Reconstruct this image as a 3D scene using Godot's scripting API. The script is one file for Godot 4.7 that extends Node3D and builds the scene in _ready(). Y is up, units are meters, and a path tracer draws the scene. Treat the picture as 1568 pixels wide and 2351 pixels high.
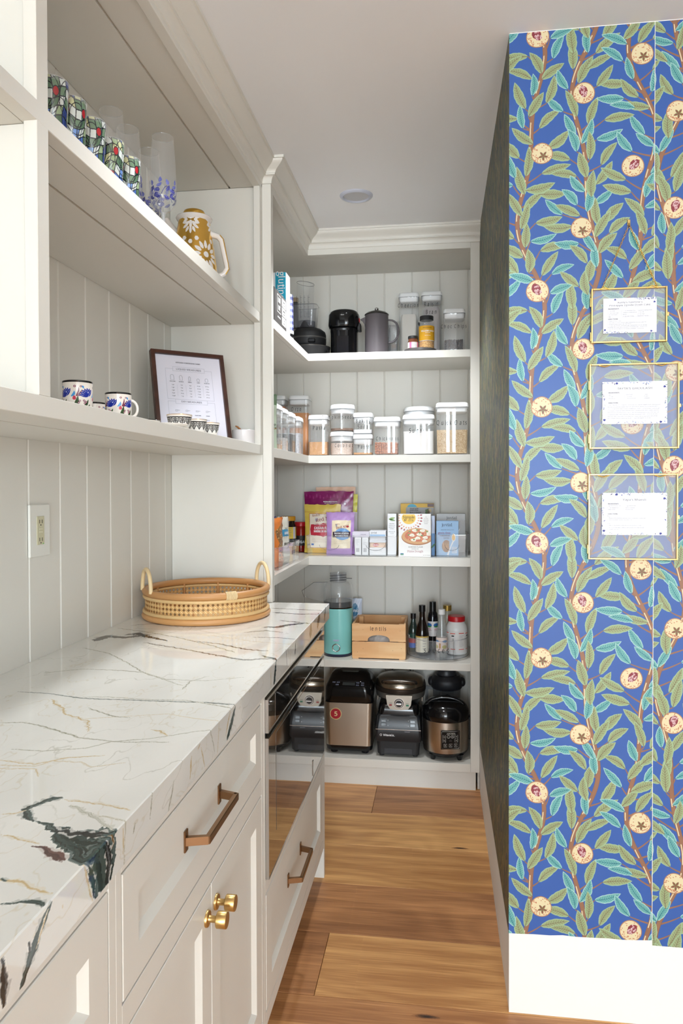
extends Node3D
# A walk-in pantry seen from the kitchen: open shelves and a marble worktop along the left wall, pantry shelves across the
# end, a papered wall on the right. Metres, y up, the camera looks towards -z. Heights and planes the builders share:
const XL := -0.939    # beadboard on the left wall
const XS := -0.6085   # fronts of the open shelves
const XP := -0.5765   # front of the pantry's left run
const XO := -0.3787   # edge of the worktop
const XC := -0.3876   # fronts of the base cabinets
const XR := 0.170     # right wall
const ZT := -2.450    # face of the pantry's end panel
const ZB := -3.157    # fronts of the pantry shelves
const ZK := -3.505    # beadboard on the back wall
const ZW := -1.835    # papered wall that faces the camera
const YC := 2.4315    # ceiling
const SH := [1.9042, 1.4541, 1.0060, 0.5499, 0.1142]   # tops of the pantry shelves
var M := {}
var used := {}
var rng := RandomNumberGenerator.new()
var sans: Font
var bold: Font
var serif: Font
var script_font: Font

# ---------------------------------------------------------------- mesh helpers
class B:
	var st := SurfaceTool.new()
	var any := false
	func _init() -> void:
		st.begin(Mesh.PRIMITIVE_TRIANGLES)
	func vx(p: Vector3, n: Vector3, uv: Vector2) -> void:
		st.set_normal(n); st.set_uv(uv); st.add_vertex(p)
	func pl(p: Vector3, n: Vector3) -> Vector2:
		var a := n.abs()
		if a.x >= a.y and a.x >= a.z: return Vector2(-p.z, -p.y)
		if a.y >= a.z: return Vector2(p.x, p.z)
		return Vector2(p.x, -p.y)
	func tri(a: Vector3, b: Vector3, c: Vector3, n: Vector3) -> void:
		any = true
		if (b - a).cross(c - a).dot(n) > 0.0:
			var t := b; b = c; c = t
		vx(a, n, pl(a, n)); vx(b, n, pl(b, n)); vx(c, n, pl(c, n))
	func quad(a: Vector3, b: Vector3, c: Vector3, d: Vector3, n: Vector3) -> void:
		tri(a, b, c, n); tri(a, c, d, n)
	func tri_s(p: Array, n: Array, uv: Array) -> void:
		any = true
		var m: Vector3 = n[0] + n[1] + n[2]
		var o := [0, 1, 2]
		if (p[1] - p[0]).cross(p[2] - p[0]).dot(m) > 0.0: o = [0, 2, 1]
		for i in o: vx(p[i], n[i], uv[i])
	func quad_s(p: Array, n: Array, uv: Array) -> void:
		tri_s([p[0], p[1], p[2]], [n[0], n[1], n[2]], [uv[0], uv[1], uv[2]])
		tri_s([p[0], p[2], p[3]], [n[0], n[2], n[3]], [uv[0], uv[2], uv[3]])
	func face_uv(a: Vector3, b: Vector3, c: Vector3, d: Vector3, n: Vector3) -> void:   # a top left, b top right, c bottom right, d bottom left
		quad_s([a, b, c, d], [n, n, n, n], [Vector2(0, 0), Vector2(1, 0), Vector2(1, 1), Vector2(0, 1)])
	func box(lo: Vector3, hi: Vector3, c := 0.0) -> B:
		var q := [lo, hi]
		c = minf(c, minf(minf(hi.x - lo.x, hi.y - lo.y), hi.z - lo.z) * 0.45)
		for ax in 3:
			var u := (ax + 1) % 3
			var w := (ax + 2) % 3
			for s in 2:
				var n := Vector3.ZERO; n[ax] = s * 2.0 - 1.0
				var p := []
				for k in [[0, 0], [1, 0], [1, 1], [0, 1]]:
					var v := Vector3.ZERO
					v[ax] = q[s][ax]
					v[u] = q[k[0]][u] + (c if k[0] == 0 else -c)
					v[w] = q[k[1]][w] + (c if k[1] == 0 else -c)
					p.append(v)
				quad(p[0], p[1], p[2], p[3], n)
			if c > 0.0:
				for k in [[0, 0], [1, 0], [1, 1], [0, 1]]:
					var su: float = k[0] * 2.0 - 1.0
					var sw: float = k[1] * 2.0 - 1.0
					var n := Vector3.ZERO; n[u] = su; n[w] = sw; n = n.normalized()
					var e := []
					for s in 2:
						for h in 2:
							var v := Vector3.ZERO
							v[ax] = q[s][ax] + (c if s == 0 else -c)
							v[u] = q[k[0]][u] - (su * c if h == 0 else 0.0)
							v[w] = q[k[1]][w] - (sw * c if h == 1 else 0.0)
							e.append(v)
					quad(e[0], e[1], e[3], e[2], n)
		if c > 0.0:
			for i in 8:
				var s := Vector3(i & 1, (i >> 1) & 1, (i >> 2) & 1)
				var n := (s * 2.0 - Vector3.ONE).normalized()
				var p := []
				for ax in 3:
					var v := Vector3.ZERO
					for k in 3: v[k] = q[int(s[k])][k] - (0.0 if k == ax else (s[k] * 2.0 - 1.0) * c)
					p.append(v)
				tri(p[0], p[1], p[2], n)
		return self
	# rings [y, half width, half depth, corner radius] stacked and joined, closed at both ends unless open
	func stack(rings: Array, at := Vector3.ZERO, k := 5, bottom := true, top := true, turn := 0.0, bow := 0.0) -> B:
		var outs := []
		var nrm := []
		var us := []
		for r in rings:
			var w: float = r[1]; var d: float = r[2]; var rad: float = minf(r[3], minf(w, d))
			var ring := []; var nn := []; var uu := []
			var len_at := 0.0
			for cnr in 4:
				var cx: float = (w - rad) * [1, -1, -1, 1][cnr]
				var cz: float = (d - rad) * [1, 1, -1, -1][cnr]
				for j in k + 1:
					var a: float = cnr * PI / 2 + j * PI / 2 / k
					var n2 := Vector3(cos(a), 0, sin(a))
					ring.append(Vector3(cx, r[0], cz) + n2 * rad)
					var an: float = a + (bow if j == 0 else (-bow if j == k else 0.0))
					nn.append(Vector3(cos(an), 0, sin(an)))
			ring.append(ring[0]); nn.append(nn[0])
			uu.append(0.0)
			for j in range(1, ring.size()):
				len_at += ring[j].distance_to(ring[j - 1]); uu.append(len_at)
			for j in uu.size(): uu[j] = 1.0 - uu[j] / maxf(len_at, 1e-6)
			outs.append(ring); nrm.append(nn); us.append(uu)
		var bs := Basis(Vector3.UP, turn)
		var slopes := []
		for i in rings.size() - 1:
			var dy: float = rings[i + 1][0] - rings[i][0]
			var dr: float = ((rings[i + 1][1] - rings[i][1]) + (rings[i + 1][2] - rings[i][2])) / 2.0
			slopes.append(Vector2(dy, -dr).normalized() if Vector2(dy, dr).length() > 1e-7 else Vector2(1, 0))
		var y0: float = rings[0][0]
		var hh: float = maxf(absf(rings[-1][0] - y0), 1e-6)
		for i in rings.size() - 1:
			var s: Vector2 = slopes[i]
			var sa := s; var sb := s
			if i > 0 and slopes[i - 1].dot(s) > 0.75: sa = (slopes[i - 1] + s).normalized()
			if i + 1 < slopes.size() and slopes[i + 1].dot(s) > 0.75: sb = (slopes[i + 1] + s).normalized()
			for j in outs[i].size() - 1:
				var p := []; var n := []; var uv := []
				for c in [[i, j, sa], [i, j + 1, sa], [i + 1, j + 1, sb], [i + 1, j, sb]]:
					p.append(at + bs * outs[c[0]][c[1]])
					var o: Vector3 = nrm[c[0]][c[1]]
					n.append(bs * Vector3(o.x * c[2].x, c[2].y, o.z * c[2].x))
					uv.append(Vector2(us[c[0]][c[1]], 1.0 - (rings[c[0]][0] - y0) / hh))
				quad_s(p, n, uv)
		for e in [[0, bottom, -1.0], [rings.size() - 1, top, 1.0]]:
			if not e[1]: continue
			var c := at + Vector3(0, rings[e[0]][0], 0)
			var n := Vector3(0, e[2], 0)
			for j in outs[e[0]].size() - 1:
				tri(c, at + bs * outs[e[0]][j], at + bs * outs[e[0]][j + 1], n)
		return self
	func lathe(prof: Array, at := Vector3.ZERO, k := 8, bottom := true, top := true) -> B:   # [[radius, y], ...] from the bottom up
		var r := []
		for p in prof: r.append([p[1], p[0], p[0], p[0]])
		return stack(r, at, k, bottom, top)
	func tube(pts: Array, rad, k := 8, closed := false, caps := true) -> B:
		var n := pts.size()
		var rings := []
		var up := Vector3.UP
		for i in n:
			var a: Vector3 = pts[(i - 1 + n) % n] if closed or i > 0 else pts[i]
			var b: Vector3 = pts[(i + 1) % n] if closed or i < n - 1 else pts[i]
			var t := (b - a).normalized()
			if i == 0: up = Vector3.UP if absf(t.y) < 0.9 else Vector3.RIGHT
			var x := up.cross(t).normalized()
			up = t.cross(x).normalized()
			var rr: float = rad[i] if rad is Array else rad
			var ring := []
			for j in k:
				var an := TAU * j / k
				var d: Vector3 = x * cos(an) + up * sin(an)
				ring.append([pts[i] + d * rr, d])
			rings.append(ring)
		for i in (n if closed else n - 1):
			var i2 := (i + 1) % n
			var off := 0
			if closed and i2 == 0:
				var best := 1e9
				for o in k:
					var dd: float = rings[i][0][1].distance_to(rings[0][o][1])
					if dd < best: best = dd; off = o
			for j in k:
				var j2 := (j + 1) % k
				var q := [rings[i][j], rings[i][j2], rings[i2][(j2 + off) % k], rings[i2][(j + off) % k]]
				quad_s([q[0][0], q[1][0], q[2][0], q[3][0]], [q[0][1], q[1][1], q[2][1], q[3][1]], [Vector2(0, i), Vector2(1, i), Vector2(1, i + 1), Vector2(0, i + 1)])
		if caps and not closed:
			for e in [0, n - 1]:
				var nn: Vector3 = (pts[0] - pts[1]).normalized() if e == 0 else (pts[n - 1] - pts[n - 2]).normalized()
				for j in k: tri(pts[e], rings[e][j][0], rings[e][(j + 1) % k][0], nn)
		return self
	# polygon in the plane of x and y, pushed from z0 to z1, carried by x
	func prism(poly: PackedVector2Array, z0: float, z1: float, x := Transform3D(), smooth := false) -> B:
		var ix := Geometry2D.triangulate_polygon(poly)
		var bn := x.basis
		for i in range(0, ix.size(), 3):
			for e in [[z0, -1.0], [z1, 1.0]]:
				var p := []
				for j in 3: p.append(x * Vector3(poly[ix[i + j]].x, poly[ix[i + j]].y, e[0]))
				tri(p[0], p[1], p[2], (bn * Vector3(0, 0, e[1])).normalized())
		var area := 0.0
		var m := poly.size()
		for i in m: area += poly[i].cross(poly[(i + 1) % m])
		var sg := signf(area)
		var en := []
		for i in m:
			var d := (poly[(i + 1) % m] - poly[i]).normalized()
			en.append(Vector2(d.y, -d.x) * sg)
		for i in m:
			var j := (i + 1) % m
			var na: Vector2 = en[i]; var nb: Vector2 = en[i]
			if smooth:
				if en[(i - 1 + m) % m].dot(en[i]) > 0.6: na = (en[(i - 1 + m) % m] + en[i]).normalized()
				if en[j].dot(en[i]) > 0.6: nb = (en[j] + en[i]).normalized()
			var n0 := (bn * Vector3(na.x, na.y, 0)).normalized()
			var n1 := (bn * Vector3(nb.x, nb.y, 0)).normalized()
			quad_s([x * Vector3(poly[i].x, poly[i].y, z0), x * Vector3(poly[j].x, poly[j].y, z0), x * Vector3(poly[j].x, poly[j].y, z1), x * Vector3(poly[i].x, poly[i].y, z1)], [n0, n1, n1, n0], [Vector2(0, 0), Vector2(1, 0), Vector2(1, 1), Vector2(0, 1)])
		return self
	# profile (outwards, up) carried along a path in plan with mitred corners; outwards is to the right of the walk
	func moulding(path: Array, prof: Array) -> B:
		var n := path.size()
		var offs := []
		for i in n:
			var d1: Vector2 = (path[i] - path[i - 1]).normalized() if i > 0 else (path[1] - path[0]).normalized()
			var d2: Vector2 = (path[i + 1] - path[i]).normalized() if i < n - 1 else d1
			var n1 := Vector2(-d1.y, d1.x); var n2 := Vector2(-d2.y, d2.x)
			offs.append((n1 + n2) / (1.0 + n1.dot(n2)))
		for i in n - 1:
			var d: Vector2 = (path[i + 1] - path[i]).normalized()
			var o := Vector3(-d.y, 0, d.x)
			for j in prof.size() - 1:
				var a: Vector2 = prof[j]; var b: Vector2 = prof[j + 1]
				var e := b - a
				var nn := (o * e.y - Vector3.UP * e.x).normalized()
				var na := nn; var nb := nn
				if j > 0:
					var e0: Vector2 = a - prof[j - 1]
					var m0 := (o * e0.y - Vector3.UP * e0.x).normalized()
					if m0.dot(nn) > 0.7: na = (m0 + nn).normalized()
				if j < prof.size() - 2:
					var e1: Vector2 = prof[j + 2] - b
					var m1 := (o * e1.y - Vector3.UP * e1.x).normalized()
					if m1.dot(nn) > 0.7: nb = (m1 + nn).normalized()
				var p := []
				for q in [[i, a], [i + 1, a], [i + 1, b], [i, b]]:
					var g: Vector2 = path[q[0]] + offs[q[0]] * q[1].x
					p.append(Vector3(g.x, q[1].y, g.y))
				quad_s(p, [na, na, nb, nb], [Vector2(0, 0), Vector2(1, 0), Vector2(1, 1), Vector2(0, 1)])
		return self
	func grid(nu: int, nv: int, f: Callable) -> B:   # f(u, v) gives a point; faces towards +z unless folded
		var p := []
		for i in nu + 1:
			var row := []
			for j in nv + 1: row.append(f.call(float(i) / nu, float(j) / nv))
			p.append(row)
		var nr := []
		for i in nu + 1:
			var row := []
			for j in nv + 1:
				var du: Vector3 = p[mini(i + 1, nu)][j] - p[maxi(i - 1, 0)][j]
				var dv: Vector3 = p[i][mini(j + 1, nv)] - p[i][maxi(j - 1, 0)]
				row.append(du.cross(dv).normalized())
			nr.append(row)
		for i in nu:
			for j in nv:
				var q := [[i, j], [i + 1, j], [i + 1, j + 1], [i, j + 1]]
				var a := []; var b := []; var c := []
				for e in q:
					a.append(p[e[0]][e[1]]); b.append(nr[e[0]][e[1]]); c.append(Vector2(float(e[0]) / nu, 1.0 - float(e[1]) / nv))
				quad_s(a, b, c)
		return self
	func ball(c: Vector3, r: Vector3, k := 6) -> B:
		var pr := []
		for i in k * 2 + 1:
			var a := -PI / 2 + PI * i / (k * 2)
			pr.append([sin(a) * r.y, maxf(cos(a), 0.001) * r.x, maxf(cos(a), 0.001) * r.z, 9.0])
		for q in pr: q[3] = minf(q[1], q[2])
		return stack(pr, c, maxi(3, k / 2), false, false)
	func mesh() -> ArrayMesh:
		return st.commit()

# ---------------------------------------------------------------- scene helpers
func nm(called: String) -> String:
	if not used.has(called):
		used[called] = 0
		return called
	used[called] += 1
	return "%s_%03d" % [called, used[called]]

func thing(called: String, at: Vector3, label: String, category: String, group := "", turn := 0.0) -> Node3D:
	var o := Node3D.new()
	o.name = nm(called)
	add_child(o, true)
	o.position = at
	o.rotation.y = turn
	tag(o, label, category, group)
	return o

func tag(o: Node, label: String, category := "", group := "") -> Node:
	if label: o.set_meta("label", label)
	if category: o.set_meta("category", category)
	if group: o.set_meta("group", group)
	return o

func part(called: String, b, m: Material, parent: Node = self) -> MeshInstance3D:
	var o := MeshInstance3D.new()
	o.name = called if parent != self else nm(called)
	o.mesh = b.mesh() if b is B else b
	o.material_override = m
	parent.add_child(o, true)
	return o

func room(called: String, b, m: Material) -> MeshInstance3D:
	var o: MeshInstance3D = part(called, b, m)
	o.set_meta("kind", "structure")
	return o

func bx(x0: float, y0: float, z0: float, x1: float, y1: float, z1: float, c := 0.0) -> B:
	return B.new().box(Vector3(x0, y0, z0), Vector3(x1, y1, z1), c)

# lettering: real flat letters, cap height h, on a face whose outward direction is the basis' z
func words(t: String, h: float, at: Vector3, m: Material, parent: Node, font: Font = null, turn := Basis(), align := HORIZONTAL_ALIGNMENT_CENTER, called := "lettering", wide := 1.0) -> MeshInstance3D:
	var tm := TextMesh.new()
	tm.text = t
	tm.font = font if font else sans
	tm.font_size = 24
	tm.pixel_size = h / 17.2
	tm.depth = 0.0004
	tm.curve_step = 6.0
	tm.horizontal_alignment = align
	tm.vertical_alignment = VERTICAL_ALIGNMENT_CENTER
	var o := MeshInstance3D.new()
	o.name = called
	o.mesh = tm
	o.material_override = m
	o.transform = Transform3D(turn * Basis.from_scale(Vector3(wide, 1, 1)), at)
	parent.add_child(o, true)
	return o

func mat(r: float, g: float, b: float, rough := 0.5, metal := 0.0, spec := 0.5) -> StandardMaterial3D:   # sRGB 0..255
	var m := StandardMaterial3D.new()
	m.albedo_color = Color(r / 255.0, g / 255.0, b / 255.0)
	m.roughness = rough
	m.metallic = metal
	m.metallic_specular = spec
	return m

func pane(r: float, g: float, b: float, a: float) -> StandardMaterial3D:
	var m := mat(r, g, b, 0.03)
	m.albedo_color.a = a
	m.transparency = BaseMaterial3D.TRANSPARENCY_ALPHA
	m.cull_mode = BaseMaterial3D.CULL_DISABLED
	return m

func fnoise(seed_: int, freq: float, oct := 3, kind := FastNoiseLite.TYPE_SIMPLEX_SMOOTH) -> FastNoiseLite:
	var n := FastNoiseLite.new()
	n.seed = seed_; n.frequency = freq; n.fractal_octaves = oct; n.noise_type = kind
	return n

func tex(im: Image) -> ImageTexture:
	return ImageTexture.create_from_image(im)

func tmat(im: Image, rough := 0.5, spec := 0.5) -> StandardMaterial3D:
	var m := mat(255, 255, 255, rough, 0.0, spec)
	m.albedo_texture = tex(im)
	return m

# fills a polygon given in pixels; wraps round the image where asked
func fillp(im: Image, pts: PackedVector2Array, c: Color, wrap := false) -> void:
	var w := im.get_width(); var h := im.get_height()
	var lo := 1e9; var hi := -1e9
	for p in pts: lo = minf(lo, p.y); hi = maxf(hi, p.y)
	var n := pts.size()
	for y in range(int(floor(lo)), int(ceil(hi)) + 1):
		if not wrap and (y < 0 or y >= h): continue
		var xs := []
		var yc := y + 0.5
		for i in n:
			var a := pts[i]; var b := pts[(i + 1) % n]
			if (a.y <= yc) != (b.y <= yc): xs.append(a.x + (yc - a.y) / (b.y - a.y) * (b.x - a.x))
		xs.sort()
		for i in range(0, xs.size() - 1, 2):
			var x0 := int(round(xs[i])); var x1 := int(round(xs[i + 1]))
			if x1 <= x0: continue
			if wrap:
				var yy := posmod(y, h); var xa := posmod(x0, w)
				im.fill_rect(Rect2i(xa, yy, mini(x1 - x0, w - xa), 1), c)
				if xa + x1 - x0 > w: im.fill_rect(Rect2i(0, yy, xa + x1 - x0 - w, 1), c)
			else:
				im.fill_rect(Rect2i(x0, y, x1 - x0, 1).intersection(Rect2i(0, 0, w, h)), c)

func strip(pts: Array, wd) -> PackedVector2Array:   # a line with a width, as a polygon
	var l := PackedVector2Array(); var r := PackedVector2Array()
	var n := pts.size()
	for i in n:
		var d: Vector2 = (pts[mini(i + 1, n - 1)] - pts[maxi(i - 1, 0)]).normalized()
		var o: Vector2 = Vector2(-d.y, d.x) * (wd[i] if wd is Array else wd) * 0.5
		l.append(pts[i] + o); r.append(pts[i] - o)
	r.reverse()
	l.append_array(r)
	return l

func disc(c: Vector2, rx: float, ry: float, k := 24, wob := 0.0, ph := 0.0) -> PackedVector2Array:
	var p := PackedVector2Array()
	for i in k:
		var a := TAU * i / k
		var s := 1.0 + wob * sin(a * 3.0 + ph)
		p.append(c + Vector2(cos(a) * rx, sin(a) * ry) * s)
	return p

func _ready() -> void:
	rng.seed = 7
	# camera
	var cam := Camera3D.new()
	cam.name = "camera"
	cam.transform = Transform3D(Basis(Vector3(0.990850, -0.002779, -0.134942), Vector3(0.000804, 0.999892, -0.014692), Vector3(0.134968, 0.014449, 0.990745)), Vector3(0, 1.3212, 0))
	cam.projection = Camera3D.PROJECTION_FRUSTUM
	cam.near = 0.05; cam.far = 60.0
	cam.size = 0.05 * 2351.0 / 1661.14
	cam.frustum_offset = Vector2(0, -0.05 * 36.8 / 1661.14)
	cam.current = true
	add_child(cam)
	# sky and exposure
	var we := WorldEnvironment.new()
	we.name = "daylight"
	var env := Environment.new()
	env.background_mode = Environment.BG_SKY
	var sky := Sky.new()
	var sm := ProceduralSkyMaterial.new()
	sm.sky_top_color = Color(0.62, 0.74, 0.92); sm.sky_horizon_color = Color(0.90, 0.93, 0.96)
	sm.ground_bottom_color = Color(0.35, 0.40, 0.30); sm.ground_horizon_color = Color(0.62, 0.68, 0.60)
	sm.sun_angle_max = 1.0
	sky.sky_material = sm
	env.sky = sky
	env.background_energy_multiplier = 1.6
	env.tonemap_mode = Environment.TONE_MAPPER_LINEAR
	env.tonemap_exposure = 1.2
	env.sdfgi_enabled = true; env.ssao_enabled = true; env.ssil_enabled = true
	we.environment = env
	add_child(we)
	# daylight through the two windows of the room behind the camera
	for q in [[-0.50, 0.60], [0.55, 0.60], [1.60, 0.60]]:
		day("rear_window_daylight", Vector3(q[0], 1.25, 6.96), Vector2(q[1], 2.15), Vector3(0, 0, -1), 9.2, Color(0.90, 0.96, 1.0))
	day("side_window_daylight", Vector3(3.16, 1.35, 4.6), Vector2(3.0, 1.85), Vector3(-1, 0, 0), 6.0, Color(0.90, 0.96, 1.0))
	materials()
	pendant(Vector3(0.70, 1.60, 1.7), "opal glass pendant lamp over the kitchen, nearer the pantry")
	pendant(Vector3(0.70, 1.60, 3.0), "opal glass pendant lamp over the kitchen, farther from the pantry")
	shell()
	uppers()
	pantry_unit()
	base_cabinets()
	things()

func day(called: String, at: Vector3, size: Vector2, to: Vector3, e: float, c: Color) -> void:
	var l := AreaLight3D.new()
	l.name = called
	l.area_size = size
	l.light_energy = e
	l.light_color = c
	l.shadow_enabled = true
	l.area_range = 14.0
	l.transform = Transform3D(Basis.looking_at(to), at)
	add_child(l)

func pendant(at: Vector3, label: String) -> void:
	var t := thing("pendant_lamp", at, label, "lamp", "pendant lamps in the kitchen")
	var g := mat(255, 252, 246, 0.4)
	g.emission_enabled = true
	g.emission = Color(1.0, 0.98, 0.95)
	g.emission_energy_multiplier = 1.5
	part("globe", B.new().ball(Vector3.ZERO, Vector3(0.13, 0.13, 0.13), 10), g, t)
	part("cord", B.new().lathe([[0.012, 0.128], [0.012, 0.17], [0.003, 0.175], [0.003, YC - at.y]], Vector3.ZERO, 4), M.brass, t)
	var l := OmniLight3D.new()
	l.name = "pendant_glow"
	l.light_energy = 0.95
	l.light_size = 0.13
	l.omni_range = 14.0
	l.omni_attenuation = 2.0
	l.light_color = Color(0.89, 0.96, 1.0)
	l.shadow_enabled = true
	t.add_child(l)

func materials() -> void:
	sans = SystemFont.new(); sans.font_names = PackedStringArray(["Droid Sans"])
	bold = SystemFont.new(); bold.font_names = PackedStringArray(["Droid Sans"]); bold.font_weight = 700
	serif = SystemFont.new(); serif.font_names = PackedStringArray(["Droid Serif"])
	var fv := FontVariation.new(); fv.base_font = sans
	fv.variation_transform = Transform2D(Vector2(0.62, 0.0), Vector2(0.20, 1.0), Vector2.ZERO)
	script_font = fv
	M.paint = mat(226, 222, 213, 0.42)
	M.paint_gloss = mat(226, 221, 211, 0.22)
	M.wallwhite = mat(235, 233, 228, 0.6)
	M.ceiling = mat(243, 243, 244, 0.7)
	M.trim = mat(190, 193, 205, 0.35)
	M.black = mat(16, 16, 18, 0.3)
	M.blackgloss = mat(12, 12, 14, 0.12)
	M.blackmatt = mat(30, 30, 32, 0.55)
	M.ink = mat(24, 22, 24, 0.6)
	M.white = mat(240, 240, 240, 0.35)
	M.offwhite = mat(232, 226, 216, 0.45)
	M.brass = mat(206, 172, 112, 0.3, 1.0)
	M.bronze = mat(150, 118, 88, 0.32, 1.0)
	M.gold = mat(232, 186, 88, 0.18, 1.0)
	M.steel = mat(186, 180, 172, 0.28, 1.0)
	M.chrome = mat(205, 205, 205, 0.12, 1.0)
	M.clear = pane(226, 232, 236, 0.11)
	M.smoke = pane(70, 74, 84, 0.45)
	M.tint = pane(150, 155, 165, 0.30)
	M.glass = pane(235, 240, 245, 0.04)
	M.red = mat(196, 24, 34, 0.35)
	M.paper = mat(244, 244, 246, 0.6)
	M.gap = mat(60, 57, 52, 0.8)

# ---------------------------------------------------------------- the room
func shell() -> void:
	# floor: wide oak planks that run across the room
	var fl := room("floor", bx(-1.10, -0.14, -3.75, 3.40, -0.021, 7.2), mat(60, 42, 28, 0.8))
	var woods := [wood(11, Color(0.62, 0.41, 0.24), Color(0.86, 0.64, 0.42)), wood(23, Color(0.55, 0.36, 0.21), Color(0.79, 0.56, 0.36)), wood(37, Color(0.68, 0.47, 0.27), Color(0.91, 0.70, 0.45))]
	var row := 0
	var z := -3.42
	while z < 7.0:
		var z1 := minf(z + 0.265, 7.0)
		# joints of the rows that show in the photograph, then the rest of the floor at random
		var cuts := [-1.0]
		if row == 1: cuts.append_array([-0.275, 1.6])
		elif row == 5: cuts.append_array([-0.325, 1.7])
		elif row == 0: cuts.append_array([0.9])
		elif row in [2, 3, 4]: cuts.append_array([[1.2, 0.62, 2.0][row - 2]])
		else: cuts.append_array([rng.randf_range(-0.2, 0.8), rng.randf_range(1.6, 2.4)])
		cuts.append(3.3)
		for i in cuts.size() - 1:
			var b := B.new()
			var lo := Vector3(cuts[i] + 0.0006, -0.02, z + 0.0006); var hi := Vector3(cuts[i + 1] - 0.0006, 0.0, z1 - 0.0006)
			b.box(lo, hi, 0.0012)
			var mi := part("plank", plank_uv(lo, hi, rng.randf(), rng.randf()), woods[[2, 1, 0, 1, 2, 0, 2][(row * 2 + i) % 7] if row != 5 or i != 0 else 1], fl)
			mi.position = Vector3.ZERO
		z = z1
		row += 1
	# left wall: tongue and groove boards behind the shelves and the worktop, plain wall on towards the kitchen
	var wl := room("wall_left", bx(-1.10, 0, -3.75, XL - 0.014, YC, 7.2), M.wallwhite)
	var zz := -3.505
	while zz < 0.25:
		var b := B.new()
		board_x(b, zz, zz + 0.1395)
		part("board", b, M.paint, wl)
		zz += 0.1395
	# back wall, the same boards
	var wb := room("wall_back", bx(XL - 0.014, 0, -3.75, 3.40, YC, ZK - 0.014), M.wallwhite)
	var x := -0.800 - 0.1335 * 2
	while x < 0.16:
		var b := B.new()
		board_z(b, maxf(x, XL), minf(x + 0.1335, 0.18))
		part("board", b, M.paint, wb)
		x += 0.1335
	# right side: the papered return and the papered wall that faces the kitchen
	var wr := room("wall_right", bx(XR, 0, ZK - 0.014, 0.34, YC, ZW - 0.12), M.wallwhite)
	var wf := room("wall_front", bx(XR, 0, ZW - 0.12, 3.40, YC, ZW), M.wallwhite)
	papers(wr, wf)
	# ceiling and the rest of the room behind the camera
	room("ceiling", bx(-1.10, YC, -3.75, 3.40, YC + 0.12, 7.2), M.ceiling)
	var rear := B.new()
	for q in [[-0.953, 0, -0.80, YC], [-0.20, 0, 0.25, YC], [0.85, 0, 1.30, YC], [1.90, 0, 3.40, YC], [-0.80, 0, -0.20, 0.15], [-0.80, 2.35, -0.20, YC], [0.25, 0, 0.85, 0.15], [0.25, 2.35, 0.85, YC], [1.30, 0, 1.90, 0.15], [1.30, 2.35, 1.90, YC]]:
		rear.box(Vector3(q[0], q[1], 7.0), Vector3(q[2], q[3], 7.2))
	room("wall_rear", rear, M.wallwhite)
	var side := B.new()
	for q in [[-1.835, 0, 3.1, YC], [6.1, 0, 7.0, YC], [3.1, 0, 6.1, 0.40], [3.1, 2.30, 6.1, YC]]:
		side.box(Vector3(3.20, q[1], q[0]), Vector3(3.40, q[3], q[2]))
	room("wall_side", side, M.wallwhite)
	for k in 3: window_frame("window_%d" % (k + 1), Vector3(-0.80 + k * 1.05, 0.15, 7.10), Vector3(-0.20 + k * 1.05, 2.35, 7.10), 1)
	window_frame("window_4", Vector3(3.30, 0.40, 3.1), Vector3(3.30, 2.30, 6.1), 3)
	room("ground", bx(-14, -0.45, -14, 18, -0.30, 26), mat(96, 122, 62, 0.9))
	# baseboard of the papered walls
	var prof := [Vector2(0.0, 0.0), Vector2(0.016, 0.0), Vector2(0.016, 0.142), Vector2(0.013, 0.147), Vector2(0.0115, 0.153), Vector2(0.0115, 0.157), Vector2(0.008, 0.170), Vector2(0.006, 0.186), Vector2(0.006, 0.189), Vector2(0.002, 0.197), Vector2(0.0, 0.197)]
	room("baseboard_right", B.new().moulding([Vector2(3.19, ZW), Vector2(XR, ZW), Vector2(XR, ZB + 0.001)], prof), M.trim)
	# crown moulding along the shelves, round the step, across the pantry
	var cp := [Vector2(0.0, 2.360)]
	for i in 7:
		var a := PI / 2 * i / 6.0
		cp.append(Vector2(0.003 + 0.013 * (1.0 - cos(a)), 2.362 + 0.022 * sin(a)))
	cp.append_array([Vector2(0.019, 2.384), Vector2(0.019, 2.389)])
	for i in 11:
		var t := i / 10.0
		cp.append(Vector2(0.021 + 0.032 * (t - 0.13 * sin(TAU * t)), 2.389 + 0.034 * t))
	cp.append_array([Vector2(0.058, 2.423), Vector2(0.058, YC), Vector2(0.0, YC)])
	room("trim_1", B.new().moulding([Vector2(XS, 0.25), Vector2(XS, ZT), Vector2(XP, ZT), Vector2(XP, ZB), Vector2(XR, ZB)].slice(0), cp), M.paint)
	var lens := mat(168, 167, 168, 0.35)
	lens.emission_enabled = true
	lens.emission = Color(1.0, 0.98, 0.97)
	lens.emission_energy_multiplier = 0.05
	for q in [[Vector3(-0.317, YC, -2.770), "white recessed ceiling light nearest the pantry shelves, fully in view", 1.15], [Vector3(-0.327, YC, -1.545), "white recessed ceiling light cut off by the top of the picture", 0.55]]:
		var t := thing("ceiling_light", q[0], q[1], "ceiling light", "recessed ceiling lights")
		part("trim_ring", B.new().lathe([[0.047, -0.001], [0.048, -0.005], [0.052, -0.008], [0.060, -0.006], [0.0635, -0.002], [0.0635, 0.0]].map(func(e): return [e[0], e[1]]), Vector3.ZERO, 10, false, false), M.trim, t)
		part("lens", B.new().lathe([[0.002, -0.0045], [0.030, -0.004], [0.048, -0.0025]], Vector3.ZERO, 10, true, false), lens, t)
		var l := SpotLight3D.new()
		l.name = "downlight"
		l.light_energy = q[2]
		l.light_size = 0.07
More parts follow.
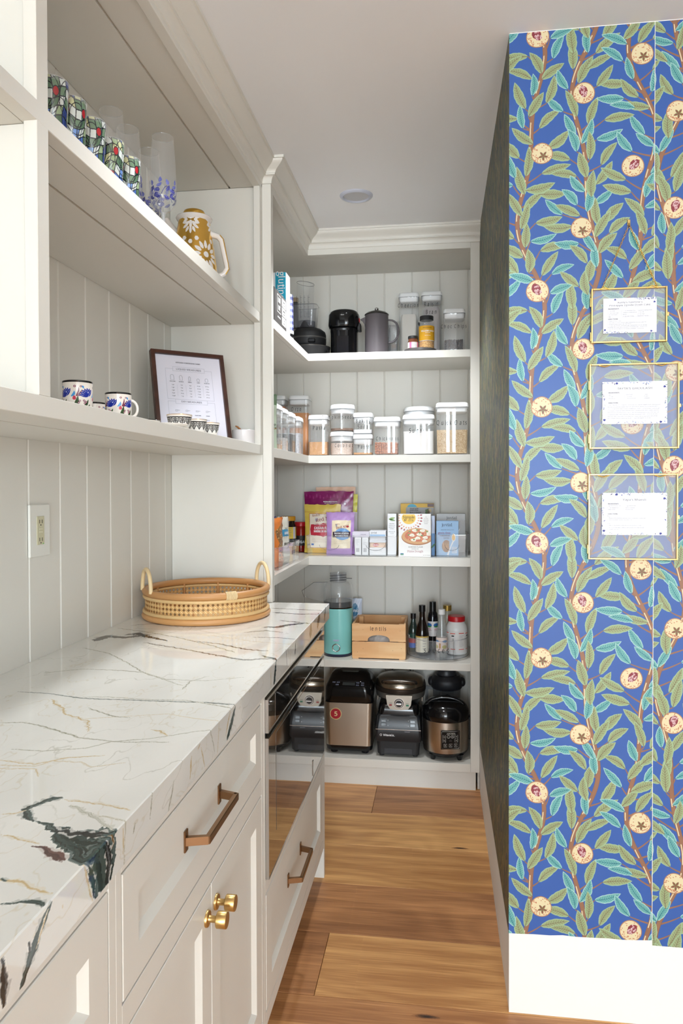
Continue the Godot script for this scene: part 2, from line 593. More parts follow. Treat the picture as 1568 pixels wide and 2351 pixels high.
		l.spot_angle = 56.0
		l.spot_angle_attenuation = 0.5
		l.spot_range = 12.0
		l.spot_attenuation = 2.0
		l.light_color = Color(0.96, 0.98, 1.0)
		l.shadow_enabled = true
		l.transform = Transform3D(Basis.looking_at(Vector3.DOWN, Vector3.RIGHT), Vector3(0, -0.075, 0))
		t.add_child(l)

func window_frame(called: String, lo: Vector3, hi: Vector3, n: int) -> void:
	var b := B.new()
	var along := 0 if hi.x - lo.x > 0.1 else 2
	var off := Vector3(0, 0, 0.03) if along == 0 else Vector3(0.03, 0, 0)
	for i in n + 1:
		var c := lo.lerp(hi, float(i) / n); c.y = lo.y
		var e := Vector3(0.03, 0, 0) if along == 0 else Vector3(0, 0, 0.03)
		if i == 0: b.box(c - off, c + e + off + Vector3(0, hi.y - lo.y, 0))
		elif i == n: b.box(c - e - off, c + off + Vector3(0, hi.y - lo.y, 0))
		else: b.box(c - e - off, c + e + off + Vector3(0, hi.y - lo.y, 0))
	for y in [lo.y, hi.y - 0.05]:
		var a := lo; a.y = y; var c := hi; c.y = y + 0.05
		b.box(a - off * 0.9, c + off * 0.9)
	var o: MeshInstance3D = room(called, b, M.trim)
	for i in n:
		var a := lo.lerp(hi, float(i) / n); a.y = lo.y
		var c := lo.lerp(hi, float(i + 1) / n); c.y = hi.y
		part("pane", B.new().box(a - off * 0.08, c + off * 0.08), M.glass, o)

func board_x(b: B, z0: float, z1: float) -> void:   # a board on the left wall: flat face with a bevel down each long edge
	var c := 0.0045
	var x0 := XL - 0.014
	var p := [Vector2(x0, z0), Vector2(XL - c, z0), Vector2(XL, z0 + c), Vector2(XL, z1 - c), Vector2(XL - c, z1), Vector2(x0, z1)]
	var n := [Vector3(0, 0, -1), Vector3(1, 0, -1).normalized(), Vector3(1, 0, 0), Vector3(1, 0, 1).normalized(), Vector3(0, 0, 1)]
	for i in 5: b.quad(Vector3(p[i].x, 0, p[i].y), Vector3(p[i + 1].x, 0, p[i + 1].y), Vector3(p[i + 1].x, 2.42, p[i + 1].y), Vector3(p[i].x, 2.42, p[i].y), n[i])

func board_z(b: B, x0: float, x1: float) -> void:
	var c := 0.0045
	var z0 := ZK - 0.014
	var p := [Vector2(x0, z0), Vector2(x0, ZK - c), Vector2(x0 + c, ZK), Vector2(x1 - c, ZK), Vector2(x1, ZK - c), Vector2(x1, z0)]
	var n := [Vector3(-1, 0, 0), Vector3(-1, 0, 1).normalized(), Vector3(0, 0, 1), Vector3(1, 0, 1).normalized(), Vector3(1, 0, 0)]
	for i in 5: b.quad(Vector3(p[i].x, 0, p[i].y), Vector3(p[i + 1].x, 0, p[i + 1].y), Vector3(p[i + 1].x, 2.42, p[i + 1].y), Vector3(p[i].x, 2.42, p[i].y), n[i])

func plank_uv(lo: Vector3, hi: Vector3, u0: float, v0: float) -> B:
	var b := B.new()
	var c := 0.0010
	var top := [Vector3(lo.x + c, hi.y, lo.z + c), Vector3(hi.x - c, hi.y, lo.z + c), Vector3(hi.x - c, hi.y, hi.z - c), Vector3(lo.x + c, hi.y, hi.z - c)]
	var out := [Vector3(lo.x, hi.y - c, lo.z), Vector3(hi.x, hi.y - c, lo.z), Vector3(hi.x, hi.y - c, hi.z), Vector3(lo.x, hi.y - c, hi.z)]
	var bot := [Vector3(lo.x, lo.y, lo.z), Vector3(hi.x, lo.y, lo.z), Vector3(hi.x, lo.y, hi.z), Vector3(lo.x, lo.y, hi.z)]
	var f := func(p: Vector3) -> Vector2: return Vector2(u0 + (p.x - lo.x) / 1.9, v0 + (p.z - lo.z) / 0.53)
	b.quad_s(top, [Vector3.UP, Vector3.UP, Vector3.UP, Vector3.UP], top.map(f))
	for i in 4:
		var j := (i + 1) % 4
		var n: Vector3 = [Vector3(0, 0, -1), Vector3(1, 0, 0), Vector3(0, 0, 1), Vector3(-1, 0, 0)][i]
		var m := (n + Vector3.UP).normalized()
		b.quad_s([top[i], top[j], out[j], out[i]], [m, m, m, m], [f.call(top[i]), f.call(top[j]), f.call(out[j]), f.call(out[i])])
		b.quad_s([out[i], out[j], bot[j], bot[i]], [n, n, n, n], [f.call(out[i]), f.call(out[j]), f.call(bot[j]), f.call(bot[i])])
	return b

func wood(sd: int, dark: Color, light: Color, w := 1024, h := 512, rough := 0.42) -> StandardMaterial3D:
	# long grain: noise that is stretched along x, with knots that bend it
	var n1 := fnoise(sd, 0.018, 3)
	var n2 := fnoise(sd + 1, 0.16, 2)
	var n3 := fnoise(sd + 2, 0.006, 2)
	var a := n1.get_seamless_image(w / 8, h); a.resize(w, h, Image.INTERPOLATE_CUBIC)
	var f := n2.get_seamless_image(w / 16, h); f.resize(w, h, Image.INTERPOLATE_CUBIC)
	var g := n3.get_seamless_image(w / 4, h / 2); g.resize(w, h, Image.INTERPOLATE_CUBIC)
	var A := a.get_data(); var F := f.get_data(); var G := g.get_data()
	var out := PackedByteArray(); out.resize(w * h * 3)
	var rg := RandomNumberGenerator.new(); rg.seed = sd
	var knots := []
	for i in 4: knots.append(Vector3(rg.randf() * w, rg.randf() * h, rg.randf_range(5, 9)))
	for y in h:
		for x in w:
			var i := y * w + x
			var t := 0.5 + (A[i] - 128) / 255.0 * 0.75 + (F[i] - 128) / 255.0 * 0.55 + (G[i] - 128) / 255.0 * 0.7
			t = clampf(t + 0.09 * sin(G[i] * 0.11 + y * 0.05), 0.0, 1.0)
			out[i * 3] = int(255 * lerpf(dark.r, light.r, t)); out[i * 3 + 1] = int(255 * lerpf(dark.g, light.g, t)); out[i * 3 + 2] = int(255 * lerpf(dark.b, light.b, t))
	var im := Image.create_from_data(w, h, false, Image.FORMAT_RGB8, out)
	for k in knots:
		for s in 5:
			var q: float = 1.0 - s / 5.0
			fillp(im, disc(Vector2(k.x, k.y), k.z * 2.6 * q, k.z * q, 16, 0.1, s), dark.lerp(Color(0.13, 0.07, 0.04), s / 4.0))
	return tmat(im, rough)

# ---------------------------------------------------------------- wallpaper: a generic leafy branch print, not a known design
func leaf_shape(base: Vector2, tip: Vector2, wd: float, bend: float) -> Array:   # outline and midrib
	var l := PackedVector2Array(); var r := PackedVector2Array()
	var d := tip - base
	var nn := Vector2(-d.y, d.x).normalized()
	var mid := []
	for i in 13:
		var t := i / 12.0
		var c := base + d * t + nn * bend * sin(PI * t)
		var w := wd * 0.5 * pow(sin(PI * pow(t, 0.85)), 0.8) * (1.0 + 0.05 * sin(t * 26.0))
		l.append(c + nn * w); r.append(c - nn * w * 0.95)
		mid.append(c)
	r.reverse()
	l.append_array(r)
	return [l, mid]

func draw_leaf(im: Image, base: Vector2, tip: Vector2, wd: float, bend: float, edge: Color, fill: Color, rib: Color) -> void:
	var s := leaf_shape(base, tip, wd, bend)
	fillp(im, s[0], edge, true)
	var inn := leaf_shape(base.lerp(tip, 0.03), base.lerp(tip, 0.965), wd * 0.84, bend)
	fillp(im, inn[0], fill, true)
	var m: Array = s[1]
	fillp(im, strip(m.slice(0, 12), [3.2, 3.0, 2.8, 2.6, 2.4, 2.2, 2.2, 2.0, 2.0, 1.8, 1.6, 1.4]), rib, true)
	var d := (tip - base).normalized()
	var nn := Vector2(-d.y, d.x)
	for i in range(2, 10):
		for sd in [-1.0, 1.0]:
			var a: Vector2 = m[i]
			var b: Vector2 = a + d * wd * 0.26 + nn * sd * wd * 0.30 * sin(PI * (i + 1) / 12.0)
			fillp(im, strip([a, a.lerp(b, 0.6) + d * 1.0, b], 1.5), rib, true)

func papers(wr: Node, wf: Node) -> void:
	var W := 1040; var H := 1240     # 0.52 m by 0.62 m at half a millimetre a pixel
	var im := Image.create(W, H, false, Image.FORMAT_RGB8)
	im.fill(Color8(58, 92, 160))
	var rg := RandomNumberGenerator.new(); rg.seed = 41
	var brown := Color8(143, 103, 80); var cream := Color8(213, 198, 163); var brown_d := Color8(123, 86, 65)
	# upright stems that wave and cross
	var stems := []
	for s in 4:
		var pts := []
		var x0 := W * (s + 0.4) / 4.0
		for i in 63:
			var y := H - i * 20.0
			pts.append(Vector2(x0 + 52.0 * sin(TAU * y / H + s * 2.1) + 24.0 * sin(TAU * 2.0 * y / H + s), y))
		stems.append(pts)
	var fruits := []
	for q in [[0.13, 0.10, 0], [0.60, 0.20, 1], [0.34, 0.335, 0], [0.87, 0.43, 1], [0.15, 0.56, 1], [0.56, 0.63, 0], [0.86, 0.80, 0], [0.33, 0.86, 1]]:
		fruits.append([Vector2(q[0] * W, q[1] * H), q[2], rg.randf_range(46, 53)])
	# leaf places, evenly spread
	var spots := []
	for tries in 9000:
		var p := Vector2(rg.randf() * W, rg.randf() * H)
		var ok := true
		for f in fruits:
			var d: Vector2 = p - f[0]
			d.x -= W * round(d.x / W); d.y -= H * round(d.y / H)
			if d.length() < 84.0: ok = false; break
		if ok:
			for o in spots:
				var d: Vector2 = p - o
				d.x -= W * round(d.x / W); d.y -= H * round(d.y / H)
				if d.length() < 66.0: ok = false; break
		if ok: spots.append(p)
	var leaves := []
	for p in spots:
		# the nearest stem below the leaf carries it
		var best := 1e9; var root := Vector2.ZERO
		for s in stems:
			for q in s:
				var d: Vector2 = p - q
				d.x -= W * round(d.x / W); d.y -= H * round(d.y / H)
				if d.y > -26.0: continue
				var m := absf(d.x) + absf(-d.y - 70.0) * 0.8
				if m < best: best = m; root = p - d
		var dir: Vector2 = (p - root).normalized()
		dir = dir.rotated(rg.randf_range(-0.55, 0.55))
		leaves.append([p, dir, root])
	for l in leaves:
		var base: Vector2 = l[0] - l[1] * 50.0
		var c: Vector2 = Vector2((l[2].x + base.x) / 2.0, base.y * 0.35 + l[2].y * 0.65)
		if l[2].distance_to(base) < 190.0:
			var t := []
			for i in 8:
				var k := i / 7.0
				t.append(l[2].lerp(c, k).lerp(c.lerp(base, k), k))
			fillp(im, strip(t, [9.0, 8.5, 8.0, 7.0, 6.5, 6.0, 5.0, 4.5]), brown, true)
	for s in stems:
		fillp(im, strip(s, 22.0), brown_d, true)
		fillp(im, strip(s, 19.0), brown, true)
		var i := 0
		while i < s.size() - 6:
			var n := rg.randi_range(3, 6)
			var hl := []
			for q in s.slice(i, i + n): hl.append(q + Vector2(-4.5, 0))
			fillp(im, strip(hl, 5.0), cream, true)
			i += n + 1
	for l in leaves:
		var ln := rg.randf_range(118, 148); var wd := rg.randf_range(42, 52)
		var bend := rg.randf_range(-11, 11)
		var base: Vector2 = l[0] - l[1] * 50.0
		if rg.randf() < 0.38: draw_leaf(im, base, base + l[1] * ln * 0.9, wd * 0.9, bend, Color8(165, 200, 193), Color8(110, 168, 163), Color8(33, 105, 119))
		else: draw_leaf(im, base, base + l[1] * ln, wd, bend, Color8(154, 181, 144), Color8(146, 161, 119), Color8(112, 96, 73))
	for f in fruits:
		var c: Vector2 = f[0]; var r: float = f[2]
		fillp(im, disc(c, r + 4, r + 4, 30, 0.015), Color8(172, 123, 91), true)
		fillp(im, disc(c, r, r, 30, 0.015), Color8(216, 202, 163), true)
		for i in 70:
			var a := rg.randf() * TAU; var k := sqrt(rg.randf_range(0.35, 0.95))
			if sin(a) < 0.1 and rg.randf() < 0.7: continue
			fillp(im, disc(c + Vector2(cos(a), sin(a)) * r * k, 2.6, 2.6, 7), Color8(181, 112, 84), true)
		if f[1] == 0:   # split, seeds showing
			var ax := Vector2.UP.rotated(rg.randf_range(-0.8, 0.8))
			var s := leaf_shape(c + ax * r * 0.8, c - ax * r * 0.45, r * 0.85, 0)
			fillp(im, s[0], Color8(132, 54, 63), true)
			for i in 22:
				var q := c + ax * rg.randf_range(-0.3, 0.65) * r + Vector2(-ax.y, ax.x) * rg.randf_range(-0.27, 0.27) * r
				fillp(im, disc(q, 4.2, 4.8, 8), Color8(216, 195, 195), true)
				fillp(im, disc(q + Vector2(1, 1), 2.4, 2.8, 7), Color8(151, 68, 77), true)
		else:
			for i in 5:
				var a := i * TAU / 5 + 0.3
				draw_leaf(im, c + Vector2(6, 12), c + Vector2(6, 12) + Vector2(cos(a), sin(a)) * 25, 12, 0, Color8(132, 132, 84), Color8(123, 133, 91), Color8(132, 73, 61))
	var pm := tmat(im, 0.38, 0.4)
	# the strips as hung: the first ends ragged above the baseboard, the second runs down to it
	var first := PackedVector2Array([Vector2(XR - 0.0006, YC - 0.002), Vector2(0.5105, YC - 0.002), Vector2(0.5105, 0.2100), Vector2(0.475, 0.2075), Vector2(0.44, 0.2055), Vector2(0.41, 0.2065), Vector2(0.372, 0.2050), Vector2(0.33, 0.2040), Vector2(0.30, 0.2055), Vector2(0.27, 0.2025), Vector2(0.23, 0.2022), Vector2(0.20, 0.2005), Vector2(XR - 0.0006, 0.2)])
	paper_strip("wallpaper_strip", first, pm, wf, 0.0, 0.52, 0.62)
	var xs := 0.512
	while xs < 3.2:
		var x1 := minf(xs + 0.519, 3.199)
		paper_strip("wallpaper_strip", PackedVector2Array([Vector2(xs, YC - 0.002), Vector2(x1, YC - 0.002), Vector2(x1, 0.1975), Vector2(xs, 0.1975)]), pm, wf, -0.06, 0.52, 0.62)
		xs += 0.52
	# the return: a dense dark willow-leaf print
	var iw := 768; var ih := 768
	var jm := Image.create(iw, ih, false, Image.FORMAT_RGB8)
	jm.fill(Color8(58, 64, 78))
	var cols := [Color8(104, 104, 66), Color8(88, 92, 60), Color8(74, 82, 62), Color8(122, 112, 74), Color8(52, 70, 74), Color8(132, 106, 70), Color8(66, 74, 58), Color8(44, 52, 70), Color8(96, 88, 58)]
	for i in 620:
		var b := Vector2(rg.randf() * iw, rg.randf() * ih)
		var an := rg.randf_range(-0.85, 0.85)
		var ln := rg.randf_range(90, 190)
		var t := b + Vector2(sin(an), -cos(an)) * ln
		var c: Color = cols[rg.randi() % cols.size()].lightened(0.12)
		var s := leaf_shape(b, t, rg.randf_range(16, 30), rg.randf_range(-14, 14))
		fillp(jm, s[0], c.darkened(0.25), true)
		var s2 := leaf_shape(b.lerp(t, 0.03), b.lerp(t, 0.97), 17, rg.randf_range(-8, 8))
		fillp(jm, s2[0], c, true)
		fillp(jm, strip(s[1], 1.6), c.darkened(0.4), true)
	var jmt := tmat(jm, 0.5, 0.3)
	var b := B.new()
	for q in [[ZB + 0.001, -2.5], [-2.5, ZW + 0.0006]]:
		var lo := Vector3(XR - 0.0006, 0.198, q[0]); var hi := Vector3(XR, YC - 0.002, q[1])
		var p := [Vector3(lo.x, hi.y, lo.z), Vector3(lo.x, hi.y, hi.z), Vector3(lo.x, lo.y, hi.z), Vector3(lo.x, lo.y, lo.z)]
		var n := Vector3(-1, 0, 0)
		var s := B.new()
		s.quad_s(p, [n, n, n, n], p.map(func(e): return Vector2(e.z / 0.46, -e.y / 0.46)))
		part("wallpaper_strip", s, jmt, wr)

func paper_strip(called: String, poly: PackedVector2Array, m: Material, parent: Node, x0: float, w: float, h: float) -> void:
	var b := B.new()
	var ix := Geometry2D.triangulate_polygon(poly)
	var n := Vector3(0, 0, 1)
	for i in range(0, ix.size(), 3):
		var p := []
		for j in 3: p.append(Vector3(poly[ix[i + j]].x, poly[ix[i + j]].y, ZW + 0.0007))
		b.tri_s(p, [n, n, n], p.map(func(e): return Vector2((e.x - XR - x0) / w, -e.y / h)))
	part(called, b, m, parent)

# ---------------------------------------------------------------- built-in furniture
func uppers() -> void:
	var t := thing("open_shelves", Vector3.ZERO, "cream painted open shelf unit above the worktop, with glasses, mugs and a framed chart", "shelves")
	# two shelves, each a board with a nosing in front and a fine joint underneath; a groove holds the light strip
	for y in [[1.8798, 1.9114], [1.429, 1.4618]]:
		var b := B.new()
		b.box(Vector3(XS - 0.026, y[0], -2.448), Vector3(XS, y[1], 0.22), 0.001)
		b.box(Vector3(-0.7145, y[0] + 0.0005, -2.448), Vector3(XS - 0.0268, y[1], 0.22))
		b.box(Vector3(-0.7205, y[0] + 0.006, -2.448), Vector3(-0.7145, y[1], 0.22))
		b.box(Vector3(XL + 0.001, y[0] + 0.0005, -2.448), Vector3(-0.7205, y[1], 0.22))
		part("shelf", b, M.paint, t)
	var top := B.new()
	top.box(Vector3(XS - 0.026, 2.345, -2.448), Vector3(XS, 2.400, 0.22), 0.001)
	top.box(Vector3(-0.7185, 2.3525, -2.448), Vector3(XS - 0.0268, 2.40, 0.22))
	top.box(Vector3(-0.7255, 2.359, -2.448), Vector3(-0.7185, 2.40, 0.22))
	top.box(Vector3(XL + 0.001, 2.3525, -2.448), Vector3(-0.7255, 2.40, 0.22))
	part("top_board", top, M.paint, t)
	part("stile", bx(XS - 0.022, 1.4615, -1.0716, XS - 0.0001, 2.3449, -1.038, 0.001), M.paint, t)
	part("stile", bx(XS - 0.022, 1.4615, -2.4495, XS - 0.0001, 2.3449, -2.422, 0.001), M.paint, t)
	for y in [[1.462, 1.8795], [1.9116, 2.352]]:
		part("divider", bx(XL + 0.001, y[0], -1.064, XS - 0.0225, y[1], -1.046), M.paint, t)
	part("end_panel", bx(XL + 0.001, 0.9165, -2.4685, XS, 2.352, ZT + 0.0005), M.paint, t)

func pantry_unit() -> void:
	var t := thing("pantry_shelves", Vector3.ZERO, "tall cream painted pantry shelving across the end wall, filled with jars, boxes and appliances", "shelves")
	var bot := [1.8721, 1.4204, 0.9691, 0.518, 0.0788]
	for i in 5:
		var b := B.new()
		var y0: float = bot[i]; var y1: float = SH[i]
		if i < 3:   # an L: the left run and the back run, with a nosing that turns the corner
			b.box(Vector3(XP - 0.019, y0, ZB - 0.0), Vector3(XP, y1, -2.4845), 0.0007)
			b.box(Vector3(XP - 0.019, y0, ZB - 0.019), Vector3(0.1295, y1, ZB), 0.0007)
			for q in [[XL + 0.001, -2.4845, -0.655, ZK + 0.001], [-0.656, -2.4845, XP - 0.0198, ZK + 0.001], [XP - 0.0198, ZB - 0.0198, 0.1595, ZK + 0.001]]:
				b.box(Vector3(minf(q[0], q[2]), y0 + 0.0006, minf(q[1], q[3])), Vector3(maxf(q[0], q[2]), y1, maxf(q[1], q[3])))
		else:
			b.box(Vector3(XL + 0.001, y0, ZB - 0.019), Vector3(0.1295, y1, ZB), 0.0007)
			b.box(Vector3(XL + 0.001, y0 + 0.0006, ZK + 0.001), Vector3(0.1595, y1, ZB - 0.0198))
		part("shelf", b, M.paint_gloss if i > 1 else M.paint, t)
	var fas := B.new()
	fas.box(Vector3(XP - 0.019, 2.3365, ZB), Vector3(XP, 2.3605, -2.4845), 0.0006)
	fas.box(Vector3(XP - 0.019, 2.3365, ZB - 0.019), Vector3(0.1295, 2.3605, ZB), 0.0006)
	part("fascia", fas, M.paint, t)
	var top := B.new()
	for q in [[XL + 0.001, -2.4845, -0.655, ZK + 0.001], [-0.6562, -2.4845, XP - 0.0195, ZK + 0.001], [XP - 0.0195, ZB - 0.0195, 0.1595, -3.245], [XP - 0.0195, -3.2462, 0.1595, ZK + 0.001]]:
		top.box(Vector3(minf(q[0], q[2]), 2.345, minf(q[1], q[3])), Vector3(maxf(q[0], q[2]), 2.40, maxf(q[1], q[3])))
	part("top_board", top, M.paint, t)
	part("stile", bx(0.1300, 0.0788, ZB - 0.02, XR - 0.0012, 2.360, ZB, 0.0008), M.paint, t)
	part("side_panel", bx(0.1600, 0.0, ZK + 0.001, XR - 0.0012, 2.345, ZB - 0.0205), M.paint, t)
	part("stile", bx(XS + 0.0005, 0.9165, -2.4835, XP, 2.360, ZT, 0.0008), M.paint, t)
	part("kickboard", bx(XL + 0.001, 0.0, ZB - 0.022, XR - 0.018, 0.0785, ZB - 0.006), M.paint, t)

# a framed door or drawer front that faces +x: flat border, sloped step, sunk field
func shaker(z0: float, z1: float, y0: float, y1: float, bw: float, ins := 0.011, dep := 0.009, x := XC) -> B:
	var b := B.new()
	var e := 0.0012
	var r := []
	for q in [[0.0, -0.019], [0.0, -e], [e, 0.0], [bw, 0.0], [bw + ins, -dep]]:
		r.append([Vector3(x + q[1], y0 + q[0], z0 + q[0]), Vector3(x + q[1], y0 + q[0], z1 - q[0]), Vector3(x + q[1], y1 - q[0], z1 - q[0]), Vector3(x + q[1], y1 - q[0], z0 + q[0])])
	for i in r.size() - 1:
		for k in 4:
			var j := (k + 1) % 4
			var mid: Vector3 = (r[i][k] + r[i][j]) / 2.0
			var n: Vector3 = (r[i][j] - r[i][k]).cross(r[i + 1][k] - r[i][k]).normalized()
			var out := Vector3(1, 0, 0) if i > 1 else (mid - Vector3(mid.x - 0.02, (y0 + y1) / 2, (z0 + z1) / 2))
			if i <= 1: out = [Vector3(0.1, -1, 0), Vector3(0.1, 0, 1), Vector3(0.1, 1, 0), Vector3(0.1, 0, -1)][k]
			if n.dot(out) < 0: n = -n
			b.quad(r[i][k], r[i][j], r[i + 1][j], r[i + 1][k], n)
	b.quad(r[4][0], r[4][1], r[4][2], r[4][3], Vector3(1, 0, 0))
	return b

func frame_bars(bars: Array) -> B:   # [z0, z1, y0, y1] flush with the fronts
	var b := B.new()
	for q in bars: b.box(Vector3(XC - 0.020, q[2], q[0]), Vector3(XC - 0.0003, q[3], q[1]), 0.0006)
	return b

func carcass(z0: float, z1: float) -> B:
	var b := B.new()
	b.box(Vector3(XL + 0.001, 0.105, z0 + 0.001), Vector3(XC - 0.022, 0.123, z1 - 0.001))
	for z in [z0 + 0.001, z1 - 0.019]: b.box(Vector3(XL + 0.001, 0.0, z), Vector3(XC - 0.075, 0.8625, z + 0.018))
	for z in [z0 + 0.001, z1 - 0.019]: b.box(Vector3(XC - 0.075, 0.105, z), Vector3(XC - 0.0215, 0.8625, z + 0.018))
	b.box(Vector3(XL + 0.001, 0.123, z0 + 0.02), Vector3(XL + 0.012, 0.8625, z1 - 0.02))
	b.box(Vector3(XC - 0.092, 0.0, z0 + 0.02), Vector3(XC - 0.075, 0.104, z1 - 0.02))
	return b

func bar_pull(t: Node, z0: float, z1: float, y: float) -> void:   # square bronze pull with splayed feet
	var root := MeshInstance3D.new()
	var b := B.new()
	var x0 := XC - 0.009
	for s in [[z0, 1.0], [z1, -1.0]]:
		var z: float = s[0]
		b.box(Vector3(x0, y - 0.017, z - 0.002 if s[1] > 0 else z - 0.012), Vector3(x0 + 0.003, y + 0.017, z + 0.012 if s[1] > 0 else z + 0.002), 0.0008)
		var poly := PackedVector2Array([Vector2(x0 + 0.003, z), Vector2(x0 + 0.003, z + s[1] * 0.009), Vector2(x0 + 0.030, z + s[1] * 0.016), Vector2(x0 + 0.036, z + s[1] * 0.016), Vector2(x0 + 0.036, z + s[1] * 0.010)])
		b.prism(poly, y - 0.0065, y + 0.0065, Transform3D(Basis(Vector3(1, 0, 0), Vector3(0, 0, 1), Vector3(0, 1, 0)), Vector3.ZERO))
	b.box(Vector3(x0 + 0.030, y - 0.0065, z0 + 0.010), Vector3(x0 + 0.039, y + 0.0065, z1 - 0.010), 0.0012)
	part("pull", b, M.bronze, t)

func knob(t: Node, y: float, z: float) -> void:
	var b := B.new().lathe([[0.0135, 0.0], [0.0135, 0.0025], [0.0125, 0.004], [0.0060, 0.0045], [0.0055, 0.006], [0.0055, 0.016], [0.007, 0.018], [0.0125, 0.0182], [0.0135, 0.0192], [0.0135, 0.0345], [0.0128, 0.0355], [0.001, 0.0358]], Vector3.ZERO, 7)
	var o: Node3D = part("knob", b, M.brass, t)
	o.transform = Transform3D(Basis(Vector3(0, 0, 1), Vector3(1, 0, 0), Vector3(0, 1, 0)), Vector3(XC, y, z))

func base_cabinets() -> void:
	var g := "base cabinets under the worktop"
	var a := thing("base_cabinet", Vector3.ZERO, "cream base cabinet nearest the camera, its drawer front cut by the picture's lower left corner", "cabinet", g)
	part("body", carcass(-0.82, 0.25), M.paint, a)
	part("face_frame", frame_bars([[-0.82, -0.802, 0.1034, 0.8635], [0.20, 0.25, 0.1034, 0.8635], [-0.802, 0.20, 0.846, 0.8635], [-0.802, 0.20, 0.645, 0.682], [-0.802, 0.20, 0.1034, 0.142]]), M.paint, a)
	part("drawer", shaker(-0.7990, 0.197, 0.685, 0.843, 0.047), M.paint, a)
	part("door", shaker(-0.7990, -0.303, 0.145, 0.642, 0.047), M.paint, a)
	part("door", shaker(-0.299, 0.197, 0.145, 0.642, 0.047), M.paint, a)
	var b := thing("base_cabinet", Vector3.ZERO, "cream base cabinet with bronze drawer pull above two round brass door knobs", "cabinet", g)
	part("body", carcass(-1.555, -0.8205), M.paint, b)
	part("face_frame", frame_bars([[-1.555, -1.5375, 0.1034, 0.8635], [-0.8360, -0.8205, 0.1034, 0.8635], [-1.5375, -0.836, 0.846, 0.8635], [-1.5375, -0.836, 0.645, 0.681], [-1.5375, -0.836, 0.1034, 0.142]]), M.paint, b)
	var dr := part("drawer", shaker(-1.5345, -0.839, 0.684, 0.843, 0.047), M.paint, b)
	bar_pull(dr, -1.262, -1.078, 0.765)
	var d1 := part("door", shaker(-1.5345, -1.1855, 0.145, 0.642, 0.047), M.paint, b)
	var d2 := part("door", shaker(-1.1825, -0.839, 0.145, 0.642, 0.047), M.paint, b)
	knob(d1, 0.597, -1.209)
	knob(d2, 0.597, -1.159)
	var c := thing("base_cabinet", Vector3.ZERO, "cream base cabinet that holds the built-in oven, a drawer below it", "cabinet", g)
	part("body", carcass(-2.386, -1.5555), M.paint, c)
	part("face_frame", frame_bars([[-2.386, -2.366, 0.1034, 0.8635], [-1.5705, -1.5555, 0.1034, 0.8635], [-2.366, -1.5705, 0.847, 0.8635], [-2.366, -1.5705, 0.405, 0.436], [-2.366, -1.5705, 0.1034, 0.137]]), M.paint, c)
	var ld := part("drawer", shaker(-2.363, -1.5735, 0.140, 0.402, 0.052), M.paint, c)
	bar_pull(ld, -2.020, -1.842, 0.286)
	part("end_panel", bx(XL + 0.001, 0.0, -2.4040, XC - 0.0003, 0.8632, -2.3865, 0.0006), M.paint, c)
	oven()
	worktop()

func oven() -> void:
	var t := thing("oven", Vector3(0, 0, 0), "built-in oven with mirror-like dark glass door, below the far end of the worktop", "oven")
	var z0 := -2.356; var z1 := -1.572
	part("body", bx(-0.86, 0.440, z0 + 0.02, XC - 0.004, 0.842, z1 - 0.02), M.blackmatt, t)
	var fr := mat(42, 38, 33, 0.04, 0.0, 1.0)
	fr.clearcoat_enabled = true; fr.clearcoat = 1.0; fr.clearcoat_roughness = 0.0
	fr.metallic = 0.55; fr.albedo_color = Color8(118, 106, 88)
	var win := fr.duplicate() as StandardMaterial3D
	win.albedo_color = Color8(58, 53, 48); win.metallic = 0.5
	var edge: Material = M.chrome
	# control panel over the recessed grip, then the door
	part("control_panel", bx(XC - 0.004, 0.768, z0, XC + 0.007, 0.8425, z1, 0.001), fr, t)
	part("display", bx(XC + 0.0068, 0.776, z0 + 0.055, XC + 0.0076, 0.8405, z1 - 0.07), win, t)
	var dp := part("door", bx(XC - 0.004, 0.4385, z0, XC + 0.007, 0.7560, z1, 0.001), fr, t)
	part("window", bx(XC + 0.0068, 0.515, z0 + 0.07, XC + 0.0076, 0.744, z1 - 0.075), win, dp)
	part("grip_recess", bx(XC - 0.03, 0.7565, z0 + 0.002, XC - 0.006, 0.7675, z1 - 0.002), M.black, t)
	var e := B.new()
	for q in [[0.4385, 0.7560], [0.768, 0.8425]]:
		e.box(Vector3(XC + 0.0005, q[0], z1), Vector3(XC + 0.0078, q[1], z1 + 0.0012))
		e.box(Vector3(XC + 0.0068, q[1] - 0.0012, z0), Vector3(XC + 0.0080, q[1], z1))
		e.box(Vector3(XC + 0.0068, q[0], z0), Vector3(XC + 0.0080, q[0] + 0.0010, z1))
	part("edge_trim", e, edge, t)
	part("emblem", bx(XC + 0.0072, 0.437, z0 + 0.21, XC + 0.0092, 0.482, z0 + 0.222, 0.0006), M.chrome, dp).position = Vector3(0, 0.01, 0)

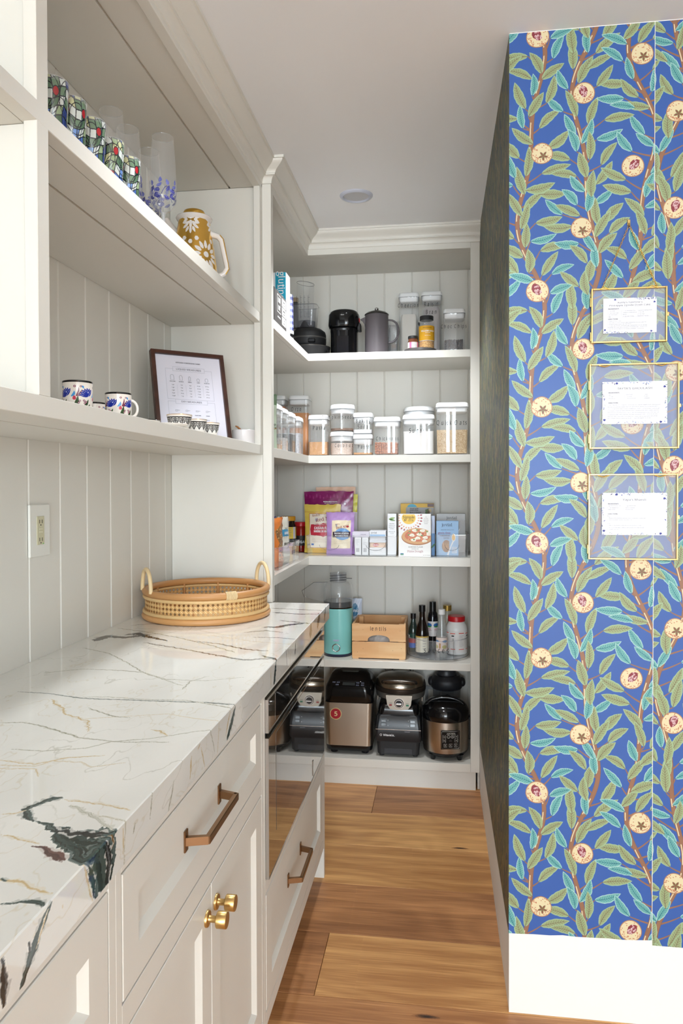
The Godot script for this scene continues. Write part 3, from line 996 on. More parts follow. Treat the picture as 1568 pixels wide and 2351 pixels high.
func worktop() -> void:
	# u: millimetres from the wall to the edge and on down the front, v: from the far end towards the camera
	var W := 620; var H := 1024
	var A := fnoise(5, 0.005, 4).get_image(W, H).get_data(); var F := fnoise(9, 0.03, 3).get_image(W, H).get_data()
	var G := fnoise(13, 0.004, 3).get_image(W, H).get_data(); var K := fnoise(17, 0.009, 4).get_image(W, H).get_data()
	var out := PackedByteArray(); out.resize(W * H * 3)
	for i in W * H:
		var g: int = G[i]; var f := (F[i] - 128)
		var v1 := absf(A[i] - 128 + f * 0.14); var v2 := absf(K[i] - 122 + f * 0.2)
		var k1 := clampf(1.0 - v1 / 3.5, 0.0, 1.0) * clampf((g - 100) / 70.0, 0.0, 1.0) * 0.34
		var k2 := clampf(1.0 - v2 / 5.0, 0.0, 1.0) * clampf((160 - g) / 60.0, 0.1, 1.0) * 0.34
		var l := (g - 128) * 0.07
		out[i * 3] = int(lerpf(lerpf(234 + l, 198, k2), 150, k1)); out[i * 3 + 1] = int(lerpf(lerpf(232 + l, 180, k2), 146, k1)); out[i * 3 + 2] = int(lerpf(lerpf(226 + l, 146, k2), 130, k1))
	var im := Image.create_from_data(W, H, false, Image.FORMAT_RGB8, out)
	im.resize(1240, 2048, Image.INTERPOLATE_CUBIC)
	veins(im)
	im.resize(830, 1370, Image.INTERPOLATE_LANCZOS)
	im.resize(1240, 2048, Image.INTERPOLATE_CUBIC)
	var m := tmat(im, 0.045, 0.55)
	var y0 := 0.8637; var y1 := 0.915; var za := -2.4605; var zb := 0.26
	var t := part("worktop", null, m)
	tag(t, "glossy white marble worktop with dark green and gold veins, running along the left wall", "worktop")
	var b := B.new()
	var e := 0.0015
	var uvt := func(p: Vector3) -> Vector2: return Vector2((p.x - XL) / 0.62, (p.z + 2.4605) / 2.0605)
	var uvf := func(p: Vector3) -> Vector2: return Vector2((XO - XL + (y1 - p.y)) / 0.62, (p.z + 2.4605) / 2.0605)
	var top := [Vector3(XL + 0.0005, y1, za + e), Vector3(XO - e, y1, za + e), Vector3(XO - e, y1, zb), Vector3(XL + 0.0005, y1, zb)]
	b.quad_s(top, [Vector3.UP, Vector3.UP, Vector3.UP, Vector3.UP], top.map(uvt))
	var X := Vector3(1, 0, 0)
	var fr := [Vector3(XO, y1 - e, za + e), Vector3(XO, y1 - e, zb), Vector3(XO, y0, zb), Vector3(XO, y0, za + e)]
	b.quad_s(fr, [X, X, X, X], fr.map(uvf))
	var n := Vector3(1, 1, 0).normalized()
	var ch := [top[1], top[2], fr[1], fr[0]]
	b.quad_s(ch, [n, n, n, n], ch.map(uvf))
	var fz := [Vector3(XL + 0.0005, y1 - e, za), Vector3(XO - e, y1 - e, za), Vector3(XO - e, y0, za), Vector3(XL + 0.0005, y0, za)]
	var nz := Vector3(0, 0, -1)
	b.quad_s(fz, [nz, nz, nz, nz], fz.map(uvt))
	b.quad_s([fz[1], fr[0], fr[3], fz[2]], [nz, X, X, nz], [uvf.call(fr[0]), uvf.call(fr[0]), uvf.call(fr[3]), uvf.call(fr[3])])
	b.quad_s([top[0], top[1], fz[1], fz[0]], [Vector3.UP, Vector3.UP, nz, nz], [uvt.call(top[0]), uvt.call(top[1]), uvt.call(top[1]), uvt.call(top[0])])
	b.tri(top[1], fr[0], fz[1], Vector3(1, 1, -1))
	b.quad(Vector3(XL + 0.0005, y0, za), Vector3(XO, y0, za), Vector3(XO, y0, zb), Vector3(XL + 0.0005, y0, zb), Vector3.DOWN)
	b.quad(Vector3(XL + 0.0005, y0, zb), Vector3(XO, y0, zb), Vector3(XO, y1, zb), Vector3(XL + 0.0005, y1, zb), Vector3(0, 0, 1))
	t.mesh = b.mesh()

# a vein along pts ([x, z] on the worktop; x past the edge runs down the front), widths in millimetres, made of strands
func vein(im: Image, pts: Array, wd: Array, c: Color, rough := 2.0, strands := 1, sd := 1) -> void:
	if rough > 0.0 and strands < 8:   # a faint wide stain along it first
		var wide := []
		for q in wd: wide.append(q * 1.5 + 3.0)
		vein(im, pts, wide, c.lerp(Color8(232, 229, 222), 0.78), -rough, 1, sd + 900)
	rough = absf(rough)
	var rg := RandomNumberGenerator.new(); rg.seed = sd * 77 + 5
	var line := []
	var ws := []
	for i in pts.size() - 1:
		var a := Vector2((pts[i][0] - XL) * 1000.0, (pts[i][1] + 2.4605) * 1000.0)
		var b := Vector2((pts[i + 1][0] - XL) * 1000.0, (pts[i + 1][1] + 2.4605) * 1000.0)
		var n := maxi(2, int(a.distance_to(b) / 3.0))
		for k in n + (1 if i == pts.size() - 2 else 0):
			line.append(a.lerp(b, float(k) / n)); ws.append(lerpf(wd[i], wd[i + 1], float(k) / n))
	var nz := fnoise(sd * 3 + 1, 0.05, 3)
	var ne := fnoise(sd * 3 + 2, 0.16, 2)
	for s in strands + 1:
		var main := s == 0
		if main and strands > 1 and ws.max() < 6.0: continue
		var off := 0.0 if main else rg.randf_range(-0.5, 0.5)
		var l := PackedVector2Array(); var r := PackedVector2Array()
		var i0 := 0; var i1 := line.size()
		if not main and strands > 3 and line.size() > 12:
			i0 = rg.randi() % (line.size() / 2); i1 = mini(line.size(), i0 + line.size() / 2 + rg.randi() % (line.size() / 2))
		for i in range(i0, i1):
			var d: Vector2 = (line[mini(i + 1, line.size() - 1)] - line[maxi(i - 1, 0)]).normalized()
			var o := Vector2(-d.y, d.x)
			var w: float = ws[i]
			var q: Vector2 = line[i] + o * (nz.get_noise_2d(i * 3.0, sd) * rough * 2.4 + (off * w if strands > 1 else 0.0))
			var hw := w * 0.5 * (1.0 if main else (0.10 + 0.10 * (1.0 + ne.get_noise_2d(i * 3.0, s * 9.0))))
			if strands == 1: hw = w * 0.42 * (1.0 + 0.8 * ne.get_noise_2d(i * 3.0, 4.0))
			hw *= minf(1.0, minf(i - i0 + 0.4, i1 - i) / 5.0)
			l.append(q + o * maxf(0.3, hw * (1.0 + 0.5 * ne.get_noise_2d(i * 6.0, s * 5.0)))); r.append(q - o * maxf(0.3, hw * (1.0 + 0.5 * ne.get_noise_2d(i * 6.0, 70.0 + s))))
		r.reverse(); l.append_array(r)
		for i in l.size(): l[i] = Vector2(l[i].x * 2.0, l[i].y * 2048.0 / 2060.5)
		var cc := c
		if strands > 1 and not main: cc = c.lightened(rg.randf_range(0.0, 0.28)) if rg.randf() < 0.5 else c.darkened(rg.randf_range(0.0, 0.4))
		if strands == 1 and main: continue
		fillp(im, l, cc)

func veins(im: Image) -> void:
	var green := Color8(64, 78, 74); var dark := Color8(52, 54, 54); var gold := Color8(204, 180, 138); var olive := Color8(150, 148, 128); var grey := Color8(112, 108, 100)
	# fine gold lines wandering across
	var rg := RandomNumberGenerator.new(); rg.seed = 3
	for i in 10:
		var x := XL + rg.randf() * 0.5; var z := rg.randf_range(-2.1, -0.5)
		var l := [[x, z]]; var w := [1.0]
		var dx := rg.randf_range(0.03, 0.07); var dz := rg.randf_range(-0.03, 0.04)
		for k in 6:
			x += dx + rg.randf_range(-0.03, 0.03); z += dz + rg.randf_range(-0.03, 0.03)
			l.append([x, z]); w.append(rg.randf_range(0.5, 1.5))
		vein(im, l, w, [gold, olive, Color8(205, 182, 138), Color8(172, 165, 140)][i % 4], 1.2, 1, 50 + i)
	vein(im, [[-0.829, -1.327], [-0.763, -1.323], [-0.679, -1.301], [-0.643, -1.300], [-0.591, -1.301], [-0.496, -1.302], [-0.437, -1.304], [-0.376, -1.298]], [1, 1.5, 3.5, 2.5, 2.5, 3, 4, 5], green, 1.2, 1, 1)
	vein(im, [[-0.683, -1.309], [-0.633, -1.316], [-0.559, -1.308], [-0.475, -1.313], [-0.375, -1.277]], [1, 1.5, 1.5, 2, 3], olive, 1.2, 1, 2)
	vein(im, [[-0.374, -1.307], [-0.353, -1.284], [-0.330, -1.250]], [9, 12, 9], green, 1.0, 5, 3)
	vein(im, [[-0.377, -1.273], [-0.339, -1.242]], [4, 3], gold, 1.0, 1, 4)
	vein(im, [[-0.749, -1.146], [-0.714, -1.155], [-0.665, -1.139], [-0.622, -1.118], [-0.580, -1.096], [-0.508, -1.085], [-0.425, -1.094]], [2, 2, 2.5, 3, 2, 1.5, 1], olive, 1.5, 1, 5)
	vein(im, [[-0.900, -1.786], [-0.894, -1.848], [-0.834, -1.838], [-0.801, -1.876], [-0.757, -1.836]], [26, 24, 14, 22, 10], dark, 3.0, 6, 6)
	vein(im, [[-0.854, -1.870], [-0.826, -1.891], [-0.780, -1.856], [-0.707, -1.810]], [10, 20, 14, 4], dark, 3.0, 4, 7)
	vein(im, [[-0.915, -1.960], [-0.820, -1.921], [-0.710, -1.865], [-0.600, -1.792], [-0.495, -1.707]], [3, 3, 3, 4, 3], olive, 2.0, 1, 8)
	vein(im, [[-0.763, -1.787], [-0.635, -1.727], [-0.528, -1.671], [-0.454, -1.636], [-0.391, -1.657]], [3, 4, 6, 8, 6], grey, 2.5, 4, 9)
	vein(im, [[-0.660, -1.827], [-0.567, -1.796], [-0.484, -1.746], [-0.419, -1.730]], [2, 4, 6, 4], grey, 2.5, 3, 10)
	vein(im, [[-0.424, -1.684], [-0.388, -1.657], [-0.376, -1.642]], [5, 9, 7], green, 2.0, 4, 11)
	vein(im, [[-0.894, -2.001], [-0.847, -2.033], [-0.767, -2.016]], [2, 3, 2], dark, 1.0, 1, 12)
	vein(im, [[-0.560, -2.343], [-0.468, -2.328], [-0.376, -2.315]], [5, 6, 5], grey, 2.0, 4, 13)
	vein(im, [[-0.533, -2.263], [-0.437, -2.243], [-0.383, -2.250]], [8, 7, 4], dark, 2.0, 4, 14)
	vein(im, [[-0.509, -2.022], [-0.459, -2.028], [-0.436, -2.070], [-0.395, -2.095]], [6, 18, 16, 8], dark, 3.0, 6, 15)
	vein(im, [[-0.483, -2.133], [-0.425, -2.112], [-0.375, -2.091]], [5, 8, 4], grey, 3.0, 4, 16)
	vein(im, [[-0.498, -1.885], [-0.427, -1.888], [-0.379, -1.872]], [3, 4, 3], dark, 1.5, 2, 17)
	vein(im, [[-0.539, -1.944], [-0.484, -1.975], [-0.431, -1.957]], [4, 6, 4], olive, 2.0, 3, 18)
	vein(im, [[-0.376, -1.875], [-0.338, -1.863]], [7, 9], dark, 1.0, 3, 19)
	vein(im, [[-0.380, -1.755], [-0.334, -1.764]], [3, 4], dark, 1.0, 2, 20)
	vein(im, [[-0.378, -1.644], [-0.324, -1.621]], [14, 14], green, 1.0, 5, 21)
	vein(im, [[-0.372, -1.591], [-0.328, -1.591]], [3, 3], gold, 1.0, 1, 22)
	vein(im, [[-0.382, -2.269], [-0.345, -2.210]], [22, 26], grey, 1.0, 6, 23)
	vein(im, [[-0.377, -2.111], [-0.337, -2.088]], [26, 30], olive, 1.0, 5, 24)
	vein(im, [[-0.381, -2.384], [-0.340, -2.346]], [16, 20], grey, 1.0, 5, 25)
	vein(im, [[-0.490, -0.883], [-0.497, -0.876], [-0.504, -0.867], [-0.516, -0.853], [-0.516, -0.838], [-0.503, -0.825], [-0.488, -0.813]], [20, 16, 8, 9, 9, 10, 4], green, 2.5, 5, 26)
	vein(im, [[-0.488, -0.813], [-0.475, -0.811], [-0.455, -0.796], [-0.431, -0.782], [-0.400, -0.775], [-0.373, -0.779]], [4, 6, 12, 30, 58, 62], green, 4.0, 16, 27)
	vein(im, [[-0.458, -0.801], [-0.436, -0.791], [-0.409, -0.791], [-0.382, -0.792]], [3, 8, 10, 14], dark, 3.0, 6, 28)
	vein(im, [[-0.423, -0.769], [-0.399, -0.752], [-0.386, -0.741], [-0.374, -0.765]], [6, 18, 20, 30], green, 3.0, 9, 29)
	vein(im, [[-0.380, -0.761], [-0.356, -0.770], [-0.328, -0.771]], [70, 64, 46], green, 1.5, 22, 30)
	vein(im, [[-0.379, -0.779], [-0.354, -0.784], [-0.328, -0.782]], [12, 10, 8], dark, 1.0, 6, 31)
	vein(im, [[-0.373, -0.737], [-0.347, -0.746], [-0.331, -0.748]], [10, 8, 8], dark, 1.0, 5, 32)
	vein(im, [[-0.379, -0.726], [-0.347, -0.737], [-0.328, -0.745]], [3, 3, 3], gold, 1.0, 1, 33)
	vein(im, [[-0.457, -0.758], [-0.438, -0.752], [-0.415, -0.739], [-0.403, -0.735]], [3, 6, 14, 10], Color8(112, 84, 78), 2.0, 3, 34)
	vein(im, [[-0.508, -0.775], [-0.490, -0.773], [-0.471, -0.767], [-0.451, -0.762]], [2, 3, 2, 3], gold, 1.5, 1, 35)
	vein(im, [[-0.452, -0.689], [-0.430, -0.685], [-0.404, -0.677], [-0.383, -0.670]], [5, 5, 3, 4], gold, 2.0, 1, 36)
	vein(im, [[-0.452, -0.689], [-0.442, -0.687]], [7, 3], green, 2.0, 2, 37)
	vein(im, [[-0.424, -0.646], [-0.407, -0.652], [-0.393, -0.655], [-0.379, -0.649]], [2, 3, 6, 9], green, 1.5, 2, 38)
	vein(im, [[-0.378, -0.660], [-0.365, -0.644], [-0.348, -0.627], [-0.338, -0.616], [-0.327, -0.604]], [10, 9, 13, 8, 9], green, 1.5, 4, 39)
	vein(im, [[-0.373, -0.655], [-0.358, -0.642], [-0.347, -0.633]], [2, 3, 2], gold, 1.0, 1, 40)
	vein(im, [[-0.362, -0.622], [-0.351, -0.623]], [6, 8], dark, 1.0, 2, 41)
	vein(im, [[-0.374, -0.579], [-0.342, -0.581], [-0.329, -0.582]], [6, 10, 8], dark, 1.5, 3, 42)
	vein(im, [[-0.483, -0.875], [-0.450, -0.871], [-0.412, -0.866], [-0.385, -0.857]], [3, 2, 2, 3], gold, 1.5, 1, 43)
	vein(im, [[-0.467, -0.859], [-0.432, -0.841], [-0.406, -0.824], [-0.382, -0.804]], [3, 5, 3, 5], olive, 2.0, 2, 44)
	vein(im, [[-0.540, -0.825], [-0.522, -0.832], [-0.514, -0.840]], [2, 2, 4], gold, 1.5, 1, 45)
	vein(im, [[-0.648, -0.990], [-0.587, -0.981], [-0.556, -1.011], [-0.501, -1.027]], [2, 2, 3, 1], Color8(205, 182, 138), 1.5, 1, 46)
	vein(im, [[-0.736, -1.288], [-0.689, -1.240], [-0.662, -1.205], [-0.606, -1.176], [-0.575, -1.124]], [4, 6, 3, 4, 2], gold, 3.0, 1, 47)
	vein(im, [[-0.641, -1.246], [-0.571, -1.204], [-0.538, -1.201]], [2, 3, 1], olive, 2.0, 1, 48)
	vein(im, [[-0.479, -1.147], [-0.462, -1.143], [-0.439, -1.121]], [3, 5, 2], gold, 2.0, 1, 49)
	vein(im, [[-0.856, -1.467], [-0.787, -1.510], [-0.700, -1.509], [-0.640, -1.498], [-0.571, -1.450], [-0.486, -1.450], [-0.413, -1.487]], [1.5, 2, 3, 2, 2, 1.5, 1], olive, 1.5, 1, 50)
	vein(im, [[-0.891, -1.710], [-0.798, -1.660], [-0.718, -1.582], [-0.639, -1.495], [-0.518, -1.407]], [1.5, 2, 2, 2, 1], olive, 1.5, 1, 51)
	vein(im, [[-0.509, -1.382], [-0.516, -1.440], [-0.489, -1.488]], [3, 2, 1], olive, 1.5, 1, 52)
	vein(im, [[-0.370, -1.065], [-0.337, -1.057]], [6, 4], gold, 1.0, 1, 53)
	vein(im, [[-0.367, -1.110], [-0.329, -1.127]], [3, 2], gold, 1.0, 1, 54)
	vein(im, [[-0.374, -1.106], [-0.369, -1.093]], [8, 3], gold, 1.5, 1, 55)
	vein(im, [[-0.363, -0.857], [-0.352, -0.851]], [7, 4], olive, 1.0, 1, 56)
	vein(im, [[-0.373, -0.823], [-0.342, -0.822]], [3, 2], gold, 1.0, 1, 57)
	vein(im, [[-0.362, -0.682], [-0.359, -0.680]], [3, 2], gold, 1.0, 1, 58)
	vein(im, [[-0.363, -0.991], [-0.324, -0.966]], [2, 2], olive, 1.0, 1, 59)
	vein(im, [[-0.378, -0.912], [-0.346, -0.904]], [2, 1.5], olive, 1.0, 1, 60)
	vein(im, [[-0.383, -0.790], [-0.367, -0.798], [-0.363, -0.791]], [6, 5, 2], Color8(120, 92, 62), 1.0, 1, 61)

# ---------------------------------------------------------------- pantry jars
# a clear square (or round) jar with a white press lid: x and front z, width, depth, height
func jar(x: float, y: float, zf: float, w: float, d: float, h: float, label: String, rad := 0.012, turn := 0.0) -> Node3D:
	var t := thing("storage_jar", Vector3(x, y, zf - d / 2), label, "jar", "clear storage jars with white lids", turn)
	var a := w / 2; var c := d / 2
	var body := B.new().stack([[0.002, a * 0.90, c * 0.90, rad], [0.004, a * 0.93, c * 0.93, rad], [0.010, a * 0.945, c * 0.945, rad], [h - 0.050, a * 0.955, c * 0.955, rad], [h - 0.026, a * 0.985, c * 0.985, rad * 1.1], [h - 0.021, a, c, rad * 1.15]], Vector3.ZERO, 5, true, false, 0.0, 0.10)
	part("body", body, M.clear, t)
	part("rim", B.new().stack([[h - 0.0235, a * 0.985, c * 0.985, rad * 1.1], [h - 0.0225, a * 1.004, c * 1.004, rad * 1.2], [h - 0.020, a * 1.004, c * 1.004, rad * 1.2], [h - 0.019, a * 0.97, c * 0.97, rad * 1.1]], Vector3.ZERO, 5, false, false), M.tint, t)
	var lid := part("lid", B.new().stack([[h - 0.0205, a * 0.93, c * 0.93, rad], [h - 0.0195, a * 0.985, c * 0.985, rad * 1.1], [h - 0.006, a * 0.96, c * 0.96, rad * 1.2], [h - 0.001, a * 0.90, c * 0.90, rad * 1.2], [h, a * 0.84, c * 0.84, rad * 1.2]]), M.white, t)
	part("seal", B.new().stack([[h - 0.044, a * 0.82, c * 0.82, rad], [h - 0.040, a * 0.90, c * 0.90, rad], [h - 0.022, a * 0.905, c * 0.905, rad]]), M.white, lid)
	return t

func jar_text(t: Node, lines: Array, cap: float, y: float, zf: float, x := 0.0, gap := 0.021) -> void:
	for i in lines.size(): words(lines[i], cap, Vector3(x, y - i * gap, zf + 0.0006), M.ink, t, script_font)

func fill(called: String, x: float, y: float, zf: float, w: float, d: float, h: float, m: Material, label: String, category: String, rad := 0.010, turn := 0.0) -> MeshInstance3D:
	var b := B.new()
	var a := w / 2 * 0.925; var c := d / 2 * 0.925
	b.stack([[0.0, a * 0.97, c * 0.97, rad], [h, a, c, rad]], Vector3.ZERO, 5, true, true)
	var o := part(called, b, m)
	o.position = Vector3(x, y + 0.0046, zf - d / 2)
	o.rotation.y = turn
	tag(o, label, category)
	o.set_meta("kind", "stuff")
	return o

func grains(sd: int, base: Color, n: int, cols: Array, s0: float, s1: float, sz := 256) -> StandardMaterial3D:
	var im := Image.create(sz, sz, false, Image.FORMAT_RGB8)
	im.fill(base)
	var rg := RandomNumberGenerator.new(); rg.seed = sd
	for i in n:
		var r := rg.randf_range(s0, s1)
		var c: Color = cols[rg.randi() % cols.size()]
		fillp(im, disc(Vector2(rg.randf() * sz, rg.randf() * sz), r, r * rg.randf_range(0.5, 1.0), 7, 0.1, rg.randf() * 6), c, true)
	var m := tmat(im, 0.8)
	m.uv1_triplanar = true
	m.uv1_scale = Vector3(14, 14, 14)
	return m

func beads(called: String, at: Vector3, hw: float, hd: float, h: float, r: float, m: Material, label: String, category: String, sd: int) -> void:
	var mm := MultiMesh.new()
	mm.transform_format = MultiMesh.TRANSFORM_3D
	mm.mesh = B.new().ball(Vector3.ZERO, Vector3(r, r * 0.94, r), 4).mesh()
	var rg := RandomNumberGenerator.new(); rg.seed = sd
	var pts := []
	var y := r
	while y < h:
		var z := -hd + r
		while z <= hd - r:
			var x := -hw + r
			while x <= hw - r:
				if absf(x) > hw - 3.2 * r or absf(z) > hd - 3.2 * r or y > h - 2.2 * r:
					pts.append(Vector3(x + rg.randf_range(-0.2, 0.2) * r, y + rg.randf_range(-0.25, 0.35) * r, z + rg.randf_range(-0.2, 0.2) * r))
				x += r * 1.92
			z += r * 1.92
		y += r * 1.62
	mm.instance_count = pts.size()
	for i in pts.size(): mm.set_instance_transform(i, Transform3D(Basis.from_euler(Vector3(rg.randf() * 3, rg.randf() * 3, 0)), pts[i].clamp(Vector3(-hw + r, r, -hd + r), Vector3(hw - r, h + r, hd - r))))
	var o := MultiMeshInstance3D.new()
	o.name = nm(called)
	o.multimesh = mm
	o.material_override = m
	add_child(o, true)
	o.position = at
	tag(o, label, category)
	o.set_meta("kind", "stuff")

func things() -> void:
	top_pantry_shelf()
	jar_shelf()
	box_shelf()
	crate_shelf()
	appliance_shelf()
	upper_shelf_things()
	lower_shelf_things()
	worktop_things()
	wall_things()

func top_pantry_shelf() -> void:
	var y := SH[0] + 0.0004
	# three tall jars
	var a := jar(-0.142, y, -3.345, 0.095, 0.095, 0.303, "left one of two tall clear lettered jars on the top pantry shelf")
	jar_text(a, ["Cheerios"], 0.0180, 0.242, 0.0460)
	var liner := part("liner_bag", B.new().stack([[0.006, 0.036, 0.036, 0.012], [0.19, 0.037, 0.037, 0.010], [0.205, 0.033, 0.034, 0.010]]), mat(214, 208, 198, 0.35), self)
	liner.position = Vector3(-0.142, y, -3.3925)
	tag(liner, "whitish cereal liner bag inside the left of the two tall jars", "bag", "liner bags in the tall jars")
	var b := jar(-0.037, y, -3.345, 0.096, 0.096, 0.306, "tall clear jar with two lettered lines, behind the yellow-labelled jar")
	jar_text(b, ["Raisin", "Bran"], 0.019, 0.244, 0.0465, 0.0, 0.036)
	var l2 := part("liner_bag", B.new().stack([[0.006, 0.036, 0.036, 0.012], [0.222, 0.037, 0.037, 0.010], [0.235, 0.031, 0.034, 0.010]]), mat(176, 168, 166, 0.35), self)
	l2.position = Vector3(-0.037, y, -3.393)
	tag(l2, "grey cereal liner bag inside the tall jar behind the yellow-labelled jar", "bag", "liner bags in the tall jars")
	var c := jar(0.062, y, -3.20, 0.096, 0.096, 0.188, "shorter clear jar lettered Choc Chips at the right end of the top pantry shelf")
	jar_text(c, ["Choc Chips"], 0.0165, 0.108, 0.046)
	beads("chocolate_chips", Vector3(0.062, y + 0.005, -3.248), 0.0425, 0.0425, 0.046, 0.0042, mat(66, 52, 52, 0.45), "dark chocolate chips in the bottom of the jar lettered Choc Chips", "chocolate chips", 5)
	# small turntable with two spice jars
	var tt := thing("turntable", Vector3(-0.087, y, -3.262), "small dark grey turntable under the yellow-labelled jar on the top pantry shelf", "turntable")
	part("plate", B.new().lathe([[0.060, 0.006], [0.070, 0.008], [0.072, 0.012], [0.072, 0.020], [0.0695, 0.021], [0.068, 0.0175], [0.001, 0.0175]], Vector3.ZERO, 12), mat(88, 84, 84, 0.35), tt)
	part("foot", B.new().lathe([[0.055, 0.0], [0.055, 0.006], [0.02, 0.0062]], Vector3.ZERO, 10), M.blackmatt, tt)
	var yj := thing("spice_jar", Vector3(-0.0585, y + 0.018, -3.236), "glass jar of yellow kernels with a bright yellow label and black lid", "jar", "jars on the small turntable")
	part("glass", B.new().lathe([[0.031, 0.0], [0.0338, 0.003], [0.0340, 0.104], [0.031, 0.116], [0.0275, 0.121], [0.0275, 0.128]], Vector3.ZERO, 9, true, false), M.clear, yj)
	part("lid", B.new().lathe([[0.0275, 0.127], [0.0300, 0.1275], [0.0305, 0.143], [0.0295, 0.1450], [0.001, 0.1452]], Vector3.ZERO, 9), M.blackmatt, yj)
	part("label", B.new().lathe([[0.0341, 0.0335], [0.0344, 0.0345], [0.0344, 0.0985], [0.0341, 0.0995]], Vector3.ZERO, 9, false, false), mat(222, 164, 30, 0.5), yj)
	part("label_edge", B.new().lathe([[0.0345, 0.0335], [0.0345, 0.0350]], Vector3.ZERO, 9, false, false), M.white, yj)
	part("clip", bx(-0.037, 0.105, -0.004, -0.030, 0.117, 0.022, 0.002), M.black, yj)
	curved("PROVISIONS", 0.0052, Vector3(0.004, 0.090, 0), 0.0346, mat(120, 84, 20, 0.6), yj)
	curved("YELLOW GOLD", 0.0068, Vector3(0.006, 0.076, 0), 0.0346, M.white, yj, bold)
	curved("POPCORN", 0.0035, Vector3(0.006, 0.068, 0), 0.0346, M.white, yj)
	curved("NET WT 12 OZ", 0.003, Vector3(0.006, 0.056, 0), 0.0346, M.white, yj)
	var pc := part("popcorn_kernels", B.new().lathe([[0.030, 0.002], [0.0328, 0.004], [0.0328, 0.030], [0.029, 0.036], [0.001, 0.038]], Vector3.ZERO, 9), grains(8, Color8(196, 138, 46), 1500, [Color8(232, 180, 80), Color8(172, 108, 30), Color8(240, 204, 120), Color8(150, 88, 26)], 3, 6))
	pc.position = Vector3(-0.0585, y + 0.0184, -3.236)
	tag(pc, "golden popcorn kernels in the bottom of the yellow-labelled jar", "popcorn")
	pc.set_meta("kind", "stuff")
	var tj := thing("spice_jar", Vector3(-0.118, y + 0.018, -3.226), "tiny black-lidded jar of brown spice with a white and pink label", "jar", "jars on the small turntable")
	part("glass", B.new().lathe([[0.021, 0.0], [0.0235, 0.002], [0.0235, 0.030], [0.0205, 0.040], [0.0205, 0.046]], Vector3.ZERO, 8), mat(120, 72, 52, 0.12), tj)
	part("lid", B.new().lathe([[0.0205, 0.045], [0.0222, 0.0455], [0.0222, 0.0560], [0.021, 0.0575], [0.001, 0.0577]], Vector3.ZERO, 8), M.blackmatt, tj)
	part("label", B.new().stack([[0.004, 0.0237, 0.0237, 0.0237], [0.029, 0.0237, 0.0237, 0.0237]], Vector3.ZERO, 8, false, false), stripe_label(Color8(236, 228, 226), Color8(226, 108, 150)), tj)
	# grey stoneware pitcher
	var p := thing("pitcher", Vector3(-0.285, y, -3.295), "tall grey glazed pitcher with dark lid and round knob on the top pantry shelf", "pitcher")
	var grey := mat(98, 92, 96, 0.22)
	var pb := B.new().lathe([[0.050, 0.0], [0.0535, 0.002], [0.0540, 0.06], [0.0535, 0.13], [0.0535, 0.187], [0.0525, 0.190]], Vector3.ZERO, 10)
	part("body", pb, grey, p)
	part("spout", B.new().prism(PackedVector2Array([Vector2(-0.050, 0.118), Vector2(-0.056, 0.150), Vector2(-0.066, 0.166), Vector2(-0.074, 0.172), Vector2(-0.066, 0.176), Vector2(-0.048, 0.184)]), -0.011, 0.011), grey, p)
	var hp := []
	for i in 13:
		var t := PI * (0.5 - i / 12.0)
		hp.append(Vector3(0.053 + 0.046 * pow(maxf(cos(t), 0.0), 0.7), 0.121 + 0.046 * sin(t) - 0.010 * (i / 12.0), 0))
	part("handle", B.new().tube(hp, 0.0045, 8), grey, p)
	var pl := part("lid", B.new().lathe([[0.0535, 0.1885], [0.0555, 0.1895], [0.0555, 0.1925], [0.045, 0.201], [0.020, 0.2095], [0.005, 0.2105]], Vector3.ZERO, 10), mat(66, 63, 60, 0.2, 0.6), p)
	part("knob", B.new().ball(Vector3(0, 0.2175, 0), Vector3(0.0098, 0.0085, 0.0098), 5), M.chrome, pl)
	# smoky plastic cup behind its handle
	var sc := thing("measuring_cup", Vector3(-0.224, y, -3.41), "smoky clear plastic cup standing behind the grey pitcher's handle", "cup", "clear plastic cups and tubes")
	part("cup", B.new().stack([[0.002, 0.024, 0.026, 0.006], [0.005, 0.0255, 0.028, 0.007], [0.178, 0.031, 0.034, 0.008]], Vector3.ZERO, 4, true, false), M.tint, sc)
	for i in 2: part("rib", bx(-0.009 + i * 0.011, 0.01, 0.0285, -0.0075 + i * 0.011, 0.15, 0.0335), M.tint, sc)
	# small black coffee maker with a round head
	var cm := thing("coffee_maker", Vector3(-0.433, y, -3.29), "glossy black one-cup coffee maker with a wide round head", "coffee maker")
	part("body", B.new().stack([[0.0, 0.056, 0.062, 0.05], [0.004, 0.060, 0.066, 0.05], [0.10, 0.061, 0.064, 0.05], [0.125, 0.062, 0.064, 0.05]], Vector3.ZERO, 8), M.blackgloss, cm)
	part("ring", B.new().lathe([[0.052, 0.111], [0.0635, 0.114], [0.0645, 0.122], [0.058, 0.128]], Vector3(0, 0, 0.004), 10), M.black, cm)
	part("head", B.new().stack([[0.126, 0.056, 0.060, 0.05], [0.132, 0.068, 0.070, 0.06], [0.142, 0.0715, 0.073, 0.06], [0.190, 0.0690, 0.072, 0.06], [0.196, 0.066, 0.070, 0.06]], Vector3.ZERO, 8), M.blackgloss, cm)
	part("lid", B.new().stack([[0.1962, 0.064, 0.068, 0.058], [0.2035, 0.062, 0.066, 0.058], [0.209, 0.054, 0.058, 0.052], [0.211, 0.040, 0.042, 0.04]], Vector3.ZERO, 8), M.black, cm)
	part("switch", B.new().ball(Vector3(0.0705, 0.166, 0.012), Vector3(0.0026, 0.011, 0.008), 5), M.red, cm)
	part("side_flap", bx(0.062, 0.118, -0.02, 0.078, 0.150, 0.03, 0.003), M.black, cm)
	curved("Hamilton Beach", 0.0052, Vector3(-0.012, 0.181, 0), 0.0725, M.white, cm)
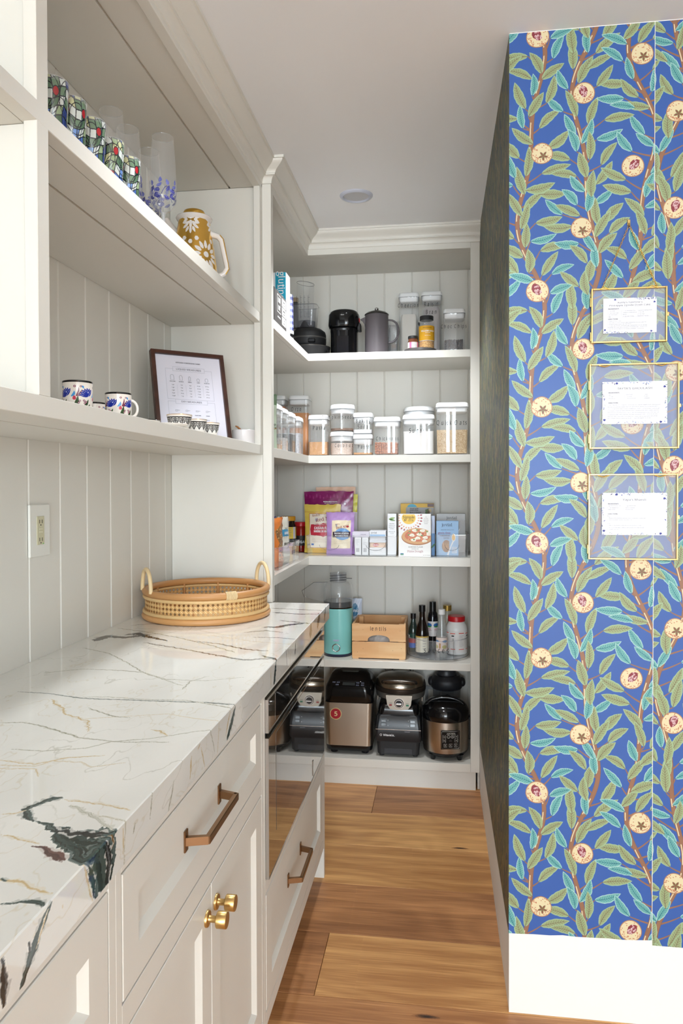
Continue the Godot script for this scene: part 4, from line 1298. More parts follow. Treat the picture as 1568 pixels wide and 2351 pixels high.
	part("cup_well", bx(-0.026, 0.006, 0.0655, 0.028, 0.088, 0.0672, 0.0008), mat(20, 20, 24, 0.1), cm)
	# food processor lid with its clear feed tube, lying on a black pan
	var dp := thing("frying_pan", Vector3(-0.585, y, -3.275), "black shallow pan lying at the inner corner of the top pantry shelf", "pan")
	part("pan", B.new().lathe([[0.060, 0.0], [0.074, 0.004], [0.086, 0.036], [0.0885, 0.042], [0.0885, 0.0455], [0.083, 0.0465], [0.001, 0.040]], Vector3.ZERO, 12), M.blackmatt, dp)
	part("rim", B.new().lathe([[0.0885, 0.0445], [0.0892, 0.0455], [0.0892, 0.0475], [0.085, 0.048]], Vector3.ZERO, 12, false, false), mat(84, 80, 76, 0.25, 0.5), dp)
	part("handle", B.new().tube([Vector3(0.078, 0.036, 0.02), Vector3(0.084, 0.018, 0.03), Vector3(0.086, 0.010, 0.036)], [0.009, 0.008, 0.009], 8), M.black, dp)
	var fp := thing("food_processor_lid", Vector3(-0.600, y + 0.0478, -3.30), "black food processor lid with tall clear feed tube, resting on the black pan", "lid")
	part("cover", B.new().lathe([[0.068, 0.0], [0.0785, 0.010], [0.0805, 0.026], [0.0800, 0.060], [0.0760, 0.074], [0.0600, 0.086], [0.046, 0.091], [0.001, 0.092]], Vector3.ZERO, 12), M.blackmatt, fp)
	part("rim", B.new().lathe([[0.0800, 0.040], [0.0812, 0.042], [0.0812, 0.046], [0.0800, 0.048]], Vector3.ZERO, 12, false, false), mat(70, 68, 66, 0.3), fp)
	part("collar", B.new().lathe([[0.046, 0.091], [0.044, 0.104], [0.042, 0.124], [0.001, 0.125]], Vector3(-0.012, 0, 0.0), 10), mat(48, 48, 52, 0.4), fp)
	part("grip", bx(0.010, 0.014, 0.070, 0.044, 0.034, 0.084, 0.004), M.black, fp)
	var tube := part("feed_tube", B.new().lathe([[0.036, 0.124], [0.0385, 0.20], [0.0405, 0.286], [0.0405, 0.300]], Vector3(-0.014, 0, 0), 10, true, false), M.clear, fp)
	var lip := []
	for j in 24: lip.append(Vector3(-0.014 + cos(TAU * j / 24) * 0.0405, 0.300 + 0.006 * cos(TAU * j / 24 + PI), sin(TAU * j / 24) * 0.0405))
	part("lip", B.new().tube(lip, 0.0012, 5, true), M.smoke, tube)
	for i in 4:
		var g := B.new()
		var ax := -0.036 + i * 0.018
		for k in 5: g.box(Vector3(ax - 0.014, 0.140 + k * 0.022, 0.0375 - absf(ax) * 0.25), Vector3(ax - 0.014 + 0.006, 0.1412 + k * 0.022, 0.0383 - absf(ax) * 0.25))
		g.box(Vector3(ax - 0.0148, 0.135, 0.0375 - absf(ax) * 0.25), Vector3(ax - 0.0137, 0.238, 0.0383 - absf(ax) * 0.25))
		part("measure_mark", g, mat(70, 68, 76, 0.5), tube)
	part("guard", B.new().stack([[0.094, 0.052, 0.043, 0.02], [0.100, 0.054, 0.045, 0.02], [0.196, 0.063, 0.050, 0.022]], Vector3(-0.020, 0, -0.004), 6, false, false), M.tint, fp)
	part("guard_lip", B.new().stack([[0.194, 0.0628, 0.0498, 0.022], [0.195, 0.0642, 0.0512, 0.022], [0.198, 0.0642, 0.0512, 0.022], [0.199, 0.0620, 0.0495, 0.022]], Vector3(-0.020, 0, -0.004), 6, false, false), M.smoke, fp)
	part("pusher", B.new().lathe([[0.014, 0.10], [0.016, 0.11], [0.016, 0.215], [0.0145, 0.218], [0.0145, 0.238], [0.001, 0.240]], Vector3(-0.066, 0, -0.018), 7), mat(70, 68, 70, 0.35), fp)
	part("pusher_cap", B.new().lathe([[0.0146, 0.2182], [0.0160, 0.220], [0.0150, 0.238], [0.001, 0.2405]], Vector3(-0.066, 0.002, -0.018), 7), mat(160, 138, 106, 0.5), fp)
	# cartons on the left run
	var gb := thing("carton", Vector3.ZERO, "dark grey carton with white lettering at the left end of the top pantry shelf", "box", "boxes on the top pantry shelf")
	var dg := mat(74, 70, 68, 0.5)
	part("box", bx(-0.665, y, -2.738, -0.585, 2.032, -2.530, 0.0008), dg, gb)
	var side := Basis(Vector3.UP, PI / 2)
	part("logo_plate", bx(-0.5850, 1.955, -2.640, -0.5846, 2.020, -2.580), mat(224, 222, 218, 0.5), gb)
	part("logo_field", bx(-0.5847, 1.958, -2.637, -0.5843, 2.017, -2.583), dg, gb)
	words("LM", 0.017, Vector3(-0.5841, 2.001, -2.610), M.white, gb, bold, side)
	words("NT", 0.017, Vector3(-0.5841, 1.973, -2.610), M.white, gb, bold, side)
	for i in 3:
		part("panel", bx(-0.5850, 1.924 + i * 0.034, -2.726, -0.5846, 1.954 + i * 0.034, -2.660), mat(226, 222, 216, 0.5), gb)
		words(["1g", "200mg", "60mg"][i], 0.007, Vector3(-0.5844, 1.944 + i * 0.034, -2.694), dg, gb, bold, side)
		words(["sodium", "potassium", "magnesium"][i], 0.004, Vector3(-0.5844, 1.933 + i * 0.034, -2.694), dg, gb, null, side)
	words("ELECTROLYTES", 0.005, Vector3(-0.5844, 1.938, -2.610), M.white, gb, bold, side)
	var tb := thing("carton", Vector3.ZERO, "turquoise and white carton standing behind the dark grey carton", "box", "boxes on the top pantry shelf")
	part("box", bx(-0.700, y, -2.840, -0.592, 2.150, -2.765, 0.0008), M.paper, tb)
	part("front_print", bx(-0.634, y + 0.001, -2.765, -0.5925, 2.1495, -2.7645), mat(22, 160, 190, 0.45), tb)
	var down := Basis(Vector3(0, 0, 1), -PI / 2)
	words("glutino", 0.026, Vector3(-0.609, 2.098, -2.7640), M.white, tb, null, down)
	words("GLUTEN FREE", 0.006, Vector3(-0.650, 2.098, -2.7640), mat(60, 60, 120, 0.5), tb, bold, down)
	words("baking mix", 0.005, Vector3(-0.6235, 2.085, -2.7640), M.white, tb, null, down)
	var gg := thing("gingham_tin", Vector3(-0.634, y, -2.97), "narrow tin in blue and white gingham over black and white stripes", "tin")
	part("side", B.new().lathe([[0.0285, 0.062], [0.0285, 0.208], [0.027, 0.211], [0.001, 0.2115]], Vector3.ZERO, 9, false, true), gingham(), gg)
	for i in 4: part("stripe", B.new().lathe([[0.0275, 0.0155 * i], [0.0300, 0.0155 * i + 0.002], [0.0300, 0.0155 * i + 0.0130], [0.0275, 0.0155 * i + 0.0150]], Vector3.ZERO, 9), M.black if i % 2 == 0 else M.white, gg)

func stripe_label(a: Color, b: Color) -> StandardMaterial3D:
	var im := Image.create(128, 32, false, Image.FORMAT_RGB8)
	im.fill(a)
	for k in 4: im.fill_rect(Rect2i(k * 32 + 18, 0, 9, 32), b)
	for k in 4:
		for j in 5: im.fill_rect(Rect2i(k * 32 + 2, 4 + j * 5, 12 - (j * 3) % 5, 1), Color8(150, 140, 140))
	return tmat(im, 0.5)

func gingham() -> StandardMaterial3D:
	var im := Image.create(96, 72, false, Image.FORMAT_RGB8)
	for y in 12:
		for x in 16:
			im.fill_rect(Rect2i(x * 6, y * 6, 6, 6), [Color8(238, 238, 236), Color8(126, 132, 180), Color8(126, 132, 180), Color8(40, 44, 104)][(x % 2) + 2 * (y % 2)])
	return tmat(im, 0.5)

# lettering laid round a cylinder of radius r about the local y axis, one letter after another
func curved(t: String, h: float, at: Vector3, r: float, m: Material, parent: Node, font: Font = null, space := 0.68) -> void:
	var f := font if font else sans
	var px := h / 17.2
	var total := 0.0
	var ws := []
	for ch in t:
		var w := f.get_string_size(ch, HORIZONTAL_ALIGNMENT_LEFT, -1, 24).x * px
		ws.append(w); total += w
	var b := B.new()
	var arr := ArrayMesh.new()
	var st := SurfaceTool.new()
	st.begin(Mesh.PRIMITIVE_TRIANGLES)
	var s := at.x - total / 2
	for i in t.length():
		var a: float = (s + ws[i] / 2) / r
		s += ws[i]
		if t[i] == " ": continue
		var tm := TextMesh.new()
		tm.text = t[i]; tm.font = f; tm.font_size = 24; tm.pixel_size = px; tm.depth = 0.0004; tm.curve_step = 6.0
		st.append_from(tm, 0, Transform3D(Basis(Vector3.UP, a), Vector3(sin(a) * r, at.y, cos(a) * r + at.z)))
	part("lettering", st.commit(), m, parent)

func jar_shelf() -> void:
	var y := SH[1] + 0.0004
	var couscous := grains(21, Color8(196, 138, 74), 1600, [Color8(214, 160, 96), Color8(178, 118, 58), Color8(226, 178, 112)], 2, 4)
	var a := jar(-0.5435, y, -3.20, 0.092, 0.092, 0.184, "clear jar lettered Pasta, a third full, at the inner corner of its shelf")
	jar_text(a, ["Pasta"], 0.018, 0.124, 0.0435, 0.008)
	fill("small_pasta", -0.5435, y, -3.20, 0.092, 0.092, 0.058, couscous, "tan small pasta filling a third of the tall jar lettered Pasta", "pasta")
	var b := jar(-0.439, y, -3.19, 0.114, 0.114, 0.108, "short round clear jar lettered Coconut, under the jar lettered Pumpkin Seeds", 0.06)
	jar_text(b, ["Coconut"], 0.016, 0.044, 0.0535, 0.016)
	fill("coconut_flakes", -0.439, y, -3.19, 0.114, 0.114, 0.052, grains(22, Color8(222, 200, 186), 700, [Color8(232, 214, 202), Color8(212, 186, 170)], 4, 9), "pale pinkish coconut filling half of the jar lettered Coconut", "coconut", 0.06)
	var c := jar(-0.438, y + 0.1090, -3.20, 0.116, 0.116, 0.122, "round clear jar lettered Pumpkin Seeds, stacked on the jar lettered Coconut", 0.06)
	jar_text(c, ["Pumpkin Seeds"], 0.0155, 0.062, 0.0555, -0.012)
	fill("pumpkin_seeds", -0.438, y + 0.1090, -3.20, 0.116, 0.116, 0.010, grains(23, Color8(128, 92, 62), 900, [Color8(150, 108, 76), Color8(104, 72, 48)], 4, 8), "thin layer of brown seeds in the jar lettered Pumpkin Seeds", "seeds", 0.06)
	var d := jar(-0.340, y, -3.19, 0.090, 0.090, 0.094, "short square clear jar lettered Pasta, under the jar lettered Baking Soda")
	jar_text(d, ["Pasta"], 0.0165, 0.037, 0.0430, 0.006)
	fill("small_pasta", -0.340, y, -3.19, 0.090, 0.090, 0.008, couscous, "thin layer of tan pasta in the short square jar lettered Pasta", "pasta")
	var e := jar(-0.341, y + 0.0945, -3.20, 0.090, 0.090, 0.096, "square clear jar lettered Baking Soda, stacked on the short jar lettered Pasta")
	jar_text(e, ["Baking", "Soda"], 0.0165, 0.058, 0.0430, 0.004, 0.026)
	fill("baking_soda", -0.341, y + 0.0945, -3.20, 0.090, 0.090, 0.016, mat(236, 234, 236, 0.9), "white baking soda in the bottom of the jar lettered Baking Soda", "baking soda")
	var f := jar(-0.2325, y, -3.19, 0.120, 0.112, 0.170, "wide square clear jar lettered Chickpeas, beans filling its lower third")
	jar_text(f, ["Chickpeas"], 0.0165, 0.072, 0.0540, 0.004)
	beads("chickpeas", Vector3(-0.2325, y + 0.005, -3.246), 0.0545, 0.0505, 0.054, 0.0052, mat(190, 118, 76, 0.55), "orange-brown chickpeas in the bottom of the jar lettered Chickpeas", "chickpeas", 6)
	var g := jar(-0.0925, y, -3.17, 0.143, 0.112, 0.176, "wide square clear jar lettered Sugar, two thirds full of white sugar")
	jar_text(g, ["Sugar"], 0.020, 0.104, 0.0540, -0.006)
	fill("sugar", -0.0925, y, -3.17, 0.143, 0.112, 0.098, mat(236, 232, 228, 0.9), "white sugar filling two thirds of the jar lettered Sugar", "sugar")
	jar(-0.095, y, -3.295, 0.148, 0.148, 0.226, "round clear jar with a white lid, mostly hidden behind the jar lettered Sugar", 0.08)
	var h := jar(0.052, y, -3.17, 0.143, 0.125, 0.226, "largest clear jar, lettered Quick Oats, at the right end of the second pantry shelf")
	jar_text(h, ["Quick Oats"], 0.020, 0.136, 0.0605)
	fill("rolled_oats", 0.052, y, -3.17, 0.143, 0.125, 0.102, grains(24, Color8(204, 172, 124), 2600, [Color8(222, 196, 152), Color8(186, 148, 98), Color8(232, 210, 172), Color8(170, 130, 84)], 2.5, 5), "rolled oats filling the lower half of the largest jar", "oats")
	# two tall jars at the back of the corner
	var i := jar(-0.661, y, -3.355, 0.098, 0.098, 0.293, "tall clear jar lettered Orzo at the back of the shelf corner")
	jar_text(i, ["Orzo"], 0.018, 0.226, 0.0465, -0.008)
	fill("orzo", -0.661, y, -3.355, 0.098, 0.098, 0.205, mat(206, 132, 52, 0.75), "orange grains filling the tall jar lettered Orzo", "grain")
	jar(-0.772, y, -3.345, 0.098, 0.098, 0.293, "tall clear jar of orange grains half hidden by the pantry end panel")
	fill("lentil_grains", -0.772, y, -3.345, 0.098, 0.098, 0.236, mat(196, 112, 44, 0.75), "orange grains in the tall jar half hidden by the end panel", "grain")
	# four jars along the left run
	var n := 0
	for q in [[-2.710, 0.100, 0.176, "nearest the end panel", Color8(196, 160, 130), 0.020], [-2.822, 0.098, 0.172, "second from the end panel", Color8(212, 206, 204), 0.050], [-2.965, 0.110, 0.170, "third from the end panel, holding dark grey food", Color8(74, 68, 66), 0.075], [-3.135, 0.110, 0.168, "fourth and last from the end panel", Color8(206, 202, 206), 0.090]]:
		jar(-0.650, y, q[0] + q[1] / 2, 0.096, q[1], q[2], "clear white-lidded jar on the left run, " + q[3])
		fill("dry_food", -0.650, y, q[0] + q[1] / 2, 0.096, q[1], q[5], grains(30 + n, q[4], 500, [q[4].lightened(0.12), q[4].darkened(0.15)], 4, 10), ["pinkish dry food in the left-run jar nearest the end panel", "pale dry food in the second left-run jar", "dark grey dry food in the third left-run jar", "pale powder in the left-run jar beside the jar lettered Pasta"][n], "dry food")
		n += 1
	var gm := Image.create(128, 256, false, Image.FORMAT_RGB8)
	gm.fill(Color8(184, 198, 178))
	gm.fill_rect(Rect2i(0, 0, 128, 50), Color8(96, 124, 92))
	for k in 16:
		var s := disc(Vector2((k * 47) % 128, 60 + k * 12), 9, 6, 12)
		fillp(gm, s, Color8(206, 160, 84))
		fillp(gm, disc(Vector2((k * 47) % 128, 57 + k * 12), 8, 6, 12), Color8(184, 198, 178))
	var bag := pouch("pasta_bag", Vector3(-0.640, y, -2.625), 0.085, 0.205, 0.05, tmat(gm, 0.4), "pale green pasta bag tucked beside the end panel on the second pantry shelf", "bag", "")
	words("SEGGIANO", 0.008, Vector3(0.016, 0.090, 0.0245), M.ink, bag, bold)
	words("CASARECCE", 0.008, Vector3(0.016, 0.078, 0.0245), M.ink, bag, bold)

# a filled pouch: deep at the foot, flat at the sealed top, slightly creased
func pouch(called: String, at: Vector3, w: float, h: float, d: float, m: Material, label: String, category: String, group := "", turn := 0.0, sd := 1, lean := 0.0) -> Node3D:
	var t := thing(called, at, label, category, group, turn)
	var nz := fnoise(sd, 3.0, 2)
	var b := B.new()
	for s in [1.0, -1.0]:
		var f := func(u: float, v: float) -> Vector3:
			var uu: float = u if s > 0 else 1.0 - u
			var e := 1.0 - pow(absf(uu * 2.0 - 1.0), 3.0)
			var k := pow(1.0 - v, 0.55) * (0.55 + 0.45 * minf(1.0, v * 9.0))
			var x := (uu - 0.5) * w * (1.0 - 0.05 * sin(PI * v))
			return Vector3(x, v * h + 0.004 * nz.get_noise_2d(uu * 2.0, 3.0) * v, s * (0.0012 + d * 0.5 * e * k) + 0.0035 * nz.get_noise_2d(uu * 1.6 + 5.0, v * 2.2) * minf(1.0, v * 4.0) - lean * v * v)
		b.grid(14, 18, f)
	b.tri(Vector3(-w / 2, 0, 0), Vector3(w / 2, 0, 0), Vector3(0, 0, d * 0.27), Vector3.DOWN)
	part("pouch", b, m, t)
	return t

func box_print(called: String, x0: float, x1: float, y0: float, y1: float, zf: float, d: float, m: Material, label: String, group := "boxes of dry mixes", turn := 0.0) -> Node3D:
	var t := thing(called, Vector3((x0 + x1) / 2, y0, zf - d / 2), label, "box", group, turn)
	var w := (x1 - x0) / 2
	part("box", bx(-w, 0, -d / 2, w, y1 - y0, d / 2, 0.0007), m, t)
	return t

func front_panel(t: Node, im: Image, x0: float, y0: float, x1: float, y1: float, z: float, called := "print", rough := 0.4) -> MeshInstance3D:
	var b := B.new()
	b.face_uv(Vector3(x0, y1, z), Vector3(x1, y1, z), Vector3(x1, y0, z), Vector3(x0, y0, z), Vector3(0, 0, 1))
	return part(called, b, tmat(im, rough), t)

func bin(x0: float, x1: float, y: float, zf: float, d: float, h: float, label: String, turn := 0.0) -> Node3D:
	var t := thing("clear_bin", Vector3((x0 + x1) / 2, y, zf - d / 2), label, "bin", "clear plastic bins", turn)
	var w := (x1 - x0) / 2; var c := d / 2
	part("base", B.new().stack([[0.0005, w * 0.93, c * 0.95, 0.012], [0.003, w * 0.935, c * 0.955, 0.012]], Vector3.ZERO, 4), M.clear, t)
	part("wall", B.new().stack([[0.003, w * 0.935, c * 0.955, 0.012], [h * 0.8, w * 0.985, c * 0.985, 0.014], [h * 0.81, w * 0.995, c * 0.995, 0.014], [h, w, c, 0.014]], Vector3.ZERO, 5, false, false), M.clear, t)
	part("rim", B.new().stack([[h - 0.0015, w * 0.995, c * 0.995, 0.014], [h - 0.001, w * 1.012, c * 1.012, 0.015], [h + 0.001, w * 1.012, c * 1.012, 0.015], [h + 0.0015, w * 0.985, c * 0.985, 0.013]], Vector3.ZERO, 5, false, false), M.tint, t)
	var hp := []
	for i in 9:
		var a := PI + PI * i / 8.0
		hp.append(Vector3(cos(a) * w * 0.42, h * 0.56 + sin(a) * h * 0.26, c * 0.985))
	part("grip_edge", B.new().tube(hp, 0.0009, 5), M.smoke, t)
	return t

func rg_of(sd: int) -> RandomNumberGenerator:
	var r := RandomNumberGenerator.new(); r.seed = sd
	return r

func box_shelf() -> void:
	var y := SH[2] + 0.0004
	# ---- bin of flour bags
	bin(-0.597, -0.384, y, -3.185, 0.27, 0.090, "clear plastic bin holding the bags of flour, at the shelf corner")
	var yb := y + 0.0036
	var pk := mat(236, 190, 160, 0.4)
	pouch("flour_bag", Vector3(-0.496, yb, -3.435), 0.192, 0.305, 0.028, pk, "peach bag showing only its top edge, hindmost in the flour bin", "bag", "bags in the flour bin", 0.0, 4)
	var yl := Image.create(128, 192, false, Image.FORMAT_RGB8)
	yl.fill(Color8(226, 216, 226)); yl.fill_rect(Rect2i(0, 0, 128, 60), Color8(214, 206, 30)); fillp(yl, disc(Vector2(40, 90), 70, 44, 20), Color8(226, 216, 232))
	var ylb := pouch("flour_bag", Vector3(-0.470, yb, -3.398), 0.170, 0.270, 0.036, tmat(yl, 0.35), "bag with a lime yellow top edge behind the maroon bag", "bag", "bags in the flour bin", 0.0, 5)
	var mr := Image.create(256, 320, false, Image.FORMAT_RGB8)
	mr.fill(Color8(206, 190, 206))
	fillp(mr, PackedVector2Array([Vector2(0, 0), Vector2(256, 0), Vector2(256, 122), Vector2(222, 124), Vector2(196, 112), Vector2(176, 88), Vector2(140, 84), Vector2(96, 100), Vector2(0, 104)]), Color8(132, 18, 92))
	for k in 14: fillp(mr, disc(Vector2(12 + k * 18, 20 + (k * 7) % 18), 3, 8 + k % 5, 10), Color8(158, 50, 122))
	mr.fill_rect(Rect2i(0, 40, 256, 2), Color8(110, 12, 76))
	fillp(mr, disc(Vector2(214, 66), 17, 17, 24), Color8(196, 120, 172)); fillp(mr, disc(Vector2(214, 66), 15.5, 15.5, 24), Color8(132, 18, 92)); fillp(mr, disc(Vector2(214, 66), 5, 5, 4), Color8(244, 236, 244))
	var mb := pouch("flour_bag", Vector3(-0.518, yb, -3.362), 0.236, 0.285, 0.044, tmat(mr, 0.22), "large maroon bag with a round white emblem, tallest in the flour bin", "bag", "bags in the flour bin", 0.0, 6)
	words("RESEALABLE POUCH", 0.005, Vector3(0.010, 0.236, 0.020), M.white, mb, bold)
	words("KEEP IN A COOL DRY PLACE", 0.0035, Vector3(0.012, 0.229, 0.020), M.white, mb)
	# yellow and red flour bag
	var fy := Image.create(256, 336, false, Image.FORMAT_RGB8)
	fy.fill(Color8(226, 196, 88))
	fy.fill_rect(Rect2i(0, 52, 256, 2), Color8(190, 96, 50))
	fillp(fy, PackedVector2Array([Vector2(34, 62), Vector2(244, 62), Vector2(244, 300), Vector2(44, 300), Vector2(34, 240)]), Color8(176, 70, 56))
	fillp(fy, PackedVector2Array([Vector2(37, 65), Vector2(241, 65), Vector2(241, 298), Vector2(47, 298), Vector2(37, 240)]), Color8(240, 228, 208))
	fillp(fy, PackedVector2Array([Vector2(46, 138), Vector2(120, 134), Vector2(136, 126), Vector2(160, 134), Vector2(238, 138), Vector2(232, 172), Vector2(238, 212), Vector2(160, 216), Vector2(136, 224), Vector2(118, 216), Vector2(46, 212), Vector2(40, 172)]), Color8(196, 46, 66))
	fillp(fy, disc(Vector2(86, 104), 9, 14, 14), Color8(176, 196, 208)); fillp(fy, disc(Vector2(86, 96), 10, 7, 14), Color8(232, 232, 232))
	for k in 5: fy.fill_rect(Rect2i(56, 230 + k * 7, 170 - (k * 23) % 40, 2), Color8(200, 176, 160))
	fy.fill_rect(Rect2i(52, 270, 18, 12), Color8(60, 110, 190)); fy.fill_rect(Rect2i(60, 302, 150, 34), Color8(232, 180, 40))
	var fb := pouch("flour_bag", Vector3(-0.540, yb, -3.312), 0.172, 0.224, 0.052, tmat(fy, 0.35), "yellow bag of cassava flour with a red plaque, front left in the flour bin", "bag", "bags in the flour bin", 0.0, 7)
	var rd := mat(150, 36, 40, 0.5)
	var tl := Basis(Vector3(0, 0, 1), 0.16)
	words("Bob's", 0.010, Vector3(-0.028, 0.175, 0.0215), rd, fb, serif, tl)
	words("Red Mill", 0.016, Vector3(0.014, 0.158, 0.0235), rd, fb, serif, tl)
	words("GRAIN FREE  PALEO FRIENDLY", 0.0042, Vector3(0.004, 0.131, 0.0250), M.white, fb)
	words("CASSAVA FLOUR", 0.0125, Vector3(0.006, 0.116, 0.0262), M.white, fb, bold, Basis(), HORIZONTAL_ALIGNMENT_CENTER, "lettering", 0.62)
	words("FARINE DE MANIOC", 0.0105, Vector3(0.006, 0.101, 0.0272), M.white, fb, bold, Basis(), HORIZONTAL_ALIGNMENT_CENTER, "lettering", 0.62)
	# lilac baking powder bag
	var fl := Image.create(256, 384, false, Image.FORMAT_RGB8)
	fl.fill(Color8(186, 146, 206))
	fillp(fl, PackedVector2Array([Vector2(52, 74), Vector2(228, 74), Vector2(222, 330), Vector2(44, 330)]), Color8(238, 222, 190))
	fillp(fl, disc(Vector2(150, 200), 74, 54, 28), Color8(112, 164, 218))
	fl.fill_rect(Rect2i(58, 178, 166, 50), Color8(54, 30, 46))
	fillp(fl, disc(Vector2(196, 130), 12, 9, 16), Color8(196, 40, 50)); fillp(fl, disc(Vector2(94, 120), 7, 14, 14), Color8(150, 160, 176))
	for k in 4: fl.fill_rect(Rect2i(70, 258 + k * 10, 130 - (k * 31) % 50, 2), Color8(206, 180, 150))
	var lb := pouch("flour_bag", Vector3(-0.449, yb, -3.258), 0.130, 0.190, 0.046, tmat(fl, 0.35), "lilac bag of baking powder with a blue oval, front right in the flour bin", "bag", "bags in the flour bin", 0.0, 8)
	words("Bob's", 0.006, Vector3(-0.012, 0.136, 0.0195), rd, lb, serif, tl)
	words("Red Mill", 0.011, Vector3(0.012, 0.124, 0.0212), rd, lb, serif, tl)
	words("BAKING POWDER", 0.0072, Vector3(0.008, 0.095, 0.0240), M.white, lb, bold, Basis(), HORIZONTAL_ALIGNMENT_CENTER, "lettering", 0.8)
	words("POUDRE A PATE", 0.0072, Vector3(0.008, 0.084, 0.0247), M.white, lb, bold, Basis(), HORIZONTAL_ALIGNMENT_CENTER, "lettering", 0.8)
	# ---- bin of small packets
	bin(-0.382, -0.186, y, -3.185, 0.27, 0.090, "clear plastic bin holding small white packets, beside the flour bin")
	var barc := Image.create(64, 128, false, Image.FORMAT_RGB8)
	barc.fill(Color8(238, 238, 240))
	for k in 9: barc.fill_rect(Rect2i(12 + k * 4 + (k % 3), 78, 1 + k % 2, 30), Color8(60, 60, 66))
	for k in 5: barc.fill_rect(Rect2i(10, 10 + k * 10, 40 - (k * 13) % 20, 2), Color8(180, 180, 186))
	for i in 2:
		var t := box_print("packet", -0.380 + i * 0.0325, -0.351 + i * 0.0325, yb, yb + 0.078, -3.215, 0.05, M.paper, ["small white packet with a barcode, first from the left in the packet bin", "small white packet with a barcode, second from the left in the packet bin"][i], "packets in the second bin", 0.04)
		front_panel(t, barc, -0.0135, 0.002, 0.0135, 0.076, 0.0252)
	var lid := box_print("packet", -0.390, -0.314, yb + 0.0790, yb + 0.103, -3.217, 0.06, mat(226, 220, 232, 0.45), "pale lilac flat packet lying across the two barcoded packets", "packets in the second bin")
	words("ORIGINAL", 0.004, Vector3(0.012, 0.013, 0.0304), mat(120, 110, 140, 0.5), lid)
	var st_y := yb
	var n := 0
	for q in [[0.034, Color8(236, 236, 238), "bottom of the stack in the packet bin, white with a grey line"], [0.022, Color8(232, 198, 172), "peach packet with a red logo in the packet bin's stack"], [0.011, Color8(224, 226, 232), "thin whitish packet above the peach one in the packet bin's stack"], [0.015, Color8(222, 222, 228), "pale packet second from the top of the packet bin's stack"], [0.027, Color8(236, 236, 240), "topmost packet of the packet bin's stack, white with a pale blue band"]]:
		var pk2 := box_print("packet", -0.3135 + 0.002 * (n % 2), -0.242 + 0.002 * ((n + 1) % 2), st_y, st_y + q[0] - 0.0006, -3.222 - 0.003 * (n % 2), 0.085, mat(q[1].r8, q[1].g8, q[1].b8, 0.45), q[2], "packets in the second bin")
		if n == 1:
			part("logo", B.new().prism(disc(Vector2(-0.008, 0.011), 0.014, 0.007, 18), 0.0424, 0.0428), M.red, pk2)
			words("Medjo", 0.006, Vector3(-0.008, 0.011, 0.0431), M.white, pk2, bold)
		elif n == 0: words("GLUTEN FREE", 0.0045, Vector3(0, 0.020, 0.0428), mat(150, 160, 160, 0.5), pk2)
		elif n == 4:
			part("band", bx(-0.034, 0.001, 0.0424, 0.034, 0.010, 0.0427), mat(170, 204, 238, 0.45), pk2)
			words("jovial", 0.007, Vector3(-0.016, 0.018, 0.0428), mat(90, 96, 104, 0.5), pk2, serif)
		st_y += q[0]
		n += 1
	var tall := box_print("packet", -0.2335, -0.194, yb, y + 0.188, -3.24, 0.10, M.paper, "tall narrow white carton with green leaves, right end of the packet bin", "packets in the second bin")
	part("leaf", B.new().prism(leaf2(0.0, 0.163, 0.030, 0.010, 0.25), 0.0503, 0.0507), mat(150, 178, 120, 0.5), tall)
	part("leaf", B.new().prism(leaf2(0.002, 0.156, 0.028, 0.008, -0.2), 0.0503, 0.0507), mat(120, 156, 100, 0.5), tall)
	for i in 6: words(["ORGANIC", "cashew nut", "gluten free", "crackers", "with sea salt", "5.3 OZ"][i], 0.0038, Vector3(0, 0.140 - i * 0.0075 - (0.006 if i > 3 else 0.0), 0.0504), mat(110, 116, 110, 0.5), tall)
	# ---- pizza dough carton and those behind it
	var pi := Image.create(360, 480, false, Image.FORMAT_RGB8)
	pi.fill(Color8(246, 244, 242))
	var sc := Vector2(114, 42)
	for ring in [[112, 9, 13, Color8(234, 170, 140), 24], [142, 10, 15, Color8(160, 40, 56), 26], [90, 0, 0, Color8(0, 0, 0), 0]]:
		for k in ring[4]:
			var a: float = TAU * k / ring[4]
			var p: Vector2 = sc + Vector2(cos(a), sin(a)) * ring[0]
			var dv: Vector2 = Vector2(cos(a), sin(a)) * ring[2]; var sv: Vector2 = Vector2(-sin(a), cos(a)) * ring[1]
			fillp(pi, PackedVector2Array([p + dv, p + sv, p - dv, p - sv]), ring[3])
	fillp(pi, disc(sc, 78, 70, 36), Color8(246, 200, 66))
	fillp(pi, disc(Vector2(208, 254), 176, 96, 48, 0.012), Color8(176, 112, 62)); fillp(pi, disc(Vector2(208, 246), 172, 90, 48, 0.012), Color8(214, 160, 104)); fillp(pi, disc(Vector2(212, 240), 142, 70, 40, 0.02), Color8(206, 108, 66))
	var rg := rg_of(12)
	for k in 240: fillp(pi, disc(Vector2(212, 240) + Vector2(rg.randf_range(-1, 1), rg.randf_range(-1, 1)) * Vector2(105, 50), 5, 3.5, 7), [Color8(226, 138, 84), Color8(190, 78, 54), Color8(232, 190, 130)][k % 3])
	for q in [[180, 182], [268, 184], [232, 226], [150, 236], [300, 262], [214, 268], [340, 226], [168, 290], [290, 300], [340, 208]]:
		fillp(pi, disc(Vector2(q[0], q[1]), 30, 17, 16, 0.1, q[0]), Color8(250, 244, 228)); fillp(pi, disc(Vector2(q[0] + 4, q[1] + 4), 16, 7, 12), Color8(240, 226, 196))
	for q in [[124, 196], [112, 232], [206, 176], [262, 240], [172, 284], [318, 196], [236, 210]]: fillp(pi, disc(Vector2(q[0], q[1]), 12, 8, 9, 0.2, q[1]), Color8(104, 150, 70))
